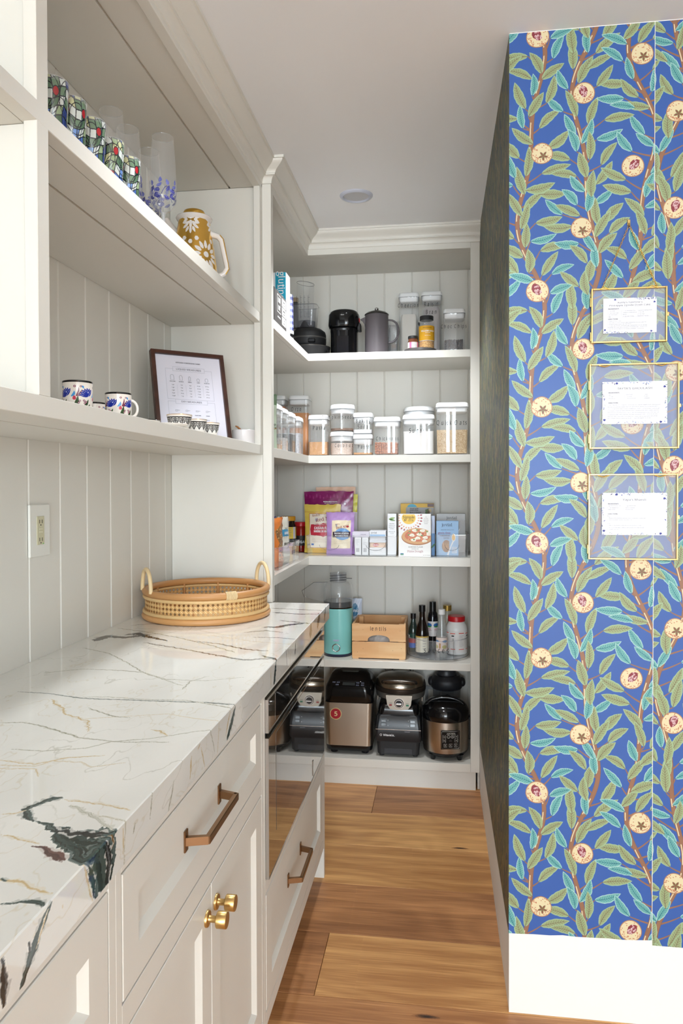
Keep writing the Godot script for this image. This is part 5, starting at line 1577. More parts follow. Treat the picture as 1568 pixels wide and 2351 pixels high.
	pi.fill_rect(Rect2i(20, 440, 36, 24), Color8(80, 124, 160)); pi.fill_rect(Rect2i(24, 452, 28, 8), Color8(120, 176, 90))
	var pz := box_print("carton", -0.1815, -0.040, y, y + 0.188, -3.19, 0.055, M.paper, "white carton with a pizza picture and yellow sun, on the third pantry shelf")
	front_panel(pz, pi, -0.0703, 0.0008, 0.0703, 0.1873, 0.0278)
	var zq := 0.0281
	words("Simple", 0.0115, Vector3(-0.026, 0.175, zq), M.ink, pz, serif)
	words("Mills", 0.0105, Vector3(-0.024, 0.161, zq), M.ink, pz, script_font, Basis(), HORIZONTAL_ALIGNMENT_CENTER, "lettering", 1.5)
	words("ALMOND FLOUR", 0.0062, Vector3(0.004, 0.044, zq), mat(110, 104, 100, 0.5), pz)
	words("BAKING MIX", 0.004, Vector3(0.002, 0.035, zq), mat(120, 114, 110, 0.5), pz)
	words("Pizza Dough", 0.0085, Vector3(0.002, 0.025, zq), mat(170, 96, 108, 0.5), pz, serif)
	for i in 5: words(["SOY", "GLUTEN", "GMO FREE", "NATURAL", "BLEND"][i], 0.0035, Vector3(0.050, 0.176 - i * 0.0072, zq), mat(150, 146, 144, 0.5), pz)
	words("NET WT 9.8 OZ", 0.0034, Vector3(0.052, 0.008, zq), mat(130, 126, 124, 0.5), pz)
	var bh := box_print("carton", -0.0385, -0.0235, y, y + 0.178, -3.255, 0.10, mat(206, 214, 236, 0.45), "narrow pale blue edge of a carton just right of the pizza carton")
	part("leaf", B.new().prism(leaf2(0.001, 0.045, 0.03, 0.008, 0.9), 0.0503, 0.0507), mat(70, 130, 90, 0.5), bh)
	part("foot_print", bx(-0.0072, 0.001, 0.0502, 0.0072, 0.10, 0.0505), mat(110, 160, 214, 0.45), bh)
	var bb := box_print("carton", -0.183, -0.029, y, y + 0.2295, -3.39, 0.06, mat(236, 186, 52, 0.45), "yellow carton standing behind the pizza carton, only its top showing")
	part("blue_spot", B.new().prism(half_disc(Vector2(-0.024, 0.2125), 0.022, 0.015), 0.0302, 0.0304), mat(70, 170, 200, 0.45), bb)
	part("grey_panel", bx(-0.052, 0.15, 0.0302, 0.0765, 0.2115, 0.0306), mat(168, 166, 166, 0.45), bb)
	part("brown_edge", bx(0.048, 0.214, 0.0302, 0.0765, 0.2285, 0.0305), mat(120, 92, 92, 0.45), bb)
	for i in 4: words(["Good with", "every bite.", "Bon a chaque", "bouchee."][i], 0.0058, Vector3(-0.034, 0.206 - i * 0.0072 - (0.003 if i > 1 else 0.0), 0.0309), M.ink, bb, bold, Basis(), HORIZONTAL_ALIGNMENT_LEFT)
	for i in 9: part("picture", B.new().prism(disc(Vector2(0.052 + 0.009 * sin(i * 2.1), 0.194 + 0.008 * cos(i * 1.7)), 0.007, 0.005, 10, 0.1, i), 0.0306, 0.0308 + i * 0.00005), [mat(96, 84, 52, 0.5), mat(200, 180, 140, 0.5), mat(80, 110, 60, 0.5)][i % 3], bb)
	# ---- right-hand bin
	bin(-0.0225, 0.1245, y, -3.185, 0.28, 0.098, "clear plastic bin at the right end of the third pantry shelf")
	var jw := box_print("carton", -0.016, 0.115, yb, y + 0.183, -3.385, 0.055, M.paper, "white carton at the rear of the right-hand bin")
	words("jovial", 0.013, Vector3(0.004, 0.160, 0.0280), mat(110, 112, 114, 0.5), jw, serif)
	var jb := Image.create(256, 400, false, Image.FORMAT_RGB8)
	jb.fill(Color8(148, 186, 224))
	fillp(jb, disc(Vector2(116, 292), 52, 72, 28), Color8(150, 112, 84)); fillp(jb, PackedVector2Array([Vector2(150, 225), Vector2(200, 225), Vector2(150, 375)]), Color8(148, 186, 224))
	for k in 12: fillp(jb, strip([Vector2(78 + k * 6, 240 + (k * 11) % 40), Vector2(84 + k * 5, 336 - (k * 7) % 30)], 2.5), Color8(206, 160, 112))
	fillp(jb, strip([Vector2(132, 396), Vector2(170, 290), Vector2(196, 232)], [20, 12, 16]), Color8(232, 234, 238)); fillp(jb, disc(Vector2(200, 190), 24, 46, 20), Color8(232, 234, 238)); fillp(jb, disc(Vector2(200, 190), 18, 38, 20, 0.06), Color8(228, 182, 100))
	jb.fill_rect(Rect2i(178, 300, 62, 76), Color8(196, 214, 234))
	for k in 6: jb.fill_rect(Rect2i(182, 310 + k * 10, 52 - (k * 9) % 16, 2), Color8(120, 136, 156))
	var jbx := box_print("carton", -0.0165, 0.0805, yb, y + 0.156, -3.235, 0.050, mat(140, 178, 218, 0.42), "light blue carton of cassava orzo, front of the right-hand bin")
	front_panel(jbx, jb, -0.0482, 0.0005, 0.0482, 0.1515, 0.0253)
	words("jovial", 0.0125, Vector3(-0.002, 0.136, 0.0256), mat(36, 40, 64, 0.5), jbx, serif)
	words("GRAIN FREE CASSAVA PASTA", 0.0032, Vector3(0.0, 0.114, 0.0256), mat(70, 90, 120, 0.5), jbx)
	words("grain free", 0.0085, Vector3(-0.014, 0.100, 0.0256), mat(150, 60, 100, 0.5), jbx, serif)
	words("cassava", 0.0085, Vector3(-0.011, 0.089, 0.0256), mat(50, 60, 90, 0.5), jbx, serif)
	words("orzo", 0.0085, Vector3(-0.004, 0.078, 0.0256), mat(50, 60, 90, 0.5), jbx, serif)
	var cello := pouch("cellophane_bag", Vector3(0.083, yb, -3.29), 0.060, 0.150, 0.05, M.clear, "crumpled clear cellophane bag beside the light blue orzo carton", "bag", "", 0.0, 31)
	# ---- left run: bin with bags and jars
	bin(-0.668, -0.590, y, -2.600, 0.42, 0.085, "clear plastic bin on the left run of the third pantry shelf")
	var og := Image.create(128, 224, false, Image.FORMAT_RGB8)
	og.fill(Color8(226, 128, 56))
	fillp(og, PackedVector2Array([Vector2(50, 60), Vector2(128, 20), Vector2(128, 200), Vector2(90, 160)]), Color8(160, 110, 60))
	var r2 := rg_of(4)
	for k in 160: fillp(og, disc(Vector2(r2.randf_range(64, 128), r2.randf_range(50, 190)), 4, 2.5, 6, 0.2, k), [Color8(120, 84, 52), Color8(206, 176, 120), Color8(70, 60, 50)][k % 3])
	var side := Basis(Vector3.UP, PI / 2)
	pouch("cereal_bag", Vector3(-0.630, yb, -2.700), 0.125, 0.188, 0.055, tmat(og, 0.3), "bright orange snack bag in the left-run bin, next to the end panel", "bag", "bags in the left-run bin", PI / 2 - 0.35, 33)
	var wr := Image.create(128, 224, false, Image.FORMAT_RGB8)
	wr.fill(Color8(226, 222, 208)); wr.fill_rect(Rect2i(20, 60, 84, 34), Color8(66, 150, 190)); wr.fill_rect(Rect2i(20, 118, 90, 44), Color8(236, 232, 220)); wr.fill_rect(Rect2i(0, 190, 128, 34), Color8(202, 190, 170))
	var wb := pouch("cereal_bag", Vector3(-0.630, yb, -2.845), 0.115, 0.186, 0.05, tmat(wr, 0.35), "white bag lettered BROTH leaning in the left-run bin, behind the orange bag", "bag", "bags in the left-run bin", PI / 2 - 0.25, 34)
	words("Nut", 0.009, Vector3(0.0, 0.140, 0.0195), mat(110, 110, 100, 0.5), wb, serif)
	words("RAW", 0.011, Vector3(0.0, 0.122, 0.0210), M.white, wb, bold)
	words("BROTH", 0.012, Vector3(0.0, 0.078, 0.0245), M.ink, wb, bold)
	for i in 3:
		var bt := box_print("packet", -0.625, -0.602, yb, yb + [0.062, 0.074, 0.056][i], -2.905 - i * 0.034, 0.028, [mat(228, 196, 140, 0.5), mat(214, 202, 196, 0.5), mat(232, 220, 200, 0.5)][i], ["tan packet nearest the white bag in the left-run bin", "pinkish packet, middle of three in the left-run bin", "cream packet, farthest back in the left-run bin"][i], "packets in the left-run bin")
		part("stripe", bx(0.0116, 0.03, -0.013, 0.0119, 0.045, 0.013), [mat(120, 40, 60, 0.5), mat(60, 80, 140, 0.5), mat(190, 150, 90, 0.5)][i], bt)
	var jy := thing("jar", Vector3(-0.700, y, -3.30), "brown glass jar with a yellow lid, at the back of the shelf corner", "jar", "screw-top jars at the shelf corner")
	part("glass", B.new().lathe([[0.032, 0.0], [0.036, 0.004], [0.036, 0.122], [0.032, 0.136], [0.030, 0.140], [0.030, 0.156]], Vector3.ZERO, 9), mat(34, 20, 16, 0.08), jy)
	part("lid", B.new().lathe([[0.0315, 0.152], [0.0335, 0.153], [0.0335, 0.170], [0.032, 0.1725], [0.001, 0.173]], Vector3.ZERO, 9), mat(222, 158, 44, 0.4), jy)
	part("label", B.new().lathe([[0.0364, 0.070], [0.0364, 0.124]], Vector3.ZERO, 9, false, false), stripe_label(Color8(226, 198, 84), Color8(200, 200, 214)), jy)
	var jr := thing("jar", Vector3(-0.660, y, -3.40), "jar of red sauce with a red lid, at the back of the shelf corner", "jar", "screw-top jars at the shelf corner")
	part("glass", B.new().lathe([[0.028, 0.0], [0.032, 0.004], [0.033, 0.106], [0.029, 0.118], [0.0275, 0.122]], Vector3.ZERO, 9), mat(150, 30, 18, 0.08), jr)
	part("lid", B.new().lathe([[0.0285, 0.122], [0.030, 0.123], [0.030, 0.139], [0.0285, 0.1415], [0.001, 0.142]], Vector3.ZERO, 9), M.red, jr)
	part("label", B.new().lathe([[0.0333, 0.030], [0.0333, 0.078]], Vector3.ZERO, 9, false, false), mat(30, 22, 22, 0.5), jr)
	curved("SUGAR", 0.012, Vector3(0.008, 0.048, 0), 0.0336, M.white, jr, bold)
	var pc := thing("jar", Vector3(-0.752, y, -3.19), "small jar with a purple cap peeking past the end panel", "jar", "screw-top jars at the shelf corner")
	part("glass", B.new().lathe([[0.022, 0.0], [0.024, 0.004], [0.024, 0.130], [0.018, 0.142]], Vector3.ZERO, 7), mat(190, 180, 190, 0.2), pc)
	part("lid", B.new().lathe([[0.0185, 0.142], [0.020, 0.143], [0.020, 0.176], [0.001, 0.1775]], Vector3.ZERO, 7), mat(84, 50, 150, 0.4), pc)

func leaf2(x: float, y: float, l: float, w: float, a: float) -> PackedVector2Array:
	var s: Array = leaf_shape(Vector2(x - cos(a) * l / 2, y - sin(a) * l / 2), Vector2(x + cos(a) * l / 2, y + sin(a) * l / 2), w, 0.0)
	return s[0]

func half_disc(c: Vector2, rx: float, ry: float) -> PackedVector2Array:
	var p := PackedVector2Array()
	for i in 13: p.append(c + Vector2(cos(PI * i / 12.0) * rx, sin(PI * i / 12.0) * ry))
	return p

func bottle(called: String, at: Vector3, prof: Array, m: Material, lab: Array, cap: Array, cm: Material, label: String) -> Node3D:
	var t := thing(called, at, label, "bottle", "bottles on the clear turntable")
	part("glass", B.new().lathe(prof, Vector3.ZERO, 9), m, t)
	if lab.size() > 0: part("label", B.new().lathe([[lab[0], lab[1]], [lab[0], lab[2]]], Vector3.ZERO, 9, false, false), lab[3], t)
	part("cap", B.new().lathe(cap, Vector3.ZERO, 8), cm, t)
	return t

func crate_shelf() -> void:
	var y := SH[3] + 0.0004
	# ---- turquoise soy milk maker with its clear hood
	var t := thing("juicer", Vector3(-0.462, y, -3.272), "turquoise juicer with a ring-shaped button and a clear domed hood", "juicer")
	var aqua := mat(142, 214, 210, 0.28)
	part("base", B.new().stack([[0.0, 0.054, 0.060, 0.052], [0.002, 0.060, 0.066, 0.056], [0.012, 0.0635, 0.070, 0.058]], Vector3.ZERO, 9), mat(24, 28, 60, 0.3), t)
	part("body", B.new().stack([[0.0122, 0.0620, 0.068, 0.058], [0.015, 0.0640, 0.070, 0.058], [0.120, 0.0650, 0.071, 0.059], [0.214, 0.0662, 0.072, 0.060], [0.216, 0.064, 0.070, 0.058]], Vector3.ZERO, 9), aqua, t)
	part("collar", B.new().stack([[0.2162, 0.0640, 0.070, 0.058], [0.218, 0.0655, 0.0715, 0.059], [0.244, 0.0655, 0.0715, 0.059], [0.246, 0.060, 0.066, 0.056]], Vector3.ZERO, 9), M.blackgloss, t)
	var hood := part("hood", B.new().stack([[0.222, 0.0665, 0.0725, 0.060], [0.270, 0.0665, 0.0725, 0.060], [0.308, 0.0635, 0.069, 0.058], [0.326, 0.056, 0.060, 0.052], [0.333, 0.046, 0.048, 0.045], [0.334, 0.044, 0.044, 0.044]], Vector3.ZERO, 9, false, false), M.clear, t)
	var sp := B.new()
	for s in [-1.0, 1.0]:
		var pl := [Vector3(-0.058, 0.240, 0.030 * s), Vector3(-0.155, 0.262, 0.022 * s), Vector3(-0.165, 0.290, 0.022 * s), Vector3(-0.108, 0.330, 0.024 * s), Vector3(-0.045, 0.333, 0.028 * s)]
		for i in [1, 2, 3]: sp.tri(pl[0], pl[i], pl[i + 1], Vector3(0, 0, s))
	for q in [[Vector3(-0.165, 0.290, 0), Vector3(-0.108, 0.330, 0)], [Vector3(-0.108, 0.330, 0), Vector3(-0.045, 0.333, 0)], [Vector3(-0.058, 0.240, 0), Vector3(-0.155, 0.262, 0)]]:
		var d := Vector3(0, 0, 0.024)
		sp.quad(q[0] - d, q[1] - d, q[1] + d, q[0] + d, Vector3(-0.5, 1, 0))
	part("chute", sp, M.clear, hood)
	part("chute_edge", B.new().tube([Vector3(-0.155, 0.262, 0.022), Vector3(-0.165, 0.290, 0.022), Vector3(-0.108, 0.330, 0.024), Vector3(-0.045, 0.333, 0.028)], 0.0012, 5), M.smoke, hood)
	var nk := B.new().lathe([[0.0365, 0.330], [0.038, 0.336], [0.038, 0.366], [0.0385, 0.372]], Vector3(0.0, 0, 0), 9, false, false)
	part("neck", nk, M.tint, hood)
	for i in 3:
		var c := []
		for j in 20: c.append(Vector3(cos(TAU * j / 20) * (0.0385 + 0.001 * (i % 2)), 0.338 + i * 0.011 + 0.004 * sin(TAU * j / 20 + 0.8), sin(TAU * j / 20) * 0.039))
		part("neck_ring", B.new().tube(c, 0.0014, 5, true), M.smoke, hood)
	part("tab", bx(0.038, 0.346, -0.005, 0.064, 0.349, 0.006, 0.001), M.smoke, hood)
	var ring := []
	for j in 24: ring.append(Vector3(cos(TAU * j / 24) * 0.0165, 0.043 + sin(TAU * j / 24) * 0.0165, 0.0715))
	part("button", B.new().tube(ring, 0.0026, 7, true), M.chrome, t)
	part("logo", bx(-0.014, 0.072, 0.0708, 0.014, 0.080, 0.0714), mat(160, 200, 214, 0.4), t)
	words("DASH", 0.006, Vector3(0, 0.076, 0.0717), mat(190, 160, 200, 0.4), t, bold)
	var crd := []
	for i in 10: crd.append(Vector3(0.068 + 0.006 * sin(i * 0.9), 0.006 + i * 0.010, -0.02 - i * 0.004))
	part("cord", B.new().tube(crd, 0.003, 6), M.black, t)
	# white bag behind
	var wb := Image.create(128, 224, false, Image.FORMAT_RGB8)
	wb.fill(Color8(214, 222, 240)); fillp(wb, disc(Vector2(74, 52), 30, 30, 26), Color8(52, 120, 160)); fillp(wb, PackedVector2Array([Vector2(0, 110), Vector2(128, 150), Vector2(128, 224), Vector2(0, 224)]), Color8(196, 206, 236))
	var bag := pouch("sugar_bag", Vector3(-0.412, y, -3.43), 0.085, 0.232, 0.05, tmat(wb, 0.35), "white bag with a round blue emblem behind the turquoise juicer", "bag", "", 0.0, 41)
	words("ino", 0.016, Vector3(0.012, 0.176, 0.0165), M.white, bag, bold)
	# ---- pine crate
	var pine := wood(61, Color(0.90, 0.68, 0.46), Color(0.98, 0.84, 0.64), 512, 256, 0.5)
	var pine_d := wood(67, Color(0.84, 0.60, 0.38), Color(0.95, 0.76, 0.54), 512, 256, 0.5)
	var cr := thing("crate", Vector3(-0.270, y, -3.19), "pine wood crate lettered lentils with a half-round handle hole in front", "crate")
	var slat := func(x0: float, x1: float, y0: float, y1: float, z: float, m: Material) -> void:
		part("slat", B.new().box(Vector3(x0, y0, z - 0.009), Vector3(x1, y1, z), 0.0009), m, cr)
	for z in [0.0, -0.232]:
		slat.call(-0.119, 0.119, 0.004 if z == 0.0 else 0.012, 0.076, z, [pine, pine_d][0 if z == 0.0 else 1])
		var p := PackedVector2Array([Vector2(-0.119, 0.080), Vector2(-0.050, 0.080)])
		for i in 13:
			var a := PI - PI * i / 12.0
			p.append(Vector2(cos(a) * 0.049, 0.0802 + pow(sin(a), 0.7) * 0.027))
		p.append_array(PackedVector2Array([Vector2(0.050, 0.080), Vector2(0.119, 0.080), Vector2(0.119, 0.155), Vector2(-0.119, 0.155)]))
		part("slat", B.new().prism(p, z - 0.009, z), pine if z == 0.0 else pine_d, cr)
	for s in [-1.0, 1.0]:
		for q in [[0.006, 0.076], [0.080, 0.155]]:
			part("slat", bx(minf(s * 0.110, s * 0.119), q[0], -0.231, maxf(s * 0.110, s * 0.119), q[1], -0.0095, 0.0009), pine_d, cr)
		for z in [-0.032, -0.222]:
			part("post", bx(minf(s * 0.088, s * 0.1095), 0.006, z - 0.0, maxf(s * 0.088, s * 0.1095), 0.1535, z + 0.022, 0.0008), pine, cr)
		part("foot", bx(minf(s * 0.090, s * 0.116), 0.0, -0.24, maxf(s * 0.090, s * 0.116), 0.0038, -0.002), pine_d, cr)
	part("floor_board", bx(-0.109, 0.0062, -0.23, 0.109, 0.012, -0.010), pine_d, cr)
	words("lentils", 0.018, Vector3(0.0, 0.135, 0.0003), M.ink, cr, script_font, Basis(), HORIZONTAL_ALIGNMENT_CENTER, "lettering", 1.15)
	for q in [[-0.07, 0.13], [0.095, 0.128], [-0.07, 0.045], [-0.095, 0.03], [0.062, 0.04], [0.1, 0.05]]: part("nail", B.new().prism(disc(Vector2(q[0], q[1]), 0.0011, 0.0011, 8), 0.0, 0.0004), mat(90, 60, 40, 0.6), cr)
	var lb := thing("lentil_bag", Vector3(-0.270, y + 0.0125, -3.305), "clear bag of pale lentils showing through the crate's handle hole", "bag")
	var nz := fnoise(51, 2.0, 3)
	part("bag", B.new().grid(20, 12, func(u: float, v: float) -> Vector3:
		var a := (u - 0.5) * PI; var e := v * PI * 0.5
		var r := 1.0 + 0.10 * nz.get_noise_2d(u * 6.0, v * 5.0)
		return Vector3(sin(a) * 0.082 * cos(e) * r, 0.098 * sin(e) * r + 0.001, cos(a) * 0.078 * cos(e) * r)), mat(190, 184, 180, 0.15), lb)
	part("back", B.new().grid(20, 12, func(u: float, v: float) -> Vector3:
		var a := (u - 0.5) * PI + PI; var e := v * PI * 0.5
		return Vector3(sin(a) * 0.082 * cos(e), 0.098 * sin(e) + 0.001, cos(a) * 0.078 * cos(e))), mat(190, 184, 180, 0.15), lb)
	# ---- clear turntable with bottles
	var tx := -0.012; var tz := -3.309; var R := 0.138
	var tt := thing("turntable", Vector3(tx, y, tz), "large clear round turntable with raised wall, holding sauce bottles", "turntable")
	part("foot", B.new().lathe([[0.09, 0.0], [0.092, 0.006], [0.02, 0.0062]], Vector3.ZERO, 12), M.tint, tt)
	part("plate", B.new().lathe([[R - 0.004, 0.006], [R, 0.008], [R, 0.0105], [0.001, 0.0108]], Vector3.ZERO, 16, true, true), M.clear, tt)
	part("wall", B.new().lathe([[R, 0.010], [R, 0.090]], Vector3.ZERO, 16, false, false), M.clear, tt)
	for yy in [0.0095, 0.090]:
		var c := []
		for j in 48: c.append(Vector3(cos(TAU * j / 48) * R, yy, sin(TAU * j / 48) * R))
		part("rim", B.new().tube(c, 0.0016, 5, true), M.smoke if yy < 0.05 else M.tint, tt)
	part("divider", bx(0.068, 0.011, 0.056, 0.0695, 0.088, 0.116), M.smoke, tt)
	words("sauces", 0.022, Vector3(-0.002, 0.050, R + 0.001), M.ink, tt, script_font, Basis(), HORIZONTAL_ALIGNMENT_CENTER, "lettering", 1.25)
	var yb := y + 0.0112
	var dark := mat(22, 14, 12, 0.06)
	var kim := Image.create(128, 64, false, Image.FORMAT_RGB8)
	kim.fill(Color8(34, 70, 60)); kim.fill_rect(Rect2i(0, 22, 128, 20), Color8(170, 40, 46)); kim.fill_rect(Rect2i(0, 42, 128, 22), Color8(40, 96, 190)); kim.fill_rect(Rect2i(56, 6, 24, 14), Color8(232, 232, 228))
	bottle("sauce_bottle", Vector3(-0.122, yb, -3.318), [[0.019, 0.0], [0.0215, 0.003], [0.0215, 0.090], [0.019, 0.110], [0.011, 0.135], [0.010, 0.152]], mat(40, 54, 48, 0.06), [0.0218, 0.020, 0.084, tmat(kim, 0.4)], [[0.0115, 0.150], [0.0125, 0.151], [0.0125, 0.174], [0.001, 0.175]], M.black, "short dark bottle with a blue and red label, leftmost on the clear turntable")
	var soy := bottle("sauce_bottle", Vector3(-0.080, yb, -3.262), [[0.026, 0.0], [0.0295, 0.004], [0.0295, 0.094], [0.025, 0.122], [0.015, 0.150], [0.0125, 0.170], [0.0125, 0.196]], dark, [0.0298, 0.014, 0.086, stripe_label(Color8(222, 216, 198), Color8(206, 196, 176))], [[0.0135, 0.192], [0.0148, 0.193], [0.0148, 0.222], [0.001, 0.2235]], M.black, "brown-black sauce bottle with a cream label, second from left on the clear turntable")
	part("label_band", B.new().lathe([[0.0299, 0.080], [0.0299, 0.086]], Vector3.ZERO, 9, false, false), mat(196, 160, 70, 0.4), soy)
	var t3 := Image.create(128, 96, false, Image.FORMAT_RGB8)
	t3.fill(Color8(230, 226, 226))
	for k in 4:
		fillp(t3, disc(Vector2(16 + k * 32, 24), 13, 12, 16), Color8(52, 110, 180)); fillp(t3, disc(Vector2(16 + k * 32, 34), 12, 5, 12), Color8(70, 150, 80))
		t3.fill_rect(Rect2i(6 + k * 32, 48, 20, 3), Color8(200, 60, 90)); t3.fill_rect(Rect2i(6 + k * 32, 58, 22, 2), Color8(150, 90, 110))
	bottle("sauce_bottle", Vector3(-0.034, yb, -3.352), [[0.021, 0.0], [0.0240, 0.003], [0.0240, 0.150], [0.021, 0.170], [0.013, 0.185], [0.0125, 0.195]], mat(14, 14, 20, 0.06), [0.0243, 0.068, 0.136, tmat(t3, 0.4)], [[0.0135, 0.180], [0.0160, 0.181], [0.0150, 0.224], [0.001, 0.2255]], M.black, "tallest bottle on the clear turntable, black with a white and blue label")
	var t4 := Image.create(128, 96, false, Image.FORMAT_RGB8)
	t4.fill(Color8(232, 214, 206))
	for k in 4:
		fillp(t4, disc(Vector2(12 + k * 32, 26), 10, 8, 14), Color8(96, 140, 190)); fillp(t4, disc(Vector2(10 + k * 32, 66), 9, 14, 12), Color8(190, 180, 110)); t4.fill_rect(Rect2i(22 + k * 32, 40, 6, 36), Color8(190, 130, 60))
	var b4 := bottle("sauce_bottle", Vector3(0.007, yb, -3.226), [[0.0225, 0.0], [0.0250, 0.003], [0.0250, 0.094], [0.021, 0.120], [0.0130, 0.165], [0.0120, 0.190]], pane(200, 206, 206, 0.25), [0.0253, 0.030, 0.088, tmat(t4, 0.4)], [[0.0130, 0.188], [0.0150, 0.189], [0.0150, 0.211], [0.001, 0.2125]], M.white, "clear glass bottle with a white cap and pink label, front of the clear turntable")
	bottle("sauce_bottle", Vector3(0.033, yb, -3.400), [[0.020, 0.0], [0.0215, 0.003], [0.0215, 0.140], [0.0165, 0.160], [0.0165, 0.178]], pane(214, 210, 190, 0.3), [], [[0.0175, 0.176], [0.0195, 0.177], [0.0195, 0.201], [0.001, 0.202]], mat(172, 142, 72, 0.35, 0.7), "bottle with a golden cap, behind the white tub on the clear turntable")
	var tub := thing("tub", Vector3(0.073, yb, -3.305), "round white plastic tub with a red lid and red stripes on the clear turntable", "tub")
	var wt := Image.create(256, 96, false, Image.FORMAT_RGB8)
	wt.fill(Color8(236, 232, 230))
	for k in 4:
		wt.fill_rect(Rect2i(8 + k * 64, 8, 22, 3), Color8(220, 60, 40)); wt.fill_rect(Rect2i(38 + k * 64, 10, 20, 3), Color8(220, 60, 40)); wt.fill_rect(Rect2i(8 + k * 64, 80, 22, 3), Color8(220, 60, 40)); wt.fill_rect(Rect2i(40 + k * 64, 80, 18, 3), Color8(220, 60, 40))
		for j in 9: wt.fill_rect(Rect2i(10 + k * 64, 20 + j * 6, 18 - (j * 5) % 7, 2), Color8(190, 184, 184))
		wt.fill_rect(Rect2i(44 + k * 64, 20, 10, 5), Color8(20, 20, 24))
	part("body", B.new().lathe([[0.042, 0.0], [0.047, 0.004], [0.048, 0.110], [0.046, 0.126], [0.036, 0.142], [0.034, 0.150]], Vector3.ZERO, 10), M.white, tub)
	part("label", B.new().lathe([[0.0482, 0.012], [0.0484, 0.108]], Vector3.ZERO, 10, false, false), tmat(wt, 0.45), tub)
	part("lid", B.new().lathe([[0.036, 0.146], [0.0385, 0.147], [0.0385, 0.166], [0.037, 0.1695], [0.001, 0.170]], Vector3.ZERO, 12), M.red, tub)

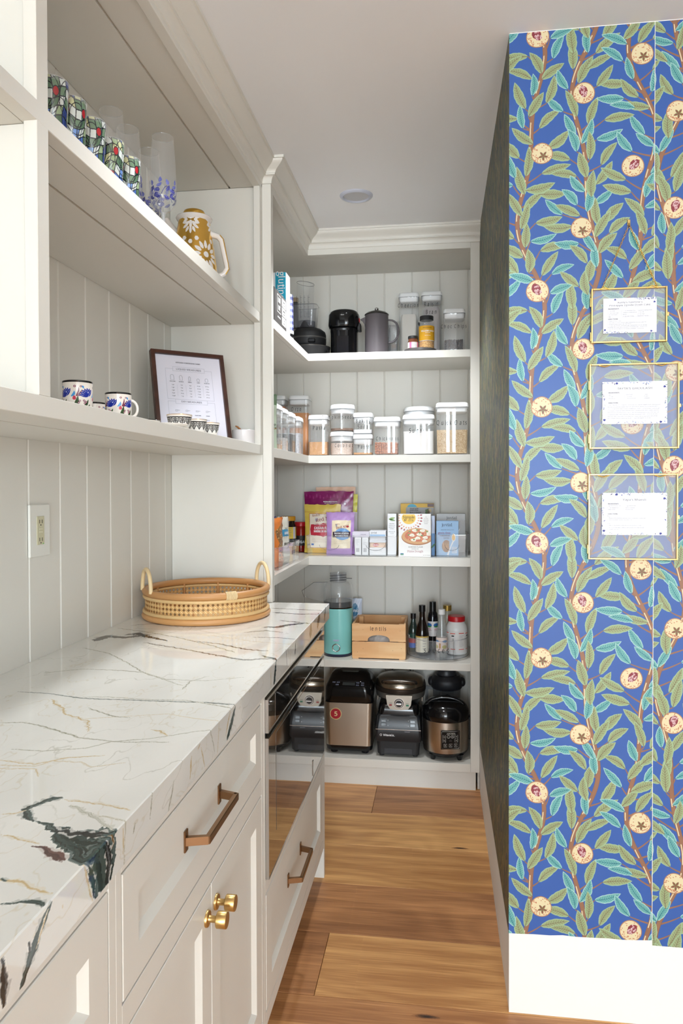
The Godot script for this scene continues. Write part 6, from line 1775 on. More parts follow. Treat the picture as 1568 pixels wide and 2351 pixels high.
func appliance_shelf() -> void:
	var y := SH[4] + 0.0004
	# ---- bread maker
	var steel := mat(196, 186, 172, 0.30, 1.0)
	var t := thing("bread_maker", Vector3(-0.407, y, -3.312), "stainless steel bread maker with a black lid and a round red sticker lettered 5", "bread maker")
	for q in [[-0.07, 0.07], [0.07, 0.07], [-0.07, -0.08], [0.07, -0.08]]: part("foot", B.new().lathe([[0.016, 0.0], [0.018, 0.008], [0.018, 0.012]], Vector3(q[0], 0, q[1]), 6), M.black, t)
	part("base", B.new().stack([[0.010, 0.085, 0.092, 0.03], [0.018, 0.104, 0.108, 0.035], [0.040, 0.107, 0.110, 0.03]], Vector3.ZERO, 6), M.blackgloss, t)
	part("body", B.new().stack([[0.040, 0.106, 0.109, 0.026], [0.232, 0.109, 0.110, 0.024]], Vector3.ZERO, 6, false, false), steel, t)
	var lid := part("lid", B.new().stack([[0.232, 0.109, 0.110, 0.030], [0.236, 0.1105, 0.113, 0.034], [0.285, 0.1105, 0.113, 0.040], [0.300, 0.109, 0.108, 0.045], [0.326, 0.097, 0.086, 0.05], [0.345, 0.088, 0.070, 0.05], [0.355, 0.074, 0.056, 0.05], [0.358, 0.05, 0.035, 0.035]], Vector3(0, 0, -0.003), 7), M.blackgloss, t)
	part("window", B.new().stack([[0.3545, 0.040, 0.012, 0.01], [0.3600, 0.036, 0.010, 0.01]], Vector3(0.0, -0.001, 0.034), 5), mat(74, 76, 72, 0.08), lid)
	var tilt := Basis(Vector3.RIGHT, -0.95)
	var pan := part("control_panel", bx(-0.080, -0.013, 0.0, 0.080, 0.013, 0.0012, 0.0005), M.blackgloss, lid)
	pan.transform = Transform3D(tilt, Vector3(0, 0.3145, 0.0965))
	var disp := part("display", bx(-0.028, -0.009, 0.0013, 0.028, 0.008, 0.0018), mat(60, 64, 64, 0.2), pan)
	for q in [[-0.068, 0.006], [-0.048, 0.006], [-0.052, -0.007], [0.040, 0.006], [0.040, -0.007], [0.062, 0.006], [0.062, -0.006]]:
		part("button", bx(q[0] - 0.007, q[1] - 0.0035, 0.0013, q[0] + 0.007, q[1] + 0.0035, 0.0019), mat(96, 100, 116, 0.3), pan)
	var stk := part("sticker", B.new().prism(disc(Vector2(-0.058, 0.182), 0.0265, 0.0265, 32), 0.1098, 0.1102), mat(214, 190, 130, 0.4), t)
	part("sticker_disc", B.new().prism(disc(Vector2(-0.058, 0.182), 0.0235, 0.0235, 32), 0.1102, 0.1104), mat(168, 24, 40, 0.4), stk)
	words("5", 0.021, Vector3(-0.058, 0.182, 0.1107), mat(226, 206, 150, 0.4), stk, bold)
	# ---- blender base
	var v := thing("blender", Vector3(-0.185, y, -3.295), "black blender motor base with two rocker switches, on the bottom shelf", "blender")
	for q in [[-0.074, 0.07], [0.074, 0.07], [-0.07, -0.08], [0.07, -0.08]]: part("foot", B.new().lathe([[0.011, 0.0], [0.0125, 0.010], [0.0125, 0.014]], Vector3(q[0], 0, q[1]), 6), M.blackmatt, v)
	part("plinth", B.new().stack([[0.012, 0.092, 0.098, 0.02], [0.070, 0.096, 0.100, 0.02]], Vector3.ZERO, 5), M.blackmatt, v)
	part("plinth_panel", bx(-0.062, 0.016, 0.0975, 0.062, 0.038, 0.1000, 0.0006), mat(44, 44, 48, 0.5), v)
	part("housing", B.new().stack([[0.070, 0.098, 0.1025, 0.012], [0.076, 0.1015, 0.1050, 0.012], [0.124, 0.1005, 0.1045, 0.012], [0.178, 0.096, 0.090, 0.016], [0.184, 0.092, 0.084, 0.02]], Vector3.ZERO, 5), mat(28, 30, 34, 0.32), v)
	part("trim_line", bx(-0.100, 0.1235, 0.1030, 0.100, 0.1262, 0.1056, 0.0004), M.chrome, v)
	part("top_deck", B.new().stack([[0.184, 0.090, 0.082, 0.02], [0.200, 0.092, 0.080, 0.03], [0.222, 0.088, 0.074, 0.03], [0.2285, 0.080, 0.066, 0.03]], Vector3.ZERO, 5), M.blackgloss, v)
	part("jar_seat", B.new().stack([[0.2285, 0.048, 0.048, 0.012], [0.2405, 0.046, 0.046, 0.012]], Vector3.ZERO, 5), M.blackmatt, v)
	var tl := Basis(Vector3.RIGHT, -0.26)
	for x in [-0.064, 0.064]:
		var sw := part("switch", bx(-0.014, -0.018, 0.0, 0.014, 0.018, 0.0015, 0.0005), M.black, v)
		sw.transform = Transform3D(tl, Vector3(x, 0.152, 0.0975))
		part("rocker", bx(-0.011, -0.014, 0.0015, 0.011, -0.001, 0.0045, 0.001), M.blackgloss, sw)
		part("rocker", bx(-0.011, 0.001, 0.0015, 0.011, 0.014, 0.0045, 0.001), M.blackgloss, sw)
		for yy in [-0.012, 0.010]: part("mark", bx(0.018 if x < 0 else -0.020, yy, 0.0002, 0.020 if x < 0 else -0.018, yy + 0.002, 0.0008), M.white, sw)
	words("Vitamix.", 0.0092, Vector3(-0.066, 0.100, 0.1058), M.white, v, bold, Basis(), HORIZONTAL_ALIGNMENT_LEFT)
	var vr := []
	for j in 16: vr.append(Vector3(-0.076 + cos(TAU * j / 16) * 0.0042, 0.100 + sin(TAU * j / 16) * 0.0042, 0.1055))
	part("logo", B.new().tube(vr, 0.0008, 5, true), M.white, v)
	words("TURBOBLEND", 0.0028, Vector3(0.04, 0.117, 0.1058), mat(170, 170, 176, 0.4), v)
	var vc := []
	for i in 9: vc.append(Vector3(-0.098 - 0.010 * sin(PI * i / 8.0), 0.165 - i * 0.012, 0.02))
	part("cord", B.new().tube(vc, 0.004, 6), M.black, v)
	# ---- waffle maker on top of the base
	var w := thing("waffle_maker", Vector3(-0.1800, y + 0.2410, -3.300), "round grey metal waffle maker with a dial, sitting on the black blender base", "waffle maker")
	var gm := mat(140, 136, 130, 0.32, 0.9)
	part("foot_plate", B.new().lathe([[0.05, 0.0], [0.09, 0.004], [0.108, 0.012]], Vector3.ZERO, 12), gm, w)
	part("lower_shell", B.new().lathe([[0.099, 0.010], [0.110, 0.016], [0.1135, 0.040]], Vector3.ZERO, 12), mat(150, 148, 142, 0.34, 0.8), w)
	part("grill_band", B.new().lathe([[0.1140, 0.0405], [0.1155, 0.043], [0.1155, 0.060], [0.113, 0.0625]], Vector3.ZERO, 12), mat(62, 54, 48, 0.35, 0.6), w)
	var ul := part("upper_shell", B.new().lathe([[0.1135, 0.063], [0.1145, 0.066], [0.111, 0.082], [0.098, 0.096], [0.070, 0.104], [0.030, 0.107], [0.001, 0.1075]], Vector3.ZERO, 12), mat(186, 176, 162, 0.26, 1.0), w)
	var hp := []
	for i in 13:
		var a := PI * i / 12.0
		hp.append(Vector3(cos(a) * 0.074, 0.088 + 0.016 * pow(sin(a), 0.5), 0.088 + 0.030 * pow(sin(a), 0.5)))
	part("handle", B.new().tube(hp, 0.0075, 8), mat(112, 106, 100, 0.25, 0.9), ul)
	for s in [-1.0, 1.0]: part("foot", B.new().lathe([[0.005, -0.006], [0.006, 0.012]], Vector3(s * 0.100, 0.002, 0.040), 5), mat(170, 168, 160, 0.3, 0.8), w)
	var pp := PackedVector2Array([Vector2(-0.058, 0.040), Vector2(0.058, 0.040), Vector2(0.052, -0.002), Vector2(0.040, -0.020), Vector2(0.016, -0.024), Vector2(-0.016, -0.024), Vector2(-0.040, -0.020), Vector2(-0.052, -0.002)])
	var cp := part("dial_plate", B.new().prism(pp, 0.100, 0.1235), mat(176, 170, 158, 0.3, 0.6), w)
	for q in [[0.0245, 0.1245, M.steel], [0.0205, 0.1275, M.black], [0.0175, 0.131, M.chrome], [0.0150, 0.133, M.black]]:
		part("dial", B.new().prism(disc(Vector2(0, 0.006), q[0], q[0], 28), 0.1230, q[1]), q[2], cp)
	part("dial_grip", bx(-0.013, 0.001, 0.133, 0.013, 0.009, 0.140, 0.002), M.chrome, cp)
	part("indicator", bx(-0.043, -0.006, 0.1235, -0.031, 0.001, 0.1245), mat(140, 30, 40, 0.3), cp)
	part("indicator", bx(0.031, -0.006, 0.1235, 0.043, 0.001, 0.1245), mat(20, 110, 80, 0.3), cp)
	words("POWER", 0.003, Vector3(-0.037, 0.006, 0.1240), M.ink, cp)
	words("READY", 0.003, Vector3(0.037, 0.006, 0.1240), M.ink, cp)
	var wc := []
	for i in 11: wc.append(Vector3(-0.045 + i * 0.009, 0.100 + 0.022 * sin(PI * i / 10.0), -0.085))
	part("cord", B.new().tube(wc, 0.0032, 6), M.black, w)
	# ---- blender jar at the back
	var j := thing("blender_jar", Vector3(0.030, y, -3.428), "grey clear blender jar with a wide black lid behind the rice cooker", "blender")
	part("jar", B.new().stack([[0.0, 0.046, 0.046, 0.02], [0.01, 0.050, 0.050, 0.025], [0.262, 0.066, 0.066, 0.05]], Vector3.ZERO, 6, true, false), pane(120, 130, 140, 0.35), j)
	var jl := part("lid", B.new().stack([[0.254, 0.066, 0.066, 0.06], [0.262, 0.072, 0.072, 0.065], [0.290, 0.074, 0.074, 0.068], [0.302, 0.070, 0.070, 0.066], [0.312, 0.062, 0.062, 0.058], [0.318, 0.058, 0.058, 0.056]], Vector3.ZERO, 8), mat(36, 36, 40, 0.5), j)
	part("plug", B.new().lathe([[0.045, 0.318], [0.046, 0.326], [0.040, 0.342], [0.001, 0.344]], Vector3.ZERO, 8), mat(52, 54, 58, 0.4), jl)
	for s in [-1.0, 1.0]: part("flap", B.new().ball(Vector3(s * 0.071, 0.284, 0.0), Vector3(0.016, 0.022, 0.028), 5), mat(36, 36, 40, 0.5), jl)
	part("handle", bx(-0.100, 0.06, -0.010, -0.086, 0.262, 0.012, 0.003), M.tint, j)
	part("handle_bridge", bx(-0.088, 0.246, -0.010, -0.062, 0.258, 0.012, 0.002), M.tint, j)
	part("badge", B.new().tube([Vector3(-0.016, 0.232, 0.0655), Vector3(0.002, 0.240, 0.0665), Vector3(0.020, 0.232, 0.0655)], 0.002, 5), M.blackmatt, j)
	# ---- rice cooker
	var r := thing("rice_cooker", Vector3(0.0235, y, -3.262), "round stainless rice cooker with a black lid and a square button panel", "rice cooker")
	for q in [[-0.055, 0.06], [0.060, 0.06], [0.0, -0.07]]: part("foot", B.new().lathe([[0.008, 0.0], [0.016, 0.020], [0.018, 0.026]], Vector3(q[0], 0, q[1]), 6), M.black, r)
	part("base", B.new().lathe([[0.060, 0.014], [0.088, 0.018], [0.098, 0.030], [0.100, 0.036]], Vector3.ZERO, 12), M.black, r)
	part("body", B.new().lathe([[0.099, 0.034], [0.102, 0.050], [0.1035, 0.100], [0.1035, 0.172]], Vector3.ZERO, 14, false, false), mat(196, 186, 174, 0.30, 1.0), r)
	var rl := part("lid", B.new().lathe([[0.1030, 0.172], [0.1045, 0.174], [0.1045, 0.196], [0.103, 0.210], [0.090, 0.232], [0.068, 0.246], [0.04, 0.252], [0.001, 0.253]], Vector3.ZERO, 14), M.blackgloss, r)
	var rh := []
	for i in 13:
		var a := PI * i / 12.0
		rh.append(Vector3(cos(a) * 0.082, 0.226 + 0.036 * sin(a), 0.022))
	part("handle", B.new().tube(rh, 0.0075, 8), M.blackgloss, rl)
	part("spine", bx(-0.1065, 0.06, -0.02, -0.098, 0.215, 0.02, 0.004), M.black, r)
	part("side_grip", bx(0.098, 0.075, -0.015, 0.111, 0.180, 0.015, 0.004), M.black, r)
	var pn := part("button_panel", B.new().box(Vector3(-0.042, 0.060, 0.0), Vector3(0.042, 0.142, 0.0022), 0.0008), M.blackgloss, r)
	pn.transform = Transform3D(Basis(Vector3.UP, 0.20), Vector3(0.0195, 0, 0.1012))
	var edge := B.new()
	edge.tube([Vector3(-0.038, 0.064, 0.0024), Vector3(0.038, 0.064, 0.0024), Vector3(0.038, 0.138, 0.0024), Vector3(-0.038, 0.138, 0.0024)], 0.0010, 5, true)
	part("panel_edge", edge, M.steel, pn)
	words("AROMA", 0.0075, Vector3(0.003, 0.1285, 0.0026), mat(206, 200, 190, 0.4), pn, serif)
	for q in [[-0.027, 0.115], [-0.027, 0.098], [-0.022, 0.077], [0.026, 0.115], [0.026, 0.098], [0.024, 0.077], [0.001, 0.077]]:
		var e := B.new()
		var s := 0.0065
		e.tube([Vector3(q[0] - s, q[1] - s, 0.0024), Vector3(q[0] + s, q[1] - s, 0.0024), Vector3(q[0] + s, q[1] + s, 0.0024), Vector3(q[0] - s, q[1] + s, 0.0024)], 0.0009, 5, true)
		part("button", e, mat(190, 184, 176, 0.4), pn)
		part("button_mark", bx(q[0] - 0.003, q[1] - 0.002, 0.0023, q[0] + 0.003, q[1] + 0.002, 0.0027), mat(150, 146, 140, 0.4), pn)
	for i in 2:
		var c := []
		for k in 14: c.append(Vector3(-0.008 + i * 0.017 + cos(TAU * k / 14) * 0.0062, 0.115 + sin(TAU * k / 14) * 0.0062, 0.0024))
		part("button", B.new().tube(c, 0.0008, 5, true), mat(200, 194, 186, 0.4), pn)
		words(["-", "+"][i], 0.006, Vector3(-0.008 + i * 0.017, 0.115, 0.0026), M.white, pn, bold)
	words("88", 0.008, Vector3(0.001, 0.098, 0.0026), mat(70, 62, 60, 0.4), pn)

# ---------------------------------------------------------------- open shelves
func mosaic() -> StandardMaterial3D:
	var im := Image.create(512, 192, false, Image.FORMAT_RGB8)
	im.fill(Color8(20, 22, 34))
	var rg := rg_of(71)
	var cols := [Color8(104, 130, 104), Color8(150, 168, 130), Color8(196, 196, 150), Color8(70, 104, 176), Color8(110, 146, 206), Color8(46, 66, 130), Color8(206, 212, 206), Color8(84, 110, 84), Color8(150, 40, 46)]
	for y in 6:
		for x in 14:
			var c: Color = cols[(rg.randi() % 8) if rg.randf() < 0.93 else 8]
			var o := Vector2(x * 36.6, y * 32.0)
			var p := PackedVector2Array()
			for q in [[2, 2], [34, 1], [34, 30], [2, 30]]: p.append(o + Vector2(q[0], q[1]) + Vector2(sin((o.y + q[1]) * 0.035) * 13.0, sin((o.x + q[0]) * 0.0368) * 12.0))
			fillp(im, p, c, true)
	for k in 16:
		var c := Vector2(k * 64.0, 60 if k % 2 == 0 else 128)
		for w in 2:
			var l := []
			for i in 33: l.append(c + Vector2(cos(TAU * i / 32), sin(TAU * i / 32)) * (40 + 26 * w))
			fillp(im, strip(l, 3.0), Color8(16, 18, 28), true)
	for k in 5:
		fillp(im, disc(Vector2(20 + k * 102, 46), 17, 17, 18), Color8(18, 18, 30), true)
		fillp(im, disc(Vector2(20 + k * 102, 46), 14, 14, 18), Color8(170, 32, 40), true)
	var m := tmat(im, 0.12)
	m.clearcoat_enabled = true; m.clearcoat = 0.6; m.clearcoat_roughness = 0.05
	return m

func blue_motif() -> StandardMaterial3D:
	var im := Image.create(512, 160, false, Image.FORMAT_RGBA8)
	im.fill(Color(0.17, 0.18, 0.50, 0.0))
	var c := Color(0.20, 0.21, 0.50, 0.92); var c2 := Color(0.36, 0.38, 0.66, 0.9)
	for k in 5:
		var x := k * 102.4
		var st := []
		for i in 14: st.append(Vector2(x + 4 + i * 7.8, 122 - 46.0 * sin(i * 0.40) - i * 2.0))
		fillp(im, strip(st, 4.0), c, true)
		for q in [[20, 100, -1.1, 30], [34, 84, 0.3, 30], [46, 70, -0.6, 28], [12, 128, 0.5, 30], [52, 110, 2.2, 26], [26, 62, -1.8, 28], [58, 46, -1.4, 26], [40, 130, 0.2, 24]]:
			var b := Vector2(x + q[0] * 1.6, q[1]); var s: Array = leaf_shape(b, b + Vector2(cos(q[2]), sin(q[2])) * q[3] * 1.5, 21, 4)
			fillp(im, s[0], c if q[0] % 4 == 0 else c2, true)
			fillp(im, strip([b, b + Vector2(cos(q[2]), sin(q[2])) * q[3] * 0.8], 1.2), Color(0.75, 0.77, 0.9, 0.9), true)
		for j in 6: fillp(im, disc(Vector2(x + 82 + cos(j * 1.05) * 10, 92 + sin(j * 1.05) * 10), 4.4, 4.4, 8), c, true)
	var m := tmat(im, 0.3)
	m.transparency = BaseMaterial3D.TRANSPARENCY_ALPHA
	m.cull_mode = BaseMaterial3D.CULL_DISABLED
	return m

func folk_floral(big: bool) -> StandardMaterial3D:
	var im := Image.create(512, 192, false, Image.FORMAT_RGB8)
	im.fill(Color8(238, 228, 218))
	var navy := Color8(26, 44, 150); var sky := Color8(70, 150, 214); var red := Color8(190, 34, 44); var green := Color8(44, 74, 36); var plum := Color8(120, 40, 66)
	for k in 4:
		var x := k * 128.0
		for a in 7:
			var an := -PI * 0.95 + a * 0.32
			var s: Array = leaf_shape(Vector2(x + 50, 92), Vector2(x + 50, 92) + Vector2(cos(an), sin(an)) * 56, 20, 0)
			fillp(im, s[0], navy, true)
			fillp(im, strip([Vector2(x + 50, 92), Vector2(x + 50, 92) + Vector2(cos(an), sin(an)) * 44], 1.6), Color8(220, 224, 240), true)
		fillp(im, disc(Vector2(x + 50, 66), 4, 4, 8), Color8(230, 230, 240), true)
		for q in [[14, 168, -1.0, 70, 16, green], [92, 168, -1.25, 84, 20, green], [112, 150, -1.5, 40, 12, green], [80, 96, -1.1, 42, 15, sky], [22, 44, -2.4, 26, 12, sky], [106, 92, -0.9, 56, 9, plum], [106, 92, -1.3, 60, 9, plum], [106, 92, -0.5, 44, 9, plum], [60, 176, -0.3, 60, 16, sky], [40, 160, -0.8, 30, 12, green]]:
			var b := Vector2(x + q[0], q[1]); var s: Array = leaf_shape(b, b + Vector2(cos(q[2]), sin(q[2])) * q[3], q[4], 6)
			fillp(im, s[0], q[5], true)
		for q in [[24, 120, 7], [36, 128, 7], [28, 136, 7], [122, 134, 6], [128, 122, 6], [100, 30, 7], [6, 30, 6]]:
			fillp(im, disc(Vector2(x + q[0], q[1]), q[2], q[2], 12), plum, true)
			fillp(im, disc(Vector2(x + q[0], q[1]), q[2] * 0.5, q[2] * 0.5, 10), Color8(236, 216, 220), true)
		fillp(im, disc(Vector2(x + 112, 172), 20, 18, 14, 0.15), red, true)
		fillp(im, disc(Vector2(x + 112, 172), 7, 7, 10), Color8(110, 20, 40), true)
		fillp(im, disc(Vector2(x + 98, 104), 10, 14, 10, 0.1), Color8(206, 60, 84), true)
	return tmat(im, 0.12)

func lace() -> StandardMaterial3D:
	var im := Image.create(512, 96, false, Image.FORMAT_RGB8)
	im.fill(Color8(238, 234, 228))
	var k0 := Color8(18, 18, 22)
	for k in 10:
		var x := k * 51.2 + 25.6
		fillp(im, PackedVector2Array([Vector2(x - 25, 8), Vector2(x + 25, 8), Vector2(x + 24, 50), Vector2(x, 88), Vector2(x - 24, 50)]), k0, true)
		fillp(im, PackedVector2Array([Vector2(x - 21, 14), Vector2(x - 3, 14), Vector2(x - 3, 74), Vector2(x - 20, 48)]), Color8(236, 232, 226), true)
		fillp(im, PackedVector2Array([Vector2(x + 21, 14), Vector2(x + 3, 14), Vector2(x + 3, 74), Vector2(x + 20, 48)]), Color8(236, 232, 226), true)
		for q in [[-12, 26], [12, 26], [-11, 44], [11, 44], [0, 30]]:
			fillp(im, disc(Vector2(x + q[0], q[1]), 7.5, 7.5, 10, 0.12), k0, true)
			fillp(im, disc(Vector2(x + q[0], q[1]), 3.0, 3.0, 8), Color8(236, 232, 226), true)
		fillp(im, strip([Vector2(x - 16, 54), Vector2(x, 64), Vector2(x + 16, 54)], 5.0), k0, true)
	im.fill_rect(Rect2i(0, 4, 512, 5), k0)
	return tmat(im, 0.12)

func upper_shelf_things() -> void:
	var y := 1.9116
	var mm := mosaic()
	var turns := [0.2, 0.9, 0.5, 1.6, 0.7]
	var where := ["partly hidden by the shelf's upright stile", "second from the upright stile", "middle of the row", "fourth from the upright stile", "last of the row, before the stemmed glasses"]
	var zs := [-1.173, -1.237, -1.312, -1.393, -1.474]
	var first: Node3D
	for i in 5:
		var t: Node3D
		if i == 0:
			t = thing("tumbler", Vector3.ZERO, "x", "glass", "mosaic tumblers on the top open shelf")
			part("glass", B.new().lathe([[0.021, 0.0], [0.0232, 0.003], [0.0275, 0.094], [0.0278, 0.101]], Vector3.ZERO, 10, true, false), mm, t)
			part("rim", B.new().lathe([[0.0279, 0.0945], [0.0281, 0.102], [0.0274, 0.1025], [0.0270, 0.094]], Vector3.ZERO, 10, false, false), M.clear, t)
			first = t
		else:
			t = first.duplicate()
			t.name = nm("tumbler")
			add_child(t, true)
		t.position = Vector3(-0.659, y, zs[i])
		t.rotation.y = turns[i]
		tag(t, "blue and green mosaic glass tumbler, " + where[i], "glass", "mosaic tumblers on the top open shelf")
	var bm := blue_motif()
	var fw := ["back left, behind the fourth tumbler", "back, behind the last tumbler", "back right, behind the front stemmed glass", "nearest the shelf edge, beside the gold pot"]
	var fp := [Vector3(-0.756, y, -1.605), Vector3(-0.753, y, -1.690), Vector3(-0.750, y, -1.810), Vector3(-0.685, y, -1.742)]
	var gl := pane(236, 240, 246, 0.07)
	for i in 4:
		var t: Node3D
		if i == 0:
			t = thing("stemmed_glass", Vector3.ZERO, "x", "glass", "tall stemmed glasses on the top open shelf")
			part("bowl", B.new().lathe([[0.0065, 0.092], [0.018, 0.098], [0.0300, 0.114], [0.0325, 0.130], [0.0325, 0.175], [0.0300, 0.230], [0.0262, 0.279]], Vector3.ZERO, 10, true, false), gl, t)
			part("rim", B.new().lathe([[0.0263, 0.2785], [0.0266, 0.2795], [0.0258, 0.2800]], Vector3.ZERO, 10, false, false), M.tint, t)
			part("printed_band", B.new().lathe([[0.0303, 0.114], [0.0328, 0.130], [0.0328, 0.172]], Vector3.ZERO, 10, false, false), bm, t)
			part("stem", B.new().lathe([[0.030, 0.0], [0.030, 0.0015], [0.008, 0.006], [0.0045, 0.012], [0.0042, 0.080], [0.0065, 0.092]], Vector3.ZERO, 9), pane(225, 230, 238, 0.18), t)
			first = t
		else:
			t = first.duplicate()
			t.name = nm("stemmed_glass")
			add_child(t, true)
		t.position = fp[i]
		t.rotation.y = i * 0.8
		tag(t, "tall clear stemmed glass with blue leaf print, " + fw[i], "glass", "tall stemmed glasses on the top open shelf")
	# gold and white coffee pot
	var t := thing("coffee_pot", Vector3(-0.736, y, -2.120), "white ceramic coffee pot with a gold cut-out flower pattern and angular handle", "pot")
	t.rotation.y = 0.12
	var W := 768; var H := 384
	var im := Image.create(W, H, false, Image.FORMAT_RGB8); im.fill(Color8(238, 192, 96))
	var mk := Image.create(W, H, false, Image.FORMAT_RGB8); mk.fill(Color8(255, 40, 0))
	var wh := Color8(238, 232, 228); var nm_ := Color8(0, 60, 0)
	var petals := []
	for k in 4:
		for c in [[Vector2(k * 192.0 + 96.0, 205.0), 1.0], [Vector2(k * 192.0, 30.0), 0.8], [Vector2(k * 192.0, 380.0), 0.9]]:
			petals.append(disc(c[0], 17 * c[1], 17 * c[1], 12))
			for a in 12:
				var d := Vector2(cos(TAU * a / 12), sin(TAU * a / 12))
				var s: Array = leaf_shape(c[0] + d * 33 * c[1], c[0] + d * 82 * c[1], 23 * c[1], 0)
				petals.append(s[0])
		for q in [[0, 140], [0, 270], [40, 120], [152, 120], [38, 292], [154, 292]]: petals.append(disc(Vector2(k * 192.0 + q[0], q[1]), 14, 14, 6))
	for p in petals:
		fillp(im, p, wh, true); fillp(mk, p, nm_, true)
	var gm := ORMMaterial3D.new()
	gm.albedo_texture = tex(im)
	var orm := Image.create(W, H, false, Image.FORMAT_RGB8); orm.fill(Color8(255, 46, 255))
	for p in petals: fillp(orm, p, Color8(255, 60, 0), true)
	gm.orm_texture = tex(orm)
	part("body", B.new().lathe([[0.074, 0.0], [0.0765, 0.003], [0.0760, 0.010], [0.0480, 0.203], [0.0470, 0.206]], Vector3.ZERO, 12), gm, t)
	var cer := mat(236, 230, 226, 0.12)
	part("collar", B.new().lathe([[0.046, 0.2055], [0.0525, 0.212], [0.0545, 0.2165], [0.053, 0.2185], [0.040, 0.222], [0.001, 0.223]], Vector3.ZERO, 12), cer, t)
	part("lid", B.new().lathe([[0.033, 0.2225], [0.034, 0.230], [0.030, 0.238], [0.018, 0.243], [0.001, 0.244]], Vector3.ZERO, 11), M.gold, t)
	part("spout", B.new().tube([Vector3(-0.046, 0.150, 0), Vector3(-0.070, 0.185, 0), Vector3(-0.088, 0.214, 0)], [0.022, 0.016, 0.012], 10), cer, t)
	var hp := [Vector3(0.050, 0.170, 0), Vector3(0.073, 0.162, 0), Vector3(0.083, 0.150, 0), Vector3(0.098, 0.080, 0), Vector3(0.100, 0.066, 0), Vector3(0.090, 0.050, 0), Vector3(0.068, 0.038, 0)]
	part("handle", B.new().tube(hp, [0.010, 0.0092, 0.009, 0.009, 0.009, 0.009, 0.010], 8), cer, t)
	var ge := []
	for p in hp: ge.append(p + Vector3(0.006, 0.0035 if p.y > 0.1 else -0.0025, 0.0062))
	part("gold_edge", B.new().tube(ge.slice(1, 6), 0.0016, 6), M.gold, t)

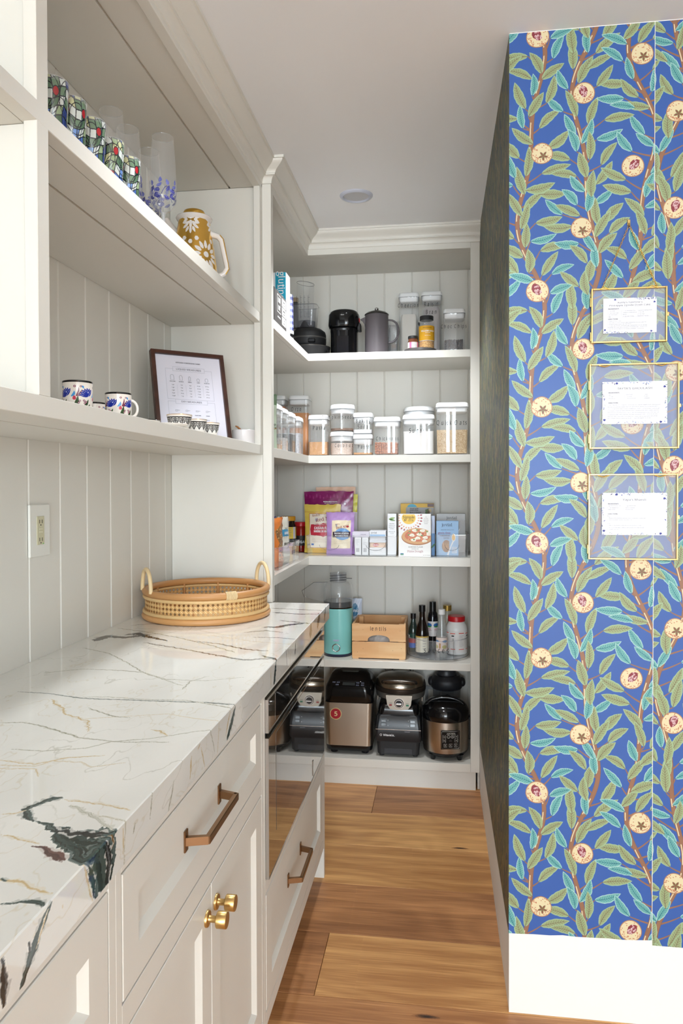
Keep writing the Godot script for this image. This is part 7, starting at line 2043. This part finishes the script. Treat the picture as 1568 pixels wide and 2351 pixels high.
func lower_shelf_things() -> void:
	var y := 1.4620
	var fm := folk_floral(true)
	var cer := mat(238, 228, 218, 0.12)
	var mugs := [[Vector3(-0.690, y, -1.312), 0.0275, 0.0600, 2.2, "larger flowered mug with a black rim, nearest the upright stile"], [Vector3(-0.690, y, -1.490), 0.0275, 0.0600, 0.95, "flowered mug with a black rim, between the first mug and the framed chart"], [Vector3(-0.825, y, -1.652), 0.0265, 0.060, 1.2, "flowered mug half hidden behind the first mug, at the back of the shelf"]]
	for q in mugs:
		var t := thing("mug", q[0], q[4], "mug", "flowered mugs on the lower open shelf")
		t.rotation.y = q[3]
		part("body", B.new().lathe([[q[1] - 0.001, 0.0], [q[1], 0.002], [q[1], q[2] - 0.003]], Vector3.ZERO, 12, true, false), fm, t)
		part("rim", B.new().lathe([[q[1] + 0.0001, q[2] - 0.004], [q[1] + 0.0006, q[2] - 0.001], [q[1] - 0.0006, q[2]], [q[1] - 0.002, q[2] - 0.002], [q[1] - 0.0025, 0.006], [0.001, 0.005]], Vector3.ZERO, 12, false, false), M.blackgloss, t)
		var hp := []
		for i in 11:
			var a := PI / 2 - PI * i / 10.0
			hp.append(Vector3(q[1] - 0.001 + cos(a) * 0.014, q[2] * 0.46 + sin(a) * 0.018, 0))
		var h := part("handle", B.new().tube(hp, 0.0030, 7), cer, t)
		h.rotation.y = -0.35
	var n := 0
	for q in [[Vector3(-0.720, y, -1.405), "white black-edged saucer between the two front flowered mugs"], [Vector3(-0.700, y, -1.625), "white black-edged saucer right of the second mug"], [Vector3(-0.672, y, -1.735), "plain white saucer in front of the framed chart, nearest the mugs"], [Vector3(-0.760, y, -1.860), "plain white saucer farther back, left of the patterned bowls"]]:
		var t := thing("saucer", q[0], q[1], "saucer", "saucers on the lower open shelf")
		part("plate", B.new().lathe([[0.022, 0.0], [0.024, 0.002], [0.046, 0.0105], [0.0475, 0.0125]], Vector3.ZERO, 12), cer, t)
		part("rim", B.new().lathe([[0.0475, 0.0122], [0.0482, 0.0130], [0.0475, 0.0138], [0.030, 0.0085], [0.001, 0.007]], Vector3.ZERO, 12, false, false), M.blackgloss if n < 2 else cer, t)
		n += 1
	var lm := lace()
	n = 0
	for q in [[Vector3(-0.662, y, -1.785), 0.0325, 0.041, "black lace patterned white bowl, largest and leftmost of three"], [Vector3(-0.666, y, -1.930), 0.0285, 0.042, "black lace patterned white bowl in the middle of three"], [Vector3(-0.668, y, -2.050), 0.0285, 0.043, "black lace patterned white bowl, rightmost of three"]]:
		var t := thing("bowl", q[0], q[3], "bowl", "lace patterned bowls before the framed chart")
		var r: float = q[1]; var h: float = q[2]
		part("bowl", B.new().lathe([[r * 0.5, 0.0], [r * 0.56, 0.003], [r * 0.74, h * 0.25]], Vector3.ZERO, 11, true, false), cer, t)
		part("printed_band", B.new().lathe([[r * 0.74, h * 0.25], [r * 0.88, h * 0.55], [r * 0.97, h * 0.88]], Vector3.ZERO, 11, false, false), lm, t)
		part("rim", B.new().lathe([[r * 0.97, h * 0.88], [r, h * 0.985], [r * 0.985, h], [r * 0.96, h * 0.97], [r * 0.6, h * 0.15], [0.001, h * 0.1]], Vector3.ZERO, 11, false, false), cer, t)
		part("gilt_edge", B.new().lathe([[r * 0.996, h * 0.975], [r * 1.006, h * 0.99], [r * 0.99, h * 1.008]], Vector3.ZERO, 11, false, false), M.gold, t)
	var s := thing("salt_cellar", Vector3(-0.664, y, -2.402), "round white marble salt cellar with a small wooden spoon", "cellar")
	part("pot", B.new().lathe([[0.037, 0.0], [0.0385, 0.002], [0.0385, 0.0475], [0.037, 0.049], [0.034, 0.048], [0.033, 0.010], [0.001, 0.009]], Vector3.ZERO, 12, true, false), mat(232, 226, 226, 0.2), s)
	part("spoon", B.new().tube([Vector3(0.005, 0.02, 0), Vector3(-0.010, 0.050, 0.002), Vector3(-0.020, 0.060, 0.003), Vector3(-0.027, 0.063, 0.004)], [0.003, 0.0036, 0.0032, 0.002], 7), mat(160, 100, 40, 0.5), s)
	# framed conversion chart leaning in the corner
	var f := thing("picture_frame", Vector3(-0.745, y, -2.156), "dark wooden frame with a printed kitchen conversion chart, leaning against the end of the shelf", "frame")
	f.transform = Transform3D(Basis(Vector3.UP, 0.677) * Basis(Vector3.RIGHT, -0.259), Vector3(-0.745, y + 0.0005, -2.156))
	var wn := wood(83, Color(0.20, 0.11, 0.08), Color(0.36, 0.21, 0.16), 256, 128, 0.4)
	var w := 0.119; var h := 0.294; var e := 0.0125
	for q in [[-w, 0.0, -w + e, h], [w - e, 0.0, w, h], [-w + e, 0.0, w - e, e], [-w + e, h - e, w - e, h]]: part("frame_bar", bx(q[0], q[1], -0.019, q[2], q[3], 0.0, 0.0008), wn, f)
	part("backing", bx(-w + 0.004, 0.004, -0.018, w - 0.004, h - 0.004, -0.010), M.black, f)
	var pr := part("print", bx(-w + e, e, -0.0100, w - e, h - e, -0.0092), mat(230, 228, 240, 0.6), f)
	var z := -0.0089
	var g := mat(90, 90, 100, 0.6); var lg := mat(176, 176, 188, 0.6)
	words("KITCHEN CONVERSION CHART", 0.0040, Vector3(0, 0.258, z), g, pr, bold)
	for q in [[0.236, "LIQUID MEASURES", 0.135], [0.128, "DRY MEASURES", 0.020]]:
		words(q[1], 0.0056, Vector3(0, q[0], z), g, pr, null, Basis(), HORIZONTAL_ALIGNMENT_CENTER, "lettering", 1.25)
		for l in [[-0.052, q[0] - 0.0075, 0.052, q[0] - 0.0069], [-0.052, q[0] + 0.0069, 0.052, q[0] + 0.0075], [-0.052, q[0] - 0.0075, -0.0514, q[0] + 0.0075], [0.0514, q[0] - 0.0075, 0.052, q[0] + 0.0075], [-0.076, q[2], -0.0754, q[0]], [0.0754, q[2], 0.076, q[0]], [-0.076, q[0] - 0.0003, -0.052, q[0] + 0.0003], [0.052, q[0] - 0.0003, 0.076, q[0] + 0.0003], [-0.076, q[2], 0.076, q[2] + 0.0006]]:
			part("rule", bx(l[0], l[1], z - 0.0003, l[2], l[3], z), lg, pr)
	var names := ["GALLONS", "QUARTS", "PINTS", "CUPS", "FLUID OZ"]; var units := ["gal", "qt", "pt", "cup", "fl oz"]
	for i in 5:
		var x := -0.056 + i * 0.028
		words(names[i], 0.0029, Vector3(x, 0.194, z), g, pr, bold)
		for k in 5: words(["1 ", "2 ", "4 ", "8 ", "16 "][(k + i) % 5] + units[i], 0.0029, Vector3(x, 0.183 - k * 0.0092, z), g, pr)
		if i < 4: part("rule", bx(x + 0.0139, 0.146, z - 0.0003, x + 0.0142, 0.184, z), lg, pr)
		# little outline of a vessel
		var ih: float = [0.017, 0.016, 0.014, 0.0085, 0.011][i]; var iw: float = [0.0055, 0.0045, 0.003, 0.004, 0.0045][i]
		part("icon", B.new().tube([Vector3(x - iw, 0.199, z), Vector3(x + iw, 0.199, z), Vector3(x + iw, 0.199 + ih * 0.75, z), Vector3(x + iw * 0.5, 0.199 + ih, z), Vector3(x - iw * 0.5, 0.199 + ih, z), Vector3(x - iw, 0.199 + ih * 0.75, z)], 0.0004, 4, true), g, pr)
	for i in 4:
		var x := -0.050 + i * 0.033
		words(["CUPS", "TABLESPOONS", "TEASPOONS", "GRAMS"][i], 0.0026, Vector3(x, 0.084, z), g, pr, bold)
		for k in 4: words(["1/4", "1/3", "1/2", "1"][k] if i < 2 else ["3 tsp", "60 tsp", "120 g", "240 g"][k], 0.0028, Vector3(x, 0.070 - k * 0.0092, z), g, pr)
		part("icon", B.new().tube([Vector3(x - 0.005, 0.100, z), Vector3(x + 0.002, 0.100, z), Vector3(x + 0.002, 0.096, z), Vector3(x - 0.005, 0.096, z)], 0.0004, 4, true), g, pr)
		part("icon", bx(x + 0.002, 0.0985, z - 0.0003, x + 0.009, 0.0992, z), g, pr)

func worktop_things() -> void:
	var y := 0.9152
	# round rattan tray
	var t := thing("rattan_tray", Vector3(-0.728, y, -2.197), "round rattan tray with woven cane sides and two loop handles on the marble worktop", "tray")
	var R := 0.190
	var honey := mat(196, 142, 88, 0.4); var pale := mat(222, 184, 128, 0.45); var cream := mat(234, 206, 158, 0.45)
	var ringp := func(r: float, yy: float) -> Array:
		var c := []
		for j in 64: c.append(Vector3(cos(TAU * j / 64) * r, yy, sin(TAU * j / 64) * r))
		return c
	part("bottom_ring", B.new().tube(ringp.call(R, 0.0095), 0.0095, 10, true), mat(208, 154, 98, 0.4), t)
	part("base_ring", B.new().tube(ringp.call(R + 0.001, 0.0235), 0.0058, 8, true), pale, t)
	part("upper_ring", B.new().tube(ringp.call(R + 0.0005, 0.0685), 0.0056, 8, true), pale, t)
	var rim := part("rim", B.new().tube(ringp.call(R - 0.002, 0.0835), 0.0105, 10, true), honey, t)
	part("inner_ring", B.new().tube(ringp.call(R - 0.007, 0.069), 0.0045, 8, true), pale, t)
	part("floor_panel", B.new().lathe([[0.001, 0.0045], [R - 0.006, 0.0045]], Vector3.ZERO, 16, false, false), mat(206, 170, 120, 0.6), t)
	# woven cane: strands with octagonal holes cut out
	var cw := 96
	var im := Image.create(cw, cw, false, Image.FORMAT_RGBA8)
	im.fill(Color8(216, 170, 108))
	for c in [Vector2(0, 0), Vector2(96, 0), Vector2(0, 96), Vector2(96, 96)]:
		fillp(im, strip([c + Vector2(-34, -34), c + Vector2(34, 34)], 13.0), Color8(240, 208, 152))
		fillp(im, strip([c + Vector2(34, -34), c + Vector2(-34, 34)], 12.0), Color8(228, 188, 126))
	for e in [0, 92]:
		im.fill_rect(Rect2i(e, 20, 4, 56), Color8(178, 128, 74)); im.fill_rect(Rect2i(20, e, 56, 4), Color8(186, 136, 80))
	fillp(im, disc(Vector2(48, 48), 32, 32, 8), Color8(172, 120, 66))
	fillp(im, disc(Vector2(48, 48), 26, 26, 8), Color(0.4, 0.26, 0.14, 0.0))
	var cm := tmat(im, 0.55)
	cm.transparency = BaseMaterial3D.TRANSPARENCY_ALPHA_SCISSOR
	cm.alpha_scissor_threshold = 0.5
	cm.cull_mode = BaseMaterial3D.CULL_DISABLED
	cm.uv1_scale = Vector3(84, 3.0, 1)
	part("cane_side", B.new().lathe([[R - 0.001, 0.026], [R - 0.001, 0.066]], Vector3.ZERO, 16, false, false), cm, t)
	for j in 10:
		var a := TAU * j / 10 + 0.2
		part("upright", B.new().tube([Vector3(cos(a) * (R - 0.008), 0.012, sin(a) * (R - 0.008)), Vector3(cos(a) * (R - 0.008), 0.078, sin(a) * (R - 0.008))], 0.0042, 7), honey, t)
	# handles stand on the rim, at the left front and the right back
	for q in [[2.50, "loop"], [2.50 + PI, "loop"]]:
		var a: float = q[0]
		var c := Vector3(cos(a), 0, sin(a)) * (R - 0.001); var tg := Vector3(-sin(a), 0, cos(a))
		var hp := []
		for i in 19:
			var b := PI * i / 18.0
			hp.append(c + tg * cos(b) * 0.051 + Vector3(0, 0.086 + 0.068 * pow(sin(b), 0.85), 0))
		part("handle", B.new().tube(hp, 0.0062, 9), cream, t)
	for j in 9:
		var a := 0.80 + j * 0.0195
		var c := []
		for k in 12: c.append(Vector3(cos(a) * (R - 0.002 + cos(TAU * k / 12) * 0.0118), 0.0835 + sin(TAU * k / 12) * 0.0118, sin(a) * (R - 0.002 + cos(TAU * k / 12) * 0.0118)))
		part("binding", B.new().tube(c, 0.0019, 5, true), cream, rim)

func wall_things() -> void:
	# double socket on the boards above the worktop
	var t := thing("wall_outlet", Vector3(XL, 1.2175, -1.5905), "cream double power outlet on the left wall above the marble", "outlet")
	part("plate", bx(0.0, -0.0615, -0.0435, 0.0065, 0.0615, 0.0435, 0.002), mat(232, 230, 222, 0.3), t)
	part("insert", bx(0.0064, -0.0335, -0.0155, 0.0080, 0.0335, 0.0155, 0.0006), mat(206, 200, 168, 0.35), t)
	for s in [-1.0, 1.0]:
		for z in [-0.0060, 0.0050]: part("slot", bx(0.0079, s * 0.021 - 0.0042, z - 0.0007, 0.0083, s * 0.021 + 0.0042, z + 0.0012), M.ink, t)
		part("slot", B.new().box(Vector3(0.0079, s * 0.021 - 0.0095, -0.0018), Vector3(0.0083, s * 0.021 - 0.0068, 0.0018)), M.ink, t)
	for yy in [-0.0035, 0.0035]: part("test_button", bx(0.0079, yy - 0.0024, -0.0075, 0.0090, yy + 0.0024, 0.0075, 0.0004), mat(214, 208, 178, 0.35), t)
	part("status_light", bx(0.0079, -0.0325, -0.011, 0.0084, -0.0300, -0.0085), mat(60, 200, 90, 0.3), t)
	# three brass and glass frames with recipe cards
	var fr := [[0.363, 0.539, 1.664, 1.796, 0.3915, 0.5145, 1.687, 1.771, "small brass and glass frame hanging by a chain, topmost on the blue wallpaper"], [0.359, 0.567, 1.408, 1.614, 0.3900, 0.5395, 1.468, 1.570, "middle brass and glass frame on the blue wallpaper, with a goulash recipe card"], [0.357, 0.565, 1.1395, 1.348, 0.3895, 0.5400, 1.1995, 1.3015, "lowest brass and glass frame on the blue wallpaper, with a muesli recipe card"]]
	var z0 := ZW + 0.0015
	var card_glass := pane(236, 240, 246, 0.13)
	card_glass.metallic_specular = 0.25
	for n in 3:
		var q: Array = fr[n]
		var f := thing("glass_frame", Vector3(0, 0, 0), q[8], "frame", "brass and glass recipe frames")
		var e := 0.0042
		for b in [[q[0], q[2], q[0] + e, q[3]], [q[1] - e, q[2], q[1], q[3]], [q[0] + e, q[2], q[1] - e, q[2] + e], [q[0] + e, q[3] - e, q[1] - e, q[3]]]: part("frame_bar", bx(b[0], b[1], z0, b[2], b[3], z0 + 0.010, 0.0008), M.brass, f)
		part("pane", bx(q[0] + e, q[2] + e, z0 + 0.006, q[1] - e, q[3] - e, z0 + 0.0072), card_glass, f)
		for b in [[q[0] - 0.0022, lerpf(q[2], q[3], 0.75), 0.0], [q[0] - 0.0022, lerpf(q[2], q[3], 0.12), 0.0]]: part("hinge", bx(b[0], b[1] - 0.011, z0 + 0.001, b[0] + 0.0024, b[1] + 0.011, z0 + 0.009, 0.0006), M.brass, f)
		part("latch", bx(q[1] - 0.0005, lerpf(q[2], q[3], 0.5) - 0.005, z0 + 0.002, q[1] + 0.0040, lerpf(q[2], q[3], 0.5) + 0.004, z0 + 0.008, 0.0006), M.brass, f)
		for x in [lerpf(q[0], q[1], 0.17), lerpf(q[0], q[1], 0.80)]:
			part("hanger", B.new().tube([Vector3(x - 0.013, q[3] - 0.0042, z0 + 0.0106), Vector3(x, q[3] - 0.0042 - (0.004 if n > 0 else -0.006), z0 + 0.0116), Vector3(x + 0.013, q[3] - 0.0042, z0 + 0.0106)], 0.0012, 5), M.gold, f)
		card(n, q)
	var ch := thing("chain", Vector3.ZERO, "thin gold chain from the wall hook down to the topmost recipe frame", "chain")
	for s in [[Vector3(0.4500, 1.9430, z0 + 0.006), Vector3(0.3900, 1.7975, z0 + 0.005)], [Vector3(0.4530, 1.9430, z0 + 0.006), Vector3(0.5170, 1.7950, z0 + 0.005)]]:
		var b := B.new()
		var d: Vector3 = (s[1] - s[0]); var n: int = int(d.length() / 0.0050)
		var dn := d.normalized(); var sx := dn.cross(Vector3(0, 0, 1)).normalized()
		for i in n:
			var c: Vector3 = s[0] + d * ((i + 0.5) / n)
			var o: Vector3 = (sx if i % 2 == 0 else Vector3(0, 0, 1))
			var ln := []
			for k in 8: ln.append(c + dn * cos(TAU * k / 8) * 0.0033 + o * sin(TAU * k / 8) * 0.0017)
			b.tube(ln, 0.00062, 4, true)
		part("links", b, M.gold, ch)
	var hk := thing("wall_hook", Vector3(0.4515, 1.9500, z0), "small brass hook that carries the chain on the blue wallpaper", "hook")
	part("plate", bx(-0.0035, -0.004, 0.0, 0.0035, 0.0105, 0.0030, 0.0007), M.brass, hk)
	part("hook", B.new().tube([Vector3(0, 0.002, 0.003), Vector3(0, -0.005, 0.0065), Vector3(0, -0.0085, 0.0070), Vector3(0, -0.0060, 0.0100)], 0.0014, 6), M.brass, hk)

func card(n: int, q: Array) -> void:
	var x0: float = q[4]; var x1: float = q[5]; var y0: float = q[6]; var y1: float = q[7]
	var z := ZW + 0.0090
	var W := 448; var H := 304
	var im := Image.create(W, H, false, Image.FORMAT_RGB8)
	im.fill(Color8(238, 238, 246))
	var rg := rg_of(90 + n)
	var cols := [Color8(70, 80, 150), Color8(120, 140, 190), Color8(150, 170, 160), Color8(190, 196, 220), Color8(40, 44, 90), Color8(176, 168, 190)]
	for k in 150:
		var p := Vector2.ZERO
		var e := rg.randi() % 4
		if n == 0: e = 0 if rg.randf() < 0.5 else 1
		if e == 0: p = Vector2(rg.randf() * W if n > 0 else W * rg.randf_range(0.6, 1.0), rg.randf() * 14)
		elif e == 1: p = Vector2(rg.randf() * W if n > 0 else W * rg.randf_range(0.0, 0.45), H - rg.randf() * 14)
		elif e == 2: p = Vector2(rg.randf() * 12, rg.randf() * H)
		else: p = Vector2(W - rg.randf() * 12, rg.randf() * H)
		if rg.randf() < 0.35: continue
		var s: Array = leaf_shape(p, p + Vector2(rg.randf_range(-1, 1), rg.randf_range(-1, 1)).normalized() * rg.randf_range(7, 18), rg.randf_range(3, 7), 1)
		fillp(im, s[0], cols[rg.randi() % 6])
	for k in 4: fillp(im, disc([Vector2(100, 12), Vector2(W - 18, 40), Vector2(W - 44, H - 12), Vector2(14, H - 30)][k], 9, 8, 10, 0.15, k), Color8(56, 64, 140))
	var lab: String = ["recipe card headed Pineapple Upside Down Cake in the topmost frame", "recipe card headed Ghoulash in the middle frame", "recipe card headed Muesli in the lowest frame"][n]
	var t := thing("recipe_card", Vector3(x0, y0, z), lab, "card", "recipe cards in the brass frames")
	var w := x1 - x0; var h := y1 - y0
	part("paper", bx(0, 0, -0.0006, w, h, 0.0), M.paper, t)
	var b := B.new()
	b.face_uv(Vector3(0, h, 0.0002), Vector3(w, h, 0.0002), Vector3(w, 0, 0.0002), Vector3(0, 0, 0.0002), Vector3(0, 0, 1))
	part("print", b, tmat(im, 0.6), t)
	var ink := mat(84, 86, 96, 0.6); var soft := mat(140, 142, 152, 0.6)
	var zz := 0.0004
	var head: Array = [["Aunty's Yasmine's", "Pineapple Upside Down Cake"], ["TAYTA'S GHOULASH"], ["Yaya's Muesli"]][n]
	for i in head.size(): words(head[i], 0.0040 if n == 0 else 0.0050, Vector3(w * 0.5, h - 0.0105 - i * 0.0068 - (0.006 if n > 0 else 0.0), zz), ink, t, null, Basis(), HORIZONTAL_ALIGNMENT_CENTER, "lettering", 1.3)
	var L := HORIZONTAL_ALIGNMENT_LEFT
	var yi := h - (0.0265 if n > 0 else 0.0255)
	words("INGREDIENTS", 0.0028, Vector3(w * 0.09, yi, zz), ink, t, bold, Basis(), L)
	var ing: Array = [["1/2 cup butter", "1/2 cup brown sugar", "1 can of pineapple", "1 egg", "1/2 cup all purpose flour", "1 teaspoon vanilla extract", "cherries", "1/4 cup cake frosting", "2 teaspoons baking powder", "1/2 cup milk", "2/3 cup sugar", "maraschino cherries"], ["1 egg", "1 cup milk", "1 tbsp olive oil", "phyllo dough", "1 cup butter", "2 cups ground beef", "1 onion", "all spice", "salt/pepper"], ["2 cups old fashioned oats", "1/2 cup chopped nuts", "2 apples grated", "2 cups almond milk", "Dash of cinnamon", "Assorted fruits"]][n]
	var per := 4 if n == 0 else 3
	for i in ing.size(): words(ing[i], 0.0020, Vector3(w * (0.08 + 0.28 * (i / per)), yi - 0.0050 - (i % per) * 0.0044, zz), soft, t, null, Basis(), L)
	for i in 2: part("rule", bx(w * (0.34 + 0.28 * i), yi - 0.017, 0.0002, w * (0.34 + 0.28 * i) + 0.0003, yi - 0.003, 0.0003), soft, t)
	for r in [yi - 0.0200, yi + 0.004]: part("rule", bx(w * 0.07, r, 0.0002, w * 0.93, r + 0.0003, 0.0003), soft, t)
	words("DIRECTIONS", 0.0028, Vector3(w * 0.09, yi - 0.0245, zz), ink, t, bold, Basis(), L)
	var dirs: Array = [["1. Preheat the oven to 350 F.", "2. Place butter in a 9 inch cake pan. Melt it and sprinkle the brown sugar over.", "3. Arrange pineapple slices on top. Add cherries.", "4. To make cake, mix flour, granulated sugar, baking powder and salt. Add egg,", "shortening, milk, vanilla. Beat at low speed until blended, then 2 minutes more.", "5. Pour over the fruit. Bake 40 to 45 minutes until golden. Cool and serve."],
		["1. Heat 1 tbsp olive oil in a large pan. On med-high heat, saute the chopped onions. Add the ground", "beef and cook until fully browned. Add in the spices and stir. Remove from the heat and allow to", "cool. 2. Put parchment paper at bottom of baking pan. Grease it. Lay half the pack of phyllo dough", "on the bottom. Brush each phyllo sheet with butter. End with last two sheets of phyllo ungreased. 3.", "Now spread the meat filling evenly on top. 4. Layer the remaining sheets on top of the meat. Start", "by leaving two phyllo sheets ungreased, then begin greasing each sheet. 5. Brush the top sheet", "with butter. With a sharp knife cut the phyllo pie. 6. Season milk and egg mixture with salt and", "pinch of pepper and pour evenly over the pie. 7. Cook at 400 degrees F for 40 min."],
		["Muesli:", "1.   Measure all dry ingredients and place them in a large bowl. Combine well.", "2.   Place in an airtight container until ready to use.", "", "To Eat:", "1.   Place 1/2 cup muesli in a bowl. Add your desired amount of milk.", "2.   You can eat right away, or allow to soak covered in the fridge overnight.", "3.   Top with fresh fruit."]][n]
	for i in dirs.size():
		if dirs[i] != "": words(dirs[i], 0.00185 if n != 1 else 0.00195, Vector3(w * 0.08, yi - 0.0295 - i * (0.0046 if n > 0 else 0.0037), zz), soft, t, null, Basis(), L)
